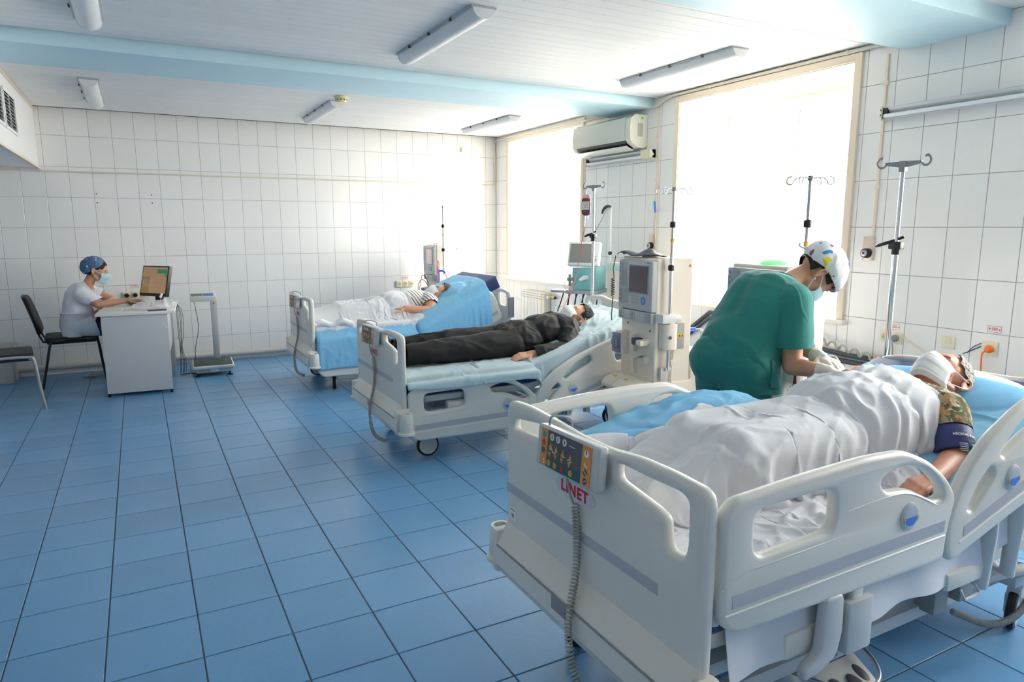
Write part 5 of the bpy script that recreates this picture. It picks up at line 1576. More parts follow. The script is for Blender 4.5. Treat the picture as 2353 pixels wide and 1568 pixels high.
cloth_obj('blanket', PB, m_blanket, None, 'white blanket over the legs of the woman on the farthest bed', 'blanket', 0, .003, smooth=2)
Pk = np.zeros((22, 46, 3)); rr = random.Random(5)
for j in range(22):
    for i in range(46):
        a = -.3*PI+j/21*PI*1.6; rad = .028+.005*math.sin(i*.22); xx = -.115+.33*i/45
        Pk[j, i] = (xx, -2.095-.004*i/45-rad*math.sin(a)*1.2, .625+rad*math.cos(a)+.012*math.sin(i*.25))
cloth_obj('rolled_blanket_edge', Pk, m_blanket, None, 'rolled white blanket corner at the foot of the farthest bed', 'blanket', 0, .003, smooth=2)
# ================================================================ nurses
m_teal = mat('teal scrubs', '#17756f', .82, bump=.10, bscale=220, sheen=.2)
m_glove = mat('latex glove', '#e6dfd6', .55, bump=.25, bscale=70)
def nurse_standing():
    t = thing('person', 'nurse in green scrubs bending over the nearest bed', 'person', (.95, -6.0, 0))
    R = head_R((.30, -.12, -.92), (.82, -.46, .28)); hc = V((1.392, -6.075, 1.262)); hs = 1.02
    pel = V((.985, -5.99, .90)); ch = V((1.12, -6.02, 1.13)); nk = V((1.235, -6.035, 1.215))
    shR, shL = V((1.115, -6.19, 1.15)), V((1.17, -5.87, 1.14))
    eR, wR = V((1.09, -6.225, .865)), V((1.125, -6.385, .862)); eL, wL = V((1.33, -5.99, .93)), V((1.25, -6.25, .89))
    P = head_prims(hc, R, hs)+neck_prim(hc, R, nk, .93, .048)
    tor = [('e', pel, (.145, .165, .15)), ('c', pel+V((0, -.07, 0)), pel+V((0, .07, 0)), .12, .12), ('c', pel, ch, .112, .112), ('e', ch, (.12, .16, .115), Matrix.Rotation(-.75, 3, 'Y')), ('c', shR+V((.0, .05, 0)), shL+V((0, -.05, 0)), .062, .062), ('c', ch, nk, .10, .055)]
    legs = [('c', (.97, -6.075, .85), (.97, -6.08, .47), .095, .062), ('c', (.97, -6.08, .47), (.91, -6.09, .09), .060, .042), ('c', (.90, -6.09, .045), (1.05, -6.10, .03), .040, .032),
            ('c', (.98, -5.90, .85), (1.0, -5.90, .47), .095, .062), ('c', (.99, -5.90, .47), (.93, -5.89, .09), .060, .042), ('c', (.92, -5.89, .045), (1.07, -5.89, .03), .040, .032)]
    P += tor+legs+[('c', shR, eR, .052, .043), ('c', eR, wR, .043, .028), ('c', shL, eL, .050, .040), ('c', eL, wL, .039, .026)]
    P += hand_prims(wR, (.35, -.9, -.12), (.35, 0, .9), -1, .6, .8, .95)+hand_prims(wL, (-.25, -.92, -.10), (.0, 0, 1), 1, .6, .8, .95)
    me = blob('body', P, .0045, 3); ob('body', me, m_skin3, t)
    # tunic: straight hem, side slit, short sleeves
    T_ = [('e', pel+V((.0, 0, .0)), (.140, .175, .20)), ('c', pel+V((0, -.075, -.03)), pel+V((0, .075, -.03)), .130, .130), ('c', pel+V((-.0, -.05, -.03)), ch+V((-.0, -.04, 0)), .150, .150), ('c', pel+V((-.0, .05, -.03)), ch+V((-.0, .04, 0)), .150, .150),
          ('c', pel+V((.0, -.07, -.02)), pel+V((.02, -.07, -.20)), .130, .140), ('c', pel+V((.0, .07, -.02)), pel+V((.02, .07, -.20)), .130, .140),
          ('e', ch, (.155, .19, .14), Matrix.Rotation(-.75, 3, 'Y')), ('c', shR+V((0, .05, 0)), shL+V((0, -.05, 0)), .078, .078), ('c', ch, nk+V((-.02, 0, -.01)), .12, .075),
          ('c', shR, lerp(shR, eR, .25), .082, .080), ('c', shL, lerp(shL, eL, .25), .078, .074)]
    sl = V((.04, 0, -1))
    cuts = [(nk+V((.012, 0, .006)), V((.62, 0, .5)), nk+V((.06, 0, .03)), .12), (V((.98, -6, .735)), V((-.06, 0, -1)), V((.98, -6, .60)), .8)]
    me = blob('scrub_tunic', T_, .0068, 5, cuts, folds(.014, 6., (1.2, .8, .7), 2., 1.3))
    sR = blob('sleeve', [('c', shR, lerp(shR, eR, .85), .083, .086)], .0068, 3, [(lerp(shR, eR, .68), V((.05, 0, -1)), lerp(shR, eR, 1), .3)], folds(.008, 7, (1.2, .8, .7), 2.))
    sL = blob('sleeve', [('c', shL, lerp(shL, eL, .8), .078, .076)], .0068, 3, [(lerp(shL, eL, .6), eL-shL, lerp(shL, eL, 1), .3)])
    me = join([(me, Matrix.Identity(4), 0), (sR, Matrix.Identity(4), 0), (sL, Matrix.Identity(4), 0)], 'scrub_tunic'); me.polygons.foreach_set('use_smooth', [True]*len(me.polygons))
    me_t = me
    thick(ob('scrub_tunic', me, m_teal, t, 'teal short-sleeved scrub tunic'), .0025)
    Tr = [('c', (.97, -6.07, .86), (.97, -6.085, .47), .122, .092), ('c', (.97, -6.085, .47), (.92, -6.09, .06), .092, .085), ('c', (.98, -5.90, .86), (.99, -5.895, .47), .122, .092), ('c', (.99, -5.895, .47), (.93, -5.89, .06), .092, .085), ('c', (.97, -6.05, .86), (.93, -5.93, .86), .13, .13)]
    me = blob('scrub_trousers', Tr, .008, 3, [(V((.93, -6, .055)), V((0, 0, -1)), V((.93, -6, 0)), .3)], folds(.008, 6, (1, 1, .8), 12.)); thick(ob('scrub_trousers', me, m_teal, t), .0025)
    for q, y in ((1, -6.095), (2, -5.89)):
        me = blob('shoe', [('c', (.90, y, .05), (1.03, y, .042), .045, .040), ('e', (1.05, y, .035), (.06, .042, .035))], .007, 2, [(V((1, y, .006)), V((0, 0, -1)), V((1, y, 0)), .3)]); ob('shoe', me, m_white, t)
    inside = lambda p: p.y < -6.10 and .985 < p.x < 1.09 and .765 < p.z < .90-(p.x-.985)*.25
    pk = me_t.copy(); keep(pk, inside); warp(pk, lambda p: .006)
    if len(pk.polygons): thick(ob('patch_pocket', pk, m_teal, t), .003)
    # patterned cap
    T = lambda x, y, z: hc+R @ (V((x, y, z))*hs)
    C_ = [('e', T(-.015, 0, .066), (.118, .100, .088), R), ('e', T(-.058, 0, .050), (.086, .092, .084), R), ('e', T(.035, 0, .060), (.078, .088, .066), R)]
    inv = R.transposed()
    me = blob('surgical_cap', C_, .0048, 3, (), None)
    keep(me, lambda p: (lambda q: q.z > .030-q.x*-.22+.0 if q.x > -.02 else q.z > .0255+(q.x+.02)*.62)((inv @ (p-hc))/hs))
    warp(me, folds(.0045, 16, (1, 1, 1), 3., 1.2))
    m_cap = spots('doodle print cotton', '#f0eff3', ['#d8477e', '#e3d53a', '#6b4aa6', '#3b9dc0', '#a33a4c', '#f0eff3', '#e3d53a', '#7b7f88', '#8e3f7d', '#c53a3a', '#f0eff3', '#4b3f8f'], 19, .34, .8, .42)
    thick(ob('surgical_cap', me, m_cap, t, 'white surgical cap printed with colourful children\'s doodles'), .002)
    m = MB(); m.tube(spline([T(-.118, 0, -.0), T(-.135, 0, -.02), T(-.15, .0, -.035), T(-.165, .0, -.03)], 4), .005, 8); m2 = MB(); m2.sph(T(-.118, 0, .0), .011, 10, 8); ob('cap_knot', m2, m_cap, t); ob('cap_tie', m, m_cap, t)
    hair(t, hc, R, lambda q, w: q.z < .055 and q.x < .052+w*.3 and q.z > -.048-q.x*.2 and not (abs(q.y) > .046 and q.z < .008 and q.x > -.038) and not (q.x > .0 and q.z < .012), '#1f1a19', hs, .009, 900, .010, 'dark hair under the cap', 9, .002)
    mask(t, hc, R, m_maskb, 'pale blue surgical mask', .95); eyes(t, hc, R, hs)
    m = MB(); m.sph(T(.0, -.086, -.040), .006, 10, 8); ob('earring', m, m_steel, t)
    # gloves
    for (w_, d, n, sd, e_) in ((wR, (.35, -.9, -.12), (.35, 0, .9), -1, eR), (wL, (-.25, -.92, -.10), (.0, 0, 1), 1, eL)):
        G = hand_prims(w_, d, n, sd, .6, .8, .99); G = [('c', p[1], p[2], p[3]+.0022, p[4]+.0022) for p in G]
        dv = (V(w_)-V(e_)).normalized(); G.append(('c', V(w_)-dv*.05, V(w_), .036, .031))
        me = blob('glove', G, .004, 2, [(V(w_)-dv*.045, -dv, V(w_)-dv*.08, .08)], folds(.002, 40, (1, 1, 1), 1.)); ob('glove', me, m_glove, t, 'cream latex glove')
    settle(t)
nurse_standing()

m_wtun = mat('white cotton tunic', '#e9e9f0', .85, bump=.08, bscale=200)
m_gtr = mat('dark grey trousers', '#3d4245', .85)
def nurse_sitting():
    t = thing('person', 'nurse in white tunic and blue cap typing at the desk', 'person', (-2.04, -.58, .47))
    Y = -.58
    R = head_R((.93, -.13, -.26), (.27, .03, .95)); hc = V((-1.835, -.60, 1.075))
    pel, ch, nk = V((-2.045, Y, .575)), V((-1.985, Y-.01, .83)), V((-1.925, Y-.015, .93))
    shR, shL = V((-1.965, -.755, .875)), V((-1.945, -.42, .88))
    eR, wR = V((-1.84, -.79, .790-.02)), V((-1.60, -.74, .790)); eL, wL = V((-1.74, -.46, .79)), V((-1.84, -.62, .70))
    P = head_prims(hc, R, .93)+neck_prim(hc, R, nk, .92, .047)
    P += [('e', pel, (.13, .17, .11)), ('c', pel, ch, .115, .115), ('e', ch, (.11, .155, .13)), ('c', shR+V((0, .05, 0)), shL+V((0, -.05, 0)), .058, .058), ('c', ch, nk, .09, .052)]
    P += [('c', (-2.02, Y-.09, .545), (-1.62, Y-.10, .53), .085, .060), ('c', (-1.62, Y-.10, .53), (-1.66, Y-.10, .09), .055, .038), ('c', (-1.67, Y-.10, .04), (-1.52, Y-.10, .03), .036, .030),
          ('c', (-2.02, Y+.09, .545), (-1.62, Y+.10, .53), .085, .060), ('c', (-1.62, Y+.10, .53), (-1.66, Y+.10, .09), .055, .038), ('c', (-1.67, Y+.10, .04), (-1.52, Y+.10, .03), .036, .030)]
    P += [('c', shR, eR, .046, .037), ('c', eR, wR, .036, .024), ('c', shL, eL, .046, .037), ('c', eL, wL, .036, .024)]
    P += hand_prims(wR, (.95, -.05, .04), (0, 0, 1), 1, .55, .9, .92)+hand_prims(wL, (-.3, -.85, -.3), (0, .3, 1), 1, .6, .8, .9)
    me = blob('body', P, .0045, 3); ob('body', me, m_skin3, t)
    S_ = [('e', pel+V((.02, 0, .01)), (.132, .18, .12)), ('c', pel+V((0, -.05, 0)), ch+V((-.005, -.035, 0)), .130, .125), ('c', pel+V((0, .05, 0)), ch+V((-.005, .035, 0)), .130, .125), ('e', ch, (.125, .17, .14)), ('c', shR+V((0, .05, 0)), shL+V((0, -.05, 0)), .072, .072),
          ('c', ch, nk+V((-.01, 0, -.02)), .105, .07), ('c', shR, lerp(shR, eR, .3), .070, .072), ('c', shL, lerp(shL, eL, .3), .068, .066), ('c', (-2.035, Y-.09, .565), (-1.90, Y-.09, .55), .104, .104), ('c', (-2.035, Y+.09, .565), (-1.90, Y+.09, .55), .104, .104), ('c', (-2.05, Y-.08, .60), (-2.06, Y-.08, .50), .10, .10)]
    cuts = [(nk+V((.02, 0, -.005)), V((.75, 0, .55)), nk+V((.06, 0, .02)), .115), (V((-1.86, Y, .55)), V((1, 0, .25)), V((-1.80, Y, .56)), .22), (V((-2.0, Y, .468)), V((0, 0, -1)), V((-2.0, Y, .40)), .28)]
    me = blob('tunic', S_, .0065, 4, cuts, folds(.007, 9, (1, .8, .6), 7., 1.2))
    sR = blob('sleeve', [('c', shR, lerp(shR, eR, .85), .069, .075)], .0065, 3, [(lerp(shR, eR, .66), V((.35, 0, -1)), lerp(shR, eR, 1), .3)], folds(.006, 9))
    sL = blob('sleeve', [('c', shL, lerp(shL, eL, .8), .067, .068)], .0065, 3, [(lerp(shL, eL, .62), eL-shL, lerp(shL, eL, 1), .3)])
    me = join([(me, Matrix.Identity(4), 0), (sR, Matrix.Identity(4), 0), (sL, Matrix.Identity(4), 0)], 'tunic'); me.polygons.foreach_set('use_smooth', [True]*len(me.polygons))
    thick(ob('tunic', me, m_wtun, t, 'white V-neck tunic with a tied waist'), .002)
    m = MB(); m.tube(spline([(-2.155, Y-.10, .69), (-2.10, Y-.165, .69), (-1.99, Y-.19, .685), (-1.91, Y-.15, .68)], 6), .006, 8); ob('waist_cord', m, m_wtun, t)
    m = MB(); m.tube(spline([(-1.91, Y-.152, .68), (-1.885, Y-.165, .66), (-1.875, Y-.165, .625), (-1.90, Y-.165, .61)], 5), .005, 6); ob('waist_bow', m, m_wtun, t)
    me = blob('trousers', [('c', (-1.98, Y-.09, .55), (-1.61, Y-.10, .535), .088, .080), ('c', (-1.62, Y-.10, .53), (-1.655, Y-.10, .10), .078, .062), ('c', (-1.98, Y+.09, .55), (-1.61, Y+.10, .535), .088, .080), ('c', (-1.62, Y+.10, .53), (-1.655, Y+.10, .10), .078, .062), ('e', pel+V((.03, 0, -.01)), (.10, .15, .085))], .008, 3, [(V((-1.66, Y, .09)), V((0, 0, -1)), V((-1.66, Y, .02)), .26)], folds(.005, 8)); thick(ob('trousers', me, m_gtr, t, 'dark grey trousers'), .002)
    for y in (Y-.10, Y+.10):
        me = blob('shoe', [('c', (-1.66, y, .045), (-1.55, y, .04), .042, .038)], .007, 2, [(V((-1.6, y, .006)), V((0, 0, -1)), V((-1.6, y, 0)), .3)]); ob('shoe', me, m_white, t)
    T = lambda x, y, z: hc+R @ (V((x, y, z))*.93)
    C_ = [('e', T(-.03, 0, .058), (.098, .088, .080), R), ('e', T(-.075, 0, .025), (.075, .082, .078), R)]
    me = blob('surgical_cap', C_, .0048, 3); inv = R.transposed()
    keep(me, lambda p: (lambda q: q.x < .035+(q.z-.05)*.35 and (q.z > -.045 or q.x < -.09) and not (q.x > -.03 and q.z < .025))((inv @ (p-hc))/.93))
    warp(me, folds(.004, 16, (1, 1, 1), 1.))
    thick(ob('surgical_cap', me, spots('night sky print', '#49698c', ['#f2f1ec', '#49698c', '#d99a3c', '#f2f1ec', '#49698c', '#e9ebf0', '#2f4767'], 34, .24, .8, .3), t, 'blue surgical cap with white moons and orange stars'), .002)
    hair(t, hc, R, lambda q, w: q.z > -.055 and q.x < .058+q.z*.25 and not (abs(q.y) > .046 and q.z < .012 and q.x > -.030) and not (q.x > .03 and q.z < .03), '#1b1615', .93, .009, 800, .012, 'black hair showing at the temple', 11, .002)
    mask(t, hc, R, m_maskb, 'pale blue surgical mask', .93); eyes(t, hc, R, .93)
    m = MB(); m.sph(T(.0, -.086, -.038), .0045, 8, 6); ob('earring', m, mat('gold', '#d2a23c', .3, .9), t)
    settle(t)
nurse_sitting()
# ================================================================ dialysis machines
m_mach = mat('warm white machine housing', '#efe4d6', .35)
m_panel = mat('grey control panel', '#c3c6c6', .4)
m_panel2 = mat('mid grey panel field', '#aeb1b3', .45)
m_lav = mat('lavender pump cover', '#8d8da6', .35)
m_navyc = mat('navy clamp', '#3a3f62', .4)
m_keyblue = mat('key blue', '#3f7cc4', .4)
m_scr_off = mat('dark screen', '#4a3f49', .2)
def dialysis(label, loc, rz, screen='off', green=False):
    """origin on the floor at the near front corner; local x goes back into the machine, y to the machine's far side"""
    t = thing('dialysis_machine', label, 'dialysis machine', loc, rz, 'dialysis machines')
    W, D, H = .42, .30, 1.285
    m = MB(); m.box(.012, .004, .45, D, W-.004, H, .014, 3); ob('upper_housing', m, m_mach, t)
    prof = [(.012, .46), (-.02, .45), (-.03, .40), (-.03, .14), (.46, .14), (.46, .62), (.42, .66), (.30, .66), (.30, .46)]
    me = plate(prof, [], W+.02, .012, 'XZ', 1); me.transform(Matrix.Translation((0, W/2, 0))); ob('lower_housing', me, m_mach, t)
    m = MB(); m.box(-.10, -.01, .085, .50, W+.01, .15, .02); ob('base', m, mat('machine base', '#d9d2c6', .4), t)
    for x, y in ((-.05, .03), (-.05, W-.03), (.45, .03), (.45, W-.03)):
        q = MB(); q.ring([(-.012, .045), (.012, .045)], (x, y, .048), (0, 1, 0), 20); ob('castor', q, m_rubber, t)
        q = MB(); q.box(x-.02, y-.02, .05, x+.02, y+.02, .09, .006); ob('castor_fork', q, m_mid, t)
    # control head, slightly proud of the body
    m = MB(); m.box(-.022, .008, .93, .02, W-.008, 1.265, .008); ob('control_panel', m, m_panel, t)
    fx = -.0225
    def flat(parent, y0, y1, z0, z1, mt, nm='panel_field', d=0.):
        q = MB(); q.box(fx-.0008-d, y0, z0, fx+.001, y1, z1); return ob(nm, q, mt, parent)
    # local y counts from the near edge (right in the picture) to the far edge (left)
    w = lambda u: W-.008-u*(W-.016)          # u = 0 far/left, 1 near/right
    flat(t, w(.16), w(.02), 1.075, 1.25, m_panel2); 
    flat(t, w(.27), w(.165), 1.075, 1.25, m_panel2)
    flat(t, w(.30), w(.02), .965, 1.07, m_panel2)
    sc = thing('screen', parent=t)
    q = MB(); q.box(fx-.004, w(.90), 1.045, fx+.001, w(.33), 1.235, .003); ob('screen_bezel', q, m_mid, sc)
    q = MB(); q.box(fx-.0052, w(.88), 1.052, fx-.003, w(.35), 1.228)
    if screen == 'off': ob('display', q, m_scr_off, sc)
    elif screen == 'pale': ob('display', q, mat('pale display', '#cdb9b4', .3, emit='#cdb9b4', emits=.25), sc)
    else:
        ob('display', q, mat('lit cream display', '#f3e6bb', .3, emit='#f3e6bb', emits=.6), sc)
        e = fx-.0056
        def seg(u0, u1, z0, z1, c, nm='graph'):
            k = MB(); k.box(e-.0004, w(u1), z0, e, w(u0), z1); ob(nm, k, mat('display '+c, c, .4, emit=c, emits=.5), sc)
        seg(.35, .88, 1.208, 1.228, '#3f6fc8'); seg(.37, .41, 1.14, 1.185, '#f1c93a'); seg(.37, .41, 1.065, 1.12, '#f1c93a'); seg(.35, .88, 1.196, 1.200, '#d9b070'); seg(.35, .88, 1.128, 1.131, '#d9b070')
        seg(.45, .80, 1.188, 1.192, '#7a6a50')
        me = text_mesh('Dialysis', .013, .0003, .0003); me.materials.append(m_white); o = ob('display_lettering', me, None, sc, loc=(e-.001, w(.62), 1.218)); o.rotation_euler = FACE_NEG_X
    for z in (1.238, 1.21, 1.183, 1.13, 1.10, 1.05, 1.02, .99):
        q = MB(); q.ring([(0, .0065), (.0012, .0065)], (fx-.0008, w(.055), z), (-1, 0, 0), 14); ob('round_key', q, m_keyblue, t)
    for i, (u, z0, z1) in enumerate(((.115, 1.09, 1.20), (.175, 1.09, 1.20), (.235, 1.09, 1.20), (.115, .975, 1.055))):
        q = MB(); q.box(fx-.0012, w(u)-.0015, z0, fx-.0004, w(u)+.0015, z1); ob('level_bar', q, m_keydark, t)
        if screen == 'lit':
            for zz in (z0+.012, z0+.022+.02*i):
                q = MB(); q.box(fx-.002, w(u)-.004, zz, fx-.001, w(u)+.004, zz+.005); ob('lit_bar', q, mat('orange led', '#ffae5a', .4, emit='#ff9a3c', emits=2.), t)
    if screen == 'lit':
        for u in (.17, .24):
            q = MB(); q.box(fx-.002, w(u)-.006, 1.045, fx-.001, w(u)+.006, 1.051); ob('lit_bar', q, mat('green led', '#7dff5a', .4, emit='#5cf03c', emits=2.), t)
    for i in range(4):
        for j in range(3):
            q = MB(); q.box(fx-.0018, w(.43+i*.055)-.007, .975+j*.021, fx-.0004, w(.43+i*.055)+.007, .988+j*.021, .0006, 1); ob('key', q, m_panel2, t)
    q = MB(); q.ring([(0, .027), (.0012, .027)], (fx-.0004, w(.76), 1.0), (-1, 0, 0), 24); ob('dial_key', q, m_keyblue, t)
    q = MB(); q.ring([(0, .010), (.0022, .010)], (fx-.0004, w(.76), 1.0), (-1, 0, 0), 18); ob('dial_centre', q, m_panel, t)
    me = text_mesh('oGm', .016, .0004, .0002); me.materials.append(m_keydark); o = ob('panel_mark', me, None, t, loc=(fx-.0005, w(.88), 1.252)); o.rotation_euler = FACE_NEG_X
    me = text_mesh('Medical Care', .009, .0003, 0); me.materials.append(m_keydark); o = ob('panel_lettering', me, None, t, loc=(fx-.0005, w(.16), 1.2585)); o.rotation_euler = FACE_NEG_X
    # lower display strip
    m = MB(); m.box(-.020, .01, .855, .02, W-.01, .925, .005); ob('display_strip', m, m_panel, t)
    for u in (.10, .45, .88):
        q = MB(); q.box(-.0212, w(u)-.030, .862, -.0195, w(u)+.030, .918); ob('readout_field', q, m_panel2, t)
        if u < .8:
            q = MB(); q.box(-.0218, w(u)-.004, .892, -.0205, w(u)+.022, .910); ob('readout', q, m_black if screen != 'lit' else mat('green readout', '#2e4a1c', .4, emit='#5cff3a', emits=.35), t)
            me = text_mesh('500', .016, .0003, .0002); me.materials.append(mat('readout digits', '#9fd26a', .4, emit='#9fe06a', emits=.4)); o = ob('readout_digits', me, None, t, loc=(-.0222, w(u)+.009, .901)); o.rotation_euler = FACE_NEG_X
            q = MB(); q.ring([(0, .007), (.001, .007)], (-.0212, w(u)+.004, .874), (-1, 0, 0), 12); ob('round_key', q, m_keyblue, t)
    # front fittings
    m = MB(); m.box(-.045, w(.23), .60, .015, w(.005), .765, .012); ob('pump_housing', m, m_mach, t)
    m = MB(); m.box(-.060, w(.20), .612, -.044, w(-.03), .755, .009); ob('pump_cover', m, m_lav, t)
    q = MB(); q.ring([(0, .050), (.003, .050), (.004, .045)], (-.060, w(.085), .684), (-1, 0, 0), 28); ob('rotor', q, mat('smoky rotor cover', '#6d6d86', .3), t)
    q = MB(); q.ring([(0, .036), (.002, .036)], (-.0635, w(.085), .684), (-1, 0, 0), 24); ob('rotor_dial', q, m_lav, t)
    q = MB(); q.box(-.067, w(.085)-.003, .66, -.065, w(.085)+.003, .708); ob('rotor_handle', q, m_navyc, t)
    m = MB(); m.box(-.030, w(.52), .64, .015, w(.43), .765, .008); m.box(-.022, w(.51), .53, .015, w(.42), .60, .006); ob('sensor_block', m.mesh('sensor_block'), m_mach, t)
    m = MB(); m.ring([(0, .026), (.028, .024)], (.012, w(.46), .51), (-1, 0, 0), 20); ob('round_port', m, m_mach, t)
    m = MB(); m.box(-.055, w(.70), .695, .01, w(.55), .745, .012); ob('air_clamp', m, m_navyc, t)
    m = MB(); m.box(-.062, w(.86), .700, .0, w(.71), .738, .010); m.ring([(0, .033), (.02, .03)], (.012, w(.78), .718), (-1, 0, 0), 20); ob('clamp_arm', m, m_mach, t)
    m = MB(); m.ring([(0, .028), (.03, .026), (.034, .02)], (.012, w(.80), .60), (-1, 0, 0), 22); ob('port_cap', m, m_mach, t)
    m = MB(); m.T = Matrix.Translation((-.03, w(.79), .628)) @ Matrix.Rotation(-.4, 4, 'X'); m.box(-.012, -.03, -.004, .012, .03, .004, .003); ob('cap_lever', m, m_mid, t)
    for u, z in ((.20, .825), (.86, .80)):
        q = MB(); q.ring([(0, .008), (.002, .008)], (.012, w(u), z), (-1, 0, 0), 12); ob('stud', q, m_keydark, t)
    # concentrate shelf with its couplings
    prof = [(-.02, .46), (-.115, .435), (-.150, .395), (-.145, .37), (-.10, .36), (-.02, .37)]
    for k in range(3):
        me = plate(prof, [], W/3-.004, .006, 'XZ', 1); me.transform(Matrix.Translation((0, W/6+k*W/3+.0, 0))); ob('shelf_cover', me, m_mach, t)
    for k, dx in ((1, 0), (2, .0)):
        q = MB(); q.T = Matrix.Translation((-.075, W/6+k*W/3, .4505)) @ Matrix.Rotation(-.26, 4, 'Y'); q.box(-.010, -.018, 0, .010, .018, .001); ob('warning_label', q, m_yel, t)
    prof = [(-.02, .37), (-.12, .36), (-.125, .33), (-.085, .25), (-.03, .20)]
    me = plate(prof, [], W-.01, .006, 'XZ', 1); me.transform(Matrix.Translation((0, W/2, 0))); ob('shelf_bowl', me, m_mach, t)
    q = MB(); q.ring([(0, .012), (.02, .012)], (-.125, w(.10), .375), (-1, 0, 0), 12); ob('coupling', q, m_black, t)
    q = MB(); q.box(-.135, w(.52), .345, -.12, w(.44), .365, .003); ob('coupling', q, m_red, t)
    for (y, c, dx) in ((w(.30), m_keyblue, 0), (w(.38), m_white, .01), (w(.40), mat('navy hose', '#24407a', .4), .02), (w(.47), m_white, .02)):
        q = MB(); z0 = .355 if dx < .015 else .27
        q.tube(spline([(-.12, y, z0), (-.15, y+.015, z0-.04), (-.155, y+.04, z0-.12), (-.13, y+.03, .13), (-.08, y+.01, .10)], 7), .0065, 8); ob('hose', q, c if c is not m_keyblue else MATS.get('navy hose') or mat('navy hose', '#24407a', .4), t)
    # near side: infusion pole, holder, switch box, plates
    px = .085
    m = MB(); m.cyl((px, -.045, .55), (px, -.045, 1.31), .0115, n=18); ob('pole', m, m_chrome, t)
    m = MB(); m.cyl((px, -.045, 1.30), (px, -.045, 1.72), .0085, n=14); ob('pole', m, m_steel, t)
    for z, r in ((1.225, .021), (1.50, .019)):
        q = MB(); q.ring([(-.02, .012), (-.016, r), (.014, r), (.02, .012)], (px, -.045, z), (0, 0, 1), 18); ob('pole_collar', q, m_black, t)
    q = MB(); q.ring([(-.012, .0125), (.012, .0125)], (px, -.045, 1.40), (0, 0, 1), 14); ob('yellow_mark', q, m_yel, t)
    q = MB(); q.ring([(-.01, .013), (.014, .013)], (px, -.045, 1.72), (0, 0, 1), 14); ob('pole_head', q, m_mid, t)
    for a in (.35, .35+PI, -.45, -.45+PI):
        d = V((math.cos(a), math.sin(a), 0)); q = MB()
        q.tube(spline([V((px, -.045, 1.72)), V((px, -.045, 1.725))+d*.05, V((px, -.045, 1.715))+d*.075, V((px, -.045, 1.692))+d*.090, V((px, -.045, 1.698))+d*.112, V((px, -.045, 1.722))+d*.110, V((px, -.045, 1.730))+d*.092], 5), .0028, 6); ob('hook', q, m_steel, t)
    m = MB(); m.box(.01, -.075, .865, .12, -.002, .925, .008); m.ring([(-.05, .021), (.05, .021)], (.11, -.055, .895), (1, 0, 0), 18); ob('dialyser_holder', m.mesh('dialyser_holder'), m_white, t)
    prof = [(px+.045*math.cos(a)*1.1+.01, -.045+.045*math.sin(a)) for a in [PI+PI*i/14 for i in range(15)]]
    m = MB(); m.prism([(px+.06, .0)]+[(px+.012+.055*math.cos(a), -.03+.045*math.sin(a)) for a in [2*PI-PI*i/14 for i in range(15)]]+[(px-.045, 0.)], .69, .855, 'XY'); ob('heparin_holder', m, m_mach, t)
    q = MB(); q.ring([(0, .012), (.001, .012)], (px-.01, -.0755, .77), (0, -1, 0), 16); ob('symbol', q, m_keydark, t)
    m = MB(); m.box(px+.065, -.045, .685, px+.125, -.001, .86, .006); ob('syringe_box', m, mat('studded grey plate', '#a7a5a2', .4, bump=.6, bscale=60), t)
    q = MB(); q.box(px+.072, -.0465, .765, px+.118, -.0445, .79); ob('warning_label', q, m_yel, t)
    for dx in (-.011, .011):
        q = MB(); q.prism([(px+.095+dx-.007, .770), (px+.095+dx+.007, .770), (px+.095+dx, .784)], -.0475, -.0466, 'XZ'); ob('warning_sign', q, m_black, t)
    m = MB(); m.box(px+.035, -.03, .575, px+.075, -.001, .61, .006); ob('hose_clip', m, m_mach, t)
    m = MB(); m.box(px-.045, -.032, .475, px+.02, -.001, .565, .012); m.box(px-.02, -.05, .545, px+.025, -.02, .565, .004); ob('pole_foot', m.mesh('pole_foot'), mat('pole foot grey', '#d3ccc4', .4), t)
    m = MB(); m.tube(spline([(px+.065, -.008, .86), (px+.07, -.012, .7), (px+.055, -.012, .55), (px+.06, -.012, .42), (px+.10, -.012, .33)], 6), .007, 8); ob('moulded_edge', m, m_mach, t)
    q = MB(); q.prism([(.262, 1.225), (.280, 1.225), (.271, 1.243)], -.0012, .004, 'XZ'); ob('warning_triangle', q, mat('triangle ochre', '#c98a2c', .5), t)
    # rear outlet with blue coupling
    m = MB(); m.cyl((D+.0, .05, .80), (D+.05, .02, .80), .014); ob('blue_coupling', m, mat('coupling blue', '#4f74e8', .35), t)
    m = MB(); m.tube(spline([(D+.05, .02, .80), (D+.085, .0, .795), (D+.11, -.01, .74), (D+.12, -.01, .6), (D+.13, -.01, .35), (D+.12, 0, .12)], 7), .0055, 8); ob('grey_hose', m, mat('grey hose', '#c6c6c8', .4), t)
    for y in (.0, .06):
        m = MB(); m.tube(spline([(D+.12, y, .60), (D+.19, y-.02, .58), (D+.215, y-.03, .45), (D+.19, y-.02, .25), (D+.17, y, .11)], 6), .010, 8); ob('white_hose', m, m_white, t)
    # beacon
    m = MB(); m.sph((.11, W*.48, H-.004), (.075, .075, .036), 28, 8, None, 0, 1.); ob('beacon', m, mat('green beacon', '#8ff0a4', .3, emit='#7dff9a', emits=.35) if green else mat('cream beacon', '#f3ebe2', .3), t, 'domed green alarm lamp' if green else 'domed alarm lamp')
    return t
dB = dialysis('dialysis machine with a dark screen and a navy cuff lying on top', (1.475, -4.815, 0), math.radians(-5), 'off')
dC = dialysis('farthest dialysis machine, with red and blue blood lines, behind the woman', (1.60, -.72, 0), math.radians(-4), 'pale')
dA = dialysis('dialysis machine with a lit screen and green alarm lamp behind the nurse', (1.405, -5.885, 0), math.radians(-7), 'lit', True)
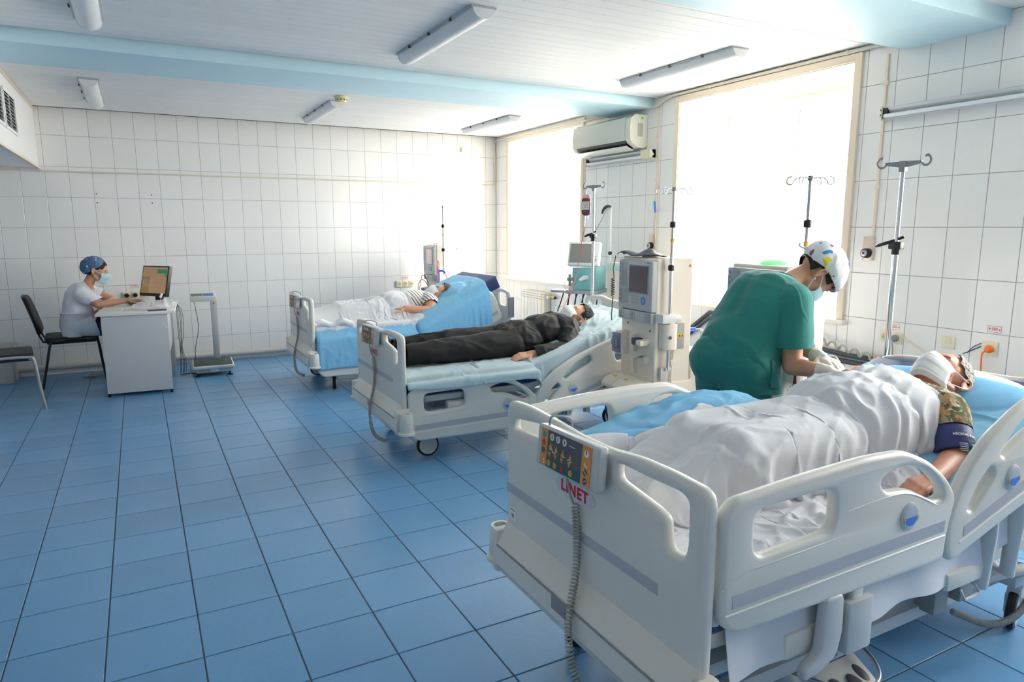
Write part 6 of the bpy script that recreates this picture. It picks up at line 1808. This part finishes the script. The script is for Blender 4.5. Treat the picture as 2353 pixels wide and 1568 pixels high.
dA['label'] = 'dialysis machine with a lit screen and green alarm lamp behind the standing nurse'
# cuff lying on the middle machine
me = blob('cuff', [('c', (1.49, -4.47, 1.296), (1.50, -4.60, 1.297), .012, .012)], .004, 1)
bpy.data.meshes.remove(me)
Pk = np.zeros((14, 40, 3))
for j in range(14):
    for i in range(40):
        v, u = j/13, i/39
        edge = .5+.5*math.sin(PI*min(1, u*1.1)); x = 1.475+v*.12*edge+.03*(1-edge)+.02*u; y = -4.37-u*.44
        dome = math.exp(-((x-1.585)**2+(y+4.62)**2)/.0045)
        z = 1.289+.010*(.5+.5*math.sin(u*9+v*3))+.010*v*(1-v)*4+.035*dome+(.018 if u < .35 else 0)*math.sin(PI*u/.35)
        Pk[j, i] = (x, y, z)
cloth_obj('pressure_cuff', Pk, mat('dark navy cuff', '#1e2238', .5), None, 'dark navy cuff lying flat on top of the middle dialysis machine', 'pressure cuff', 1, .005, smooth=0)
q = MB(); pts = []
for i in range(70):
    a = i*2*PI/9; pts.append((1.452+.010*math.cos(a), -4.385+.014*math.sin(a), 1.13-.0018*i))
q.tube([(1.46, -4.40, 1.29), (1.45, -4.388, 1.2)]+pts+[(1.45, -4.385, .93), (1.44, -4.392, .87), (1.43, -4.41, .84)], .0038, 6); ob('coiled_lead', q, m_keydark, None, 'coiled dark lead hanging down the far edge of the middle dialysis machine', 'cable')

# blood lines and dialyser on the farthest machine and by the nurse
def bloodlines(t, red, blue):
    m_bl = mat('blood line', '#6b1420', .3); m_cl = mat('clear line', '#dfe6ea', .2)
    L = lambda pts, r, mt, nm='blood_line': ob(nm, (lambda q: (q.tube(spline(pts, 7), r, 8), q)[1])(MB()), mt, t)
    m = MB(); m.cyl((.015, -.082, .62), (.015, -.082, 1.02), .018, n=20); ob('dialyser', m, mat('lavender dialyser', '#c9a9dc', .3), t, 'lavender dialyser cartridge')
    for z in (.60, 1.0):
        m = MB(); m.ring([(0, .022), (.035, .022)], (.015, -.082, z), (0, 0, 1), 20); ob('dialyser_cap', m, m_white, t)
    m = MB(); m.tube([(.015, -.10, .985), (.05, -.13, .985), (.07, -.14, .96)], .012, 10); ob('blue_connector', m, mat('connector blue', '#2f63c9', .4), t)
    m = MB(); m.tube([(.015, -.10, .65), (.055, -.13, .65), (.075, -.14, .62)], .012, 10); ob('red_connector', m, m_red, t)
    L([(.07, -.14, .96), (.12, -.15, .85), (.15, -.12, .7), (.16, -.08, .5)], .010, m_white, 'white_hose'); L([(.075, -.14, .62), (.10, -.14, .55), (.13, -.12, .4)], .009, m_white, 'white_hose')
    L([(.015, -.082, 1.035), (.012, -.082, 1.08), (.0, -.09, 1.10), (-.01, -.10, 1.07), (-.02, -.11, .95)], .004, m_red)
    L([(-.03, .12, .74), (-.08, .14, .84), (-.10, .25, .86), (-.11, .36, .78), (-.10, .40, .62), (-.14, .42, .50), (-.25, .30, .46)], .0045, m_bl)
    L([(-.03, .20, .70), (-.06, .30, .66), (-.08, .40, .60), (-.12, .42, .50), (-.22, .38, .44)], .0045, m_bl)
    L([(-.03, .17, .80), (-.07, .20, .90), (-.08, .30, .90), (-.09, .38, .72), (-.10, .41, .55)], .004, m_bl)
    L([(-.03, .25, .72), (-.07, .28, .60), (-.10, .36, .52), (-.18, .36, .46)], .003, m_cl, 'clear_line')
    L([(.0, -.09, .62), (-.01, -.10, .54), (-.06, -.06, .45)], .0045, m_bl); L([(.02, -.09, .62), (.01, -.11, .50)], .0045, m_bl)
    for y, z in ((.36, .52), (.40, .56), (.33, .50)):
        m = MB(); m.box(-.135, y-.012, z-.01, -.095, y+.012, z+.012, .004); ob('line_clamp', m, m_red if y != .40 else m_keyblue, t)
    m = MB(); m.cyl((-.04, .16, .77), (-.04, .16, .71), .012); ob('drip_chamber', m, m_black, t)
    m = MB(); m.cyl((-.04, .16, .66), (-.04, .16, .58), .009); ob('drip_chamber', m, m_black, t)
bloodlines(dC, 1, 1)
L_ = lambda pts, r, mt, nm, lb, ct: ob(nm, (lambda q: (q.tube(spline(pts, 7), r, 8), q)[1])(MB()), mt, None, lb, ct)
m_bl = mat('blood line', '#4a0f1a', .3)
L_([(1.44, -5.95, 1.16), (1.46, -5.97, 1.06), (1.44, -5.99, .93), (1.40, -6.0, .80), (1.32, -6.05, .62), (1.25, -6.12, .60), (1.20, -6.20, .70)], .0055, m_bl, 'blood_line', 'dark red blood line hanging below the standing nurse', 'tube')
L_([(1.36, -6.02, .86), (1.35, -6.04, .72), (1.36, -6.05, .62), (1.38, -6.08, .55)], .0055, m_bl, 'blood_line', 'dark red blood line beside the steel clamp', 'tube')
L_([(1.52, -5.95, .98), (1.56, -5.98, .86), (1.60, -6.0, .72), (1.63, -6.02, .58)], .009, m_white, 'dialysate_hose', 'white hose slanting down beside the studded plate', 'tube')
t = thing('clamp_scissors', 'steel clamp with two finger rings hanging from the blood line', 'clamp', (1.35, -6.045, .70))
for s in (-1, 1):
    m = MB(); pts = [(s*.028+.016*math.cos(a), .0, .004+.009*math.sin(a)) for a in [2*PI*i/16 for i in range(16)]]; m.tube(pts, .0025, 6, True); ob('finger_ring', m, m_chrome, t)
    m = MB(); m.tube([(s*.012, 0, 0), (-s*.004, .0, -.06)], .0025, 6); ob('blade', m, m_chrome, t)
b = MB(); b.cyl((1.318, -6.04, .655), (1.318, -6.04, .690), .014); b.ring([(0, .010), (.02, .009)], (1.318, -6.04, .640), (0, 0, 1), 12)
ob('red_cap', b, m_red, None, 'red connector cap below the standing nurse', 'connector')
# ================================================================ desk corner
m_desk = mat('light grey desk board', '#c9c9cb', .5, var=.03, vscale=30)
m_desk2 = mat('white desk edge', '#e6e5e3', .45)
DK = thing('desk', 'white office desk with a grey side panel and drawers, nurse seated at it', 'desk', (-1.54, -1.42, 0), math.radians(-4))
m = MB(); m.box(-.30, -.02, .722, .32, 1.15, .745, .003); ob('desk_top', m, m_desk2, DK)
m = MB(); m.box(-.262, 0, .03, .258, .018, .722, .001); ob('side_panel', m, m_desk, DK)
m = MB(); m.box(-.245, .018, .03, .24, .42, .72, .001); ob('drawer_case', m, m_desk, DK)
for k in range(4):
    m = MB(); m.box(-.264, .02, .06+k*.165, -.246, .42, .218+k*.165, .002); f = ob('drawer', m, m_desk2, DK)
    q = MB(); q.tube([(-.264, .15, .155+k*.165), (-.280, .16, .155+k*.165), (-.280, .28, .155+k*.165), (-.264, .29, .155+k*.165)], .004, 6); ob('handle', q, m_mid, f)
m = MB(); m.box(-.262, 1.11, .0, .258, 1.13, .722, .001); ob('side_panel', m, m_desk, DK)
m = MB(); m.box(.225, .42, .30, .24, 1.11, .722, .001); ob('back_panel', m, m_desk, DK)
for x in (-.25, .245):
    m = MB(); m.box(x-.012, .0, 0, x+.012, .03, .03, .002); ob('glide', m, m_black, DK)
m = MB(); m.box(-.24, -.0015, .700, -.19, .0, .706); ob('small_scratch', m, m_white, DK)
m = MB(); m.ring([(0, .006), (.001, .006)], (.245, -.0005, .60), (0, -1, 0), 10); m.ring([(0, .006), (.001, .006)], (.235, -.0005, .12), (0, -1, 0), 10); ob('screw_cap', m, m_white, DK, kind='stuff')
DT = .7455
# monitor
MN = thing('computer_monitor', 'black flat computer monitor tilted back on the desk', 'monitor', (-1.345, -.80, DT), math.radians(40))
m = MB(); m.T = Matrix.Translation((0, 0, .225)) @ Matrix.Rotation(math.radians(14), 4, 'Y')
m.box(-.012, -.172, -.145, .028, .172, .150, .008); ob('bezel', m, m_black, MN)
m = MB(); m.T = Matrix.Translation((0, 0, .225)) @ Matrix.Rotation(math.radians(14), 4, 'Y'); m.box(-.0135, -.158, -.118, -.0115, .158, .137)
ob('screen', m, mat('tan screen', '#b8946c', .25, emit='#b8946c', emits=.22), MN)
def scr(y0, y1, z0, z1, c):
    q = MB(); q.T = Matrix.Translation((0, 0, .225)) @ Matrix.Rotation(math.radians(14), 4, 'Y'); q.box(-.0142, y0, z0, -.0130, y1, z1); ob('window_field', q, mat('screen '+c, c, .3, emit=c, emits=.22), MN)
scr(-.155, -.03, .075, .115, '#2f8f68'); scr(-.155, -.13, .045, .075, '#2f8f68'); scr(.06, .155, .018, .040, '#8d8271'); scr(-.11, .05, -.11, .035, '#bd9a78'); scr(.07, .155, -.05, .012, '#b08a66'); scr(.065, .155, -.112, -.058, '#a58550')
m = MB()
for k in range(9): m.box(0, 0, 0, 0, 0, 0) if False else None
m = MB(); m.T = Matrix.Translation((0, 0, .225)) @ Matrix.Rotation(math.radians(14), 4, 'Y')
for k in range(10): m.box(-.0146, -.10, -.10+k*.013, -.0141, .04-.02*(k % 3), -.0985+k*.013)
ob('screen_text', m, mat('screen text', '#8f7454', .4, emit='#8f7454', emits=.2), MN, kind='stuff')
m = MB(); m.box(.02, -.045, .0, .05, .045, .16, .008); ob('stand_neck', m, m_black, MN)
m = MB(); m.box(-.09, -.12, 0, .09, .12, .018, .008); ob('stand_foot', m, m_black, MN)
# keyboard and mouse
KB = thing('keyboard', 'black computer keyboard under the nurse\'s hand', 'keyboard', (-1.52, -.62, DT), math.radians(10))
m = MB(); m.box(-.075, -.22, 0, .075, .22, .020, .006); ob('keyboard_case', m, m_black, KB)
m = MB()
for i in range(5):
    for j in range(15): m.box(-.062+i*.024, -.21+j*.028, .020, -.042+i*.024, -.187+j*.028, .025)
ob('keys', m, m_keydark, KB, kind='stuff')
# papers, phone, bag, bottle
for i, (x, y, r, z, lb) in enumerate(((-1.66, -1.12, .25, 0, 'white printed form sheets with a green line at the near left corner of the desk'), (-1.50, -1.16, -.08, .0016, 'white paper sheets lying along the front of the desk'), (-1.38, -1.10, .15, .0036, 'white paper sheets under the transparent plastic bag'))):
    t = thing('paper_sheet', lb, 'paper', (x, y, DT+z), r, 'papers on the desk')
    m = MB(); m.box(-.15, -.105, 0, .15, .105, .0014); ob('sheet_stack', m, m_paper, t)
    if i == 0:
        m = MB(); m.box(-.145, -.06, .0014, .145, -.053, .0018); ob('green_line', m, mat('green line', '#3d9a5a', .6), t)
    m = MB()
    for k in range(9): m.box(-.13, -.04+k*.014, .0014, .12-.03*(k % 3), -.038+k*.014, .0017)
    ob('text_lines', m, mat('print grey', '#9a9a9a', .7), t, kind='stuff')
t = thing('phone', 'brown smartphone lying in front of the plastic bag on the desk', 'phone', (-1.36, -1.36, DT+.0002), .12)
m = MB(); m.box(-.075, -.036, 0, .075, .036, .010, .004); ob('phone_body', m, mat('brown phone', '#3d2f2c', .3), t)
m = MB(); m.box(-.066, -.032, .010, .066, .032, .0104); ob('phone_screen', m, mat('phone screen', '#17151a', .1), t)
me = blob('plastic_bag', [('e', (-1.40, -1.23, DT+.035), (.15, .085, .035)), ('e', (-1.30, -1.20, DT+.035), (.10, .07, .038))], .007, 3, [(V((-1.4, -1.2, DT+.0055)), V((0, 0, -1)), V((-1.4, -1.2, DT-.03)), .5)], folds(.014, 14, (1, 1, 1), 6., 1.1))
ob('plastic_bag', me, cloth_mat('clear film bag', '#f4f3fa', .35, .45, .25, .3, 60), None, 'crumpled translucent plastic bag on the front of the desk', 'bag')
t = thing('bottle', 'small pink and white bottle standing before the monitor foot', 'bottle', (-1.285, -1.02, DT))
m = MB(); m.ring([(0, .018), (.05, .018), (.06, .01), (.075, .009)], (0, 0, 0), (0, 0, 1), 16); ob('bottle_body', m, m_paper, t)
m = MB(); m.ring([(0, .0185), (.02, .0185)], (0, 0, .028), (0, 0, 1), 16); ob('bottle_label', m, mat('pink label', '#e48aa5', .5), t)
t = thing('pen_tube', 'white cylinder pen leaning beside the monitor', 'pen', (-1.33, -1.03, DT))
m = MB(); m.tube([(0, 0, .004), (.012, .0, .06), (.018, 0, .09)], .003, 8); ob('shaft', m, m_steel, t)
m = MB(); m.tube([(.010, 0, .085), (.028, 0, .125)], .011, 10); ob('head', m, m_white, t)
t = thing('cable_bundle', 'bundle of black cables hanging off the right side of the desk', 'cable', (-1.24, -.72, DT))
for k in range(5):
    m = MB(); d = k*.03; w = .013*((k*2) % 5)
    m.tube(spline([(-.04, .02+d, .004), (.055, -.02+d, -.004), (.060+w, -.03+d, -.10), (.06+w, -.04+d, -.30), (.068+w*.4, -.02+d*.5, -.45), (.062+w, -.03+d, -.60), (.055+w, .02+d, -.735)], 6), .0025, 6); ob('cable', m, m_black, t)
t = thing('floor_cable', 'thin cable running over the floor from the desk to the scale', 'cable', (-1.2, -.6, .004))
m = MB(); m.tube(spline([(.02, -.08, .0), (.1, -.02, 0), (.16, -.08, 0), (.21, -.05, .0), (.24, .08, .0)], 6), .004, 6); ob('cable', m, m_black, t)
t = thing('tangled_cable', 'tangle of grey cables on the floor under the desk and chair', 'cable', (-1.95, -.35, .004))
m = MB(); r_ = random.Random(4); m.tube(spline([(r_.uniform(-.12, .22), r_.uniform(-.1, .12), .0+.002*k) for k in range(12)], 6), .004, 6); ob('cable', m, m_mid, t)

# visitor chairs
def chair(label, loc, rz, tube, back=True):
    t = thing('visitor_chair', label, 'chair', loc, rz, 'black padded visitor chairs')
    # local +x is the front
    m = MB(); m.box(-.21, -.22, .425, .22, .22, .475, .022, 3); ob('seat', m, mat('black upholstery', '#1b1a1b', .6, bump=.15, bscale=90), t)
    m = MB(); m.box(-.19, -.20, .41, .20, .20, .426, .004); ob('seat_shell', m, m_black, t)
    for s in (-1, 1):
        m = MB(); m.tube(spline([(.26, s*.235, .0), (.235, s*.235, .22), (.215, s*.235, .415), (.17, s*.235, .445), (0, s*.235, .45), (-.14, s*.235, .44)], 6), .0115, 10); ob('front_leg', m, tube, t)
        m = MB(); m.tube(spline([(-.26, s*.215, 0), (-.21, s*.215, .22), (-.165, s*.22, .42), (-.12, s*.225, .44)], 5), .0115, 10); ob('rear_leg', m, tube, t)
        m = MB(); m.tube([(-.15, s*.17, .43), (-.22, s*.17, .435), (-.245, s*.165, .50), (-.27, s*.165, .62)], .009, 8); ob('back_bracket', m, tube, t)
    m = MB(); m.tube([(.19, -.235, .43), (.19, .235, .43)], .010, 8); ob('cross_bar', m, tube, t)
    if back:
        P_ = np.zeros((12, 14, 3))
        out = [(-.225, .0), (-.225, .12), (-.20, .26), (-.14, .30), (.14, .30), (.20, .26), (.225, .12), (.225, 0), (.19, -.05), (-.19, -.05)]
        me = plate(out, [], .035, .014, 'YZ', 2)
        for v in me.vertices: v.co.x += -.0+ .35*v.co.y**2-.25*v.co.z
        me.transform(Matrix.Translation((-.255, 0, .56))); ob('backrest', me, MATS['black upholstery'], t)
        me = plate([(a*1.02, b*1.01) for a, b in out], [], .010, .004, 'YZ', 2)
        for v in me.vertices: v.co.x += -.024+.35*v.co.y**2-.25*v.co.z
        me.transform(Matrix.Translation((-.255, 0, .56))); ob('backrest_shell', me, m_black, t)
    return t
chair('black visitor chair with black legs that the nurse sits on', (-2.10, -.53, 0), math.radians(4), m_black)
chair('visitor chair with grey metal legs cut by the left picture edge', (-2.53, -1.41, 0), math.radians(8), mat('grey tube', '#a9aaac', .35, .3))

# floor scale
SC = thing('floor_scale', 'electronic patient scale with green platform and display column', 'scale', (-.875, -.66, 0), math.radians(-3))
m = MB()
prof_ = [(-.195, -.235), (.195, -.235), (.195, .235), (-.195, .235)]
me = plate(prof_, [], .035, .012, 'XY', 1); me.transform(Matrix.Translation((0, 0, .092))); ob('platform_tray', me, mat('scale cream', '#dcdcd6', .4), SC)
m = MB(); m.box(-.165, -.205, .035, .165, .205, .075, .004); ob('scale_body', m, mat('scale metal', '#b5b8ba', .35, .4), SC)
m = MB(); m.box(-.180, -.220, .108, .180, .220, .114, .002); ob('platform_mat', m, mat('ribbed green mat', '#2f4440', .6, bump=.4, bscale=120), SC)
for x in (-.15, .15):
    for y in (-.19, .19):
        m = MB(); m.ring([(0, .028), (.012, .028), (.016, .01), (.036, .01)], (x, y, 0), (0, 0, 1), 16); ob('foot', m, m_black, SC)
m = MB(); m.box(-.03, -.2065, .045, .05, -.2045, .068); ob('type_plate', m, m_paper, SC)
m = MB(); m.box(.02, .18, .08, .085, .225, .735, .004); ob('column', m, mat('column grey', '#c4c6c8', .4), SC)
m = MB(); m.ring([(0, .008), (.001, .008)], (.055, .1795, .70), (0, -1, 0), 12); ob('red_seal', m, m_red, SC)
m = MB(); m.T = Matrix.Translation((-.045, .19, .765)) @ Matrix.Rotation(.25, 4, 'X'); m.box(-.125, -.06, -.03, .125, .055, .03, .010); ob('display_head', m, mat('scale cream', '#dcdcd6', .4), SC)
m = MB(); m.T = Matrix.Translation((-.045, .19, .765)) @ Matrix.Rotation(.25, 4, 'X'); m.box(-.115, -.045, .0295, -.005, .035, .031); ob('display_window', m, mat('lcd grey green', '#5f6a60', .3), SC)
m = MB(); m.T = Matrix.Translation((-.045, .19, .765)) @ Matrix.Rotation(.25, 4, 'X'); m.box(.0, -.045, .0295, .10, .035, .031); ob('key_field', m, mat('key blue 2', '#2f6fb4', .4), SC)
m = MB(); m.T = Matrix.Translation((-.045, .19, .765)) @ Matrix.Rotation(.25, 4, 'X'); m.ring([(0, .006), (.0015, .006)], (.02, -.01, .031), (0, 0, 1), 10); m.ring([(0, .006), (.0015, .006)], (.045, -.01, .031), (0, 0, 1), 10); ob('round_keys', m, m_red, SC, kind='stuff')
m = MB(); m.tube(spline([(-.14, .17, .745), (-.125, .16, .66), (-.11, .16, .45), (-.15, .17, .25), (-.16, .18, .10), (-.15, .20, .02)], 8), .003, 6); ob('cord', m, m_black, SC)

# ---------------------------------------------------------------- poles in the bed sockets
def bed_pole(label, x, y, z0, z1, zc, rz, white=True):
    t = thing('infusion_pole', label, 'infusion pole', (x, y, z0), rz, 'infusion poles fixed in bed corners')
    h = z1-z0; c = zc-z0
    m = MB(); m.cyl((0, 0, 0), (0, 0, c), .0135, n=20); ob('lower_tube', m, m_chrome, t)
    m = MB(); m.cyl((0, 0, c), (0, 0, h-.02), .0095, n=18); ob('upper_tube', m, m_chrome, t)
    m = MB(); m.ring([(-.03, .018), (-.028, .020), (.028, .020), (.03, .016)], (0, 0, c), (0, 0, 1), 20); m.box(-.018, -.03, c-.005, .018, .03, c+.03, .006); ob('clamp', m.mesh('clamp'), m_black, t)
    m = MB(); m.tube([(0, -.035, c+.055), (0, .0, c+.04), (0, .035, c+.03)], .007, 8); ob('lever', m, m_black, t)
    m = MB(); pts = [(0, .052+.035*math.cos(a), c+.022-.012*math.cos(a)+.005*math.sin(a)) if False else (.018*math.sin(a), .060+.038*math.cos(a), c+.020-.012*math.cos(a)) for a in [2*PI*i/18 for i in range(18)]]; m.tube(pts, .006, 8, True); ob('grip_loop', m, m_black, t)
    m = MB(); m.box(-.014, -.014, h-.05, .014, .014, h, .004); ob('head_block', m, m_mid, t)
    for s in (-1, 1):
        m = MB(); m.prism([(s*.008, h-.03), (s*.008, h-.002), (s*.085, h-.003), (s*.085, h-.016)], -.006, .006, 'YZ'); ob('arm', m, m_mid, t)
        m = MB(); m.tube(spline([(0, s*.080, h-.010), (0, s*.095, h-.024), (0, s*.115, h-.022), (0, s*.125, h-.002), (0, s*.112, h+.018), (0, s*.098, h+.016)], 5), .0055, 8); ob('hook', m, m_mid, t)
    return t
bed_pole('tall chrome infusion pole at the headboard of the nearest bed', 1.68, -6.285, .30, 1.785, 1.385, math.radians(2))
bed_pole('pale infusion pole holding the blood bag by the middle bed', 1.90, -3.495, .30, 1.83, 1.40, math.radians(10))
# blood bag
BG = thing('blood_bag', 'dark red blood bag with white label hanging from the pole', 'blood bag', (1.905, -3.375, 1.655), math.radians(28))
m = MB(); pts = [(-.042, -.055), (-.046, .02), (-.040, .075), (.040, .075), (.046, .02), (.042, -.055), (.02, -.075), (-.02, -.075)]
me = plate(pts, [], .030, .014, 'YZ', 2); ob('bag', me, mat('dark blood', '#5a1620', .2, coat=.5), BG)
me = plate([(-.038, .055), (-.038, .105), (.038, .105), (.038, .055)], [], .012, .005, 'YZ', 1); ob('bag_top', me, mat('pink film', '#f0c9bb', .3), BG)
m = MB(); m.box(-.0165, -.035, -.025, -.0145, .035, .045); ob('bag_label', m, m_paper, BG)
m = MB()
for k in range(3): m.tube(spline([(-.017, .028-.008*i, .03-.018*k+.006*math.sin(i*2.1+k)) for i in range(8)], 3), .0011, 4)
ob('handwriting', m, m_black, BG, kind='stuff')
m = MB(); m.tube([(0, 0, .10), (0, .005, .13)], .002, 6); ob('loop', m, m_white, BG)
m = MB(); m.tube([(0, .01, -.07), (0, .012, -.12)], .005, 8); m2 = MB(); m2.tube([(0, -.015, -.07), (0, -.018, -.10)], .004, 8); ob('port', m, m_white, BG); ob('port', m2, m_white, BG)
m = MB(); m.cyl((0, .014, -.12), (0, .016, -.165), .009, n=12); ob('drip_chamber', m, mat('clear line', '#dfe6ea', .2), BG)
b = MB(); b.tube(spline([(1.90, -3.372, 1.49), (1.86, -3.38, 1.35), (1.80, -3.42, 1.15), (1.70, -3.48, .97), (1.55, -3.55, .80), (1.40, -3.62, .76)], 9), .0024, 6)
ob('transfusion_line', b, mat('thin red line', '#b33a3a', .3), None, 'thin red line running from the blood bag down to the man in black', 'tube')

# ---------------------------------------------------------------- ventilator on its stand
VT = thing('ventilator', 'turquoise and white ventilator with a tilted grey monitor behind the middle bed', 'ventilator', (2.27, -2.88, 0), math.radians(38))
m_vw = mat('ventilator white', '#eef0f0', .35); m_turq = mat('ventilator turquoise', '#8fd0cf', .4)
m = MB(); m.T = Matrix.Translation((-.10, 0, 1.235)) @ Matrix.Rotation(math.radians(17), 4, 'Y'); m.box(-.02, -.155, -.115, .03, .155, .115, .014, 3); ob('monitor_case', m, m_vw, VT)
m = MB(); m.T = Matrix.Translation((-.10, 0, 1.235)) @ Matrix.Rotation(math.radians(17), 4, 'Y'); m.box(-.0215, -.085, -.085, -.0195, .135, .095); ob('monitor_screen', m, mat('grey screen', '#8a8a86', .25), VT)
m = MB(); m.T = Matrix.Translation((-.10, 0, 1.235)) @ Matrix.Rotation(math.radians(17), 4, 'Y'); m.ring([(0, .018), (.012, .016)], (-.02, -.12, -.06), (-1, 0, 0), 20); ob('knob', m, m_bed2, VT)
m = MB(); m.T = Matrix.Translation((-.10, 0, 1.235)) @ Matrix.Rotation(math.radians(17), 4, 'Y'); m.prism([(-.128, -.03), (-.112, -.03), (-.12, -.016)], -.0212, -.02, 'YZ'); ob('warning_mark', m, m_yel, VT)
m = MB(); m.box(-.10, -.12, .90, .22, .12, 1.115, .012); ob('unit_case', m, m_turq, VT)
m = MB(); m.tube([(-.10, -.02, 1.02), (-.15, -.02, 1.025), (-.18, .02, .995)], [.024, .022, .014], 12); ob('outlet_elbow', m, m_white, VT)
m = MB(); m.box(-.16, .10, .985, -.10, .15, 1.02, .008); m.cyl((-.13, .13, .94), (-.13, .13, 1.05), .014); ob('flow_valve', m.mesh('flow_valve'), m_mid, VT)
m = MB(); m.ring([(0, .02), (.09, .022)], (-.10, .13, .88), (0, 0, 1), 14); ob('water_trap', m, mat('pale lime trap', '#d9ead0', .3), VT)
m = MB(); m.box(-.14, -.15, .865, .26, .17, .90, .010); m.prism([(-.14, .17), (-.10, .33), (-.02, .33), (.02, .17)], .872, .895, 'XY'); ob('tray', m.mesh('tray'), mat('tray grey', '#b3b7bf', .4), VT)
m = MB(); m.cyl((.08, 0, .12), (.08, 0, .87), .03); ob('column', m, m_vw, VT)
for k in range(4):
    a = PI/4+PI/2*k; m = MB(); m.tube([(.08, 0, .11), (.08+.30*math.cos(a), .30*math.sin(a), .075)], .02, 8); ob('leg', m, m_mid, VT)
    m = MB(); m.ring([(-.012, .035), (.012, .035)], (.08+.31*math.cos(a), .31*math.sin(a), .036), (0, 1, 0), 16); ob('castor', m, m_rubber, VT)
for k in range(5):
    m = MB(); y = .20-.07*k; m.tube(spline([(-.10, y, .875), (-.125, y+.02, .78), (-.12, y+.05-.02*k, .68-.03*(k % 3)), (-.10, y-.01, .64+.02*(k % 2)), (-.09, y-.04, .75), (-.09, y-.05, .87)], 6), .0055, 8); ob('black_cable', m, m_black, VT)
m = MB(); m.tube(spline([(-.12, .14, 1.10), (-.16, .17, 1.02), (-.165, .17, .93), (-.14, .15, .90), (-.12, .13, .94)], 7), .004, 8); ob('white_tube', m, m_white, VT)
# second white unit behind with its support arm
V2 = thing('medical_cart', 'cream equipment cart with slotted top behind the ventilator', 'cart', (2.50, -3.42, 0), math.radians(4))
m = MB(); m.box(-.20, -.26, .82, .22, .26, 1.17, .012); ob('cart_body', m, mat('cream cart', '#f1e6d4', .35), V2)
m = MB(); m.box(-.203, -.15, 1.10, .21, .262, 1.155, .006); ob('mint_band', m, mat('mint', '#c9ede2', .4), V2)
for k in range(12):
    m = MB(); m.box(-.2045, -.24+k*.022, 1.05, -.2025, -.232+k*.022, 1.085); ob('vent_slot', m, mat('slot brown', '#8d7558', .6), V2)
m = MB(); m.box(-.24, -.28, .775, .24, .28, .815, .012); ob('cart_shelf', m, m_bed2, V2)
for x in (-.18, .18):
    for y in (-.22, .22):
        m = MB(); m.cyl((x, y, .07), (x, y, .78), .014); ob('cart_post', m, m_vw, V2)
        m = MB(); m.ring([(-.012, .035), (.012, .035)], (x, y, .036), (0, 1, 0), 16); ob('castor', m, m_rubber, V2)
for k in range(4):
    m = MB(); y = -.2+.1*k; m.tube(spline([(-.23, y, .80), (-.27, y-.02, .70), (-.27, y-.05, .55), (-.25, y-.03, .42)], 6), .014, 8); ob('white_hose', m, m_white, V2)
SA = thing('support_arm', 'thin white support arm with a black bent handle', 'support arm', (2.50, -2.92, 0))
m = MB(); m.cyl((0, 0, .02), (0, 0, 1.675), .010, n=12); ob('post', m, m_vw, SA)
m = MB(); m.ring([(0, .10), (.02, .09)], (0, 0, 0), (0, 0, 1), 20); ob('post_foot', m, m_mid, SA)
m = MB(); m.tube([(0, 0, 1.67), (-.04, .02, 1.64), (-.12, .10, 1.42), (-.17, .16, 1.26)], .005, 8); ob('arm_rod', m, m_steel, SA)
m = MB(); m.tube(spline([(.0, .0, 1.675), (-.03, .012, 1.68), (-.06, .03, 1.655), (-.075, .04, 1.61)], 5), [.010, .011, .012, .013, .014, .015, .016, .016, .016, .015, .014, .013, .012, .011, .010, .006], 8); ob('black_handle', m, m_black, SA)
m = MB(); m.sph((0, 0, 1.24), .02, 12, 8); ob('joint', m, m_black, SA)
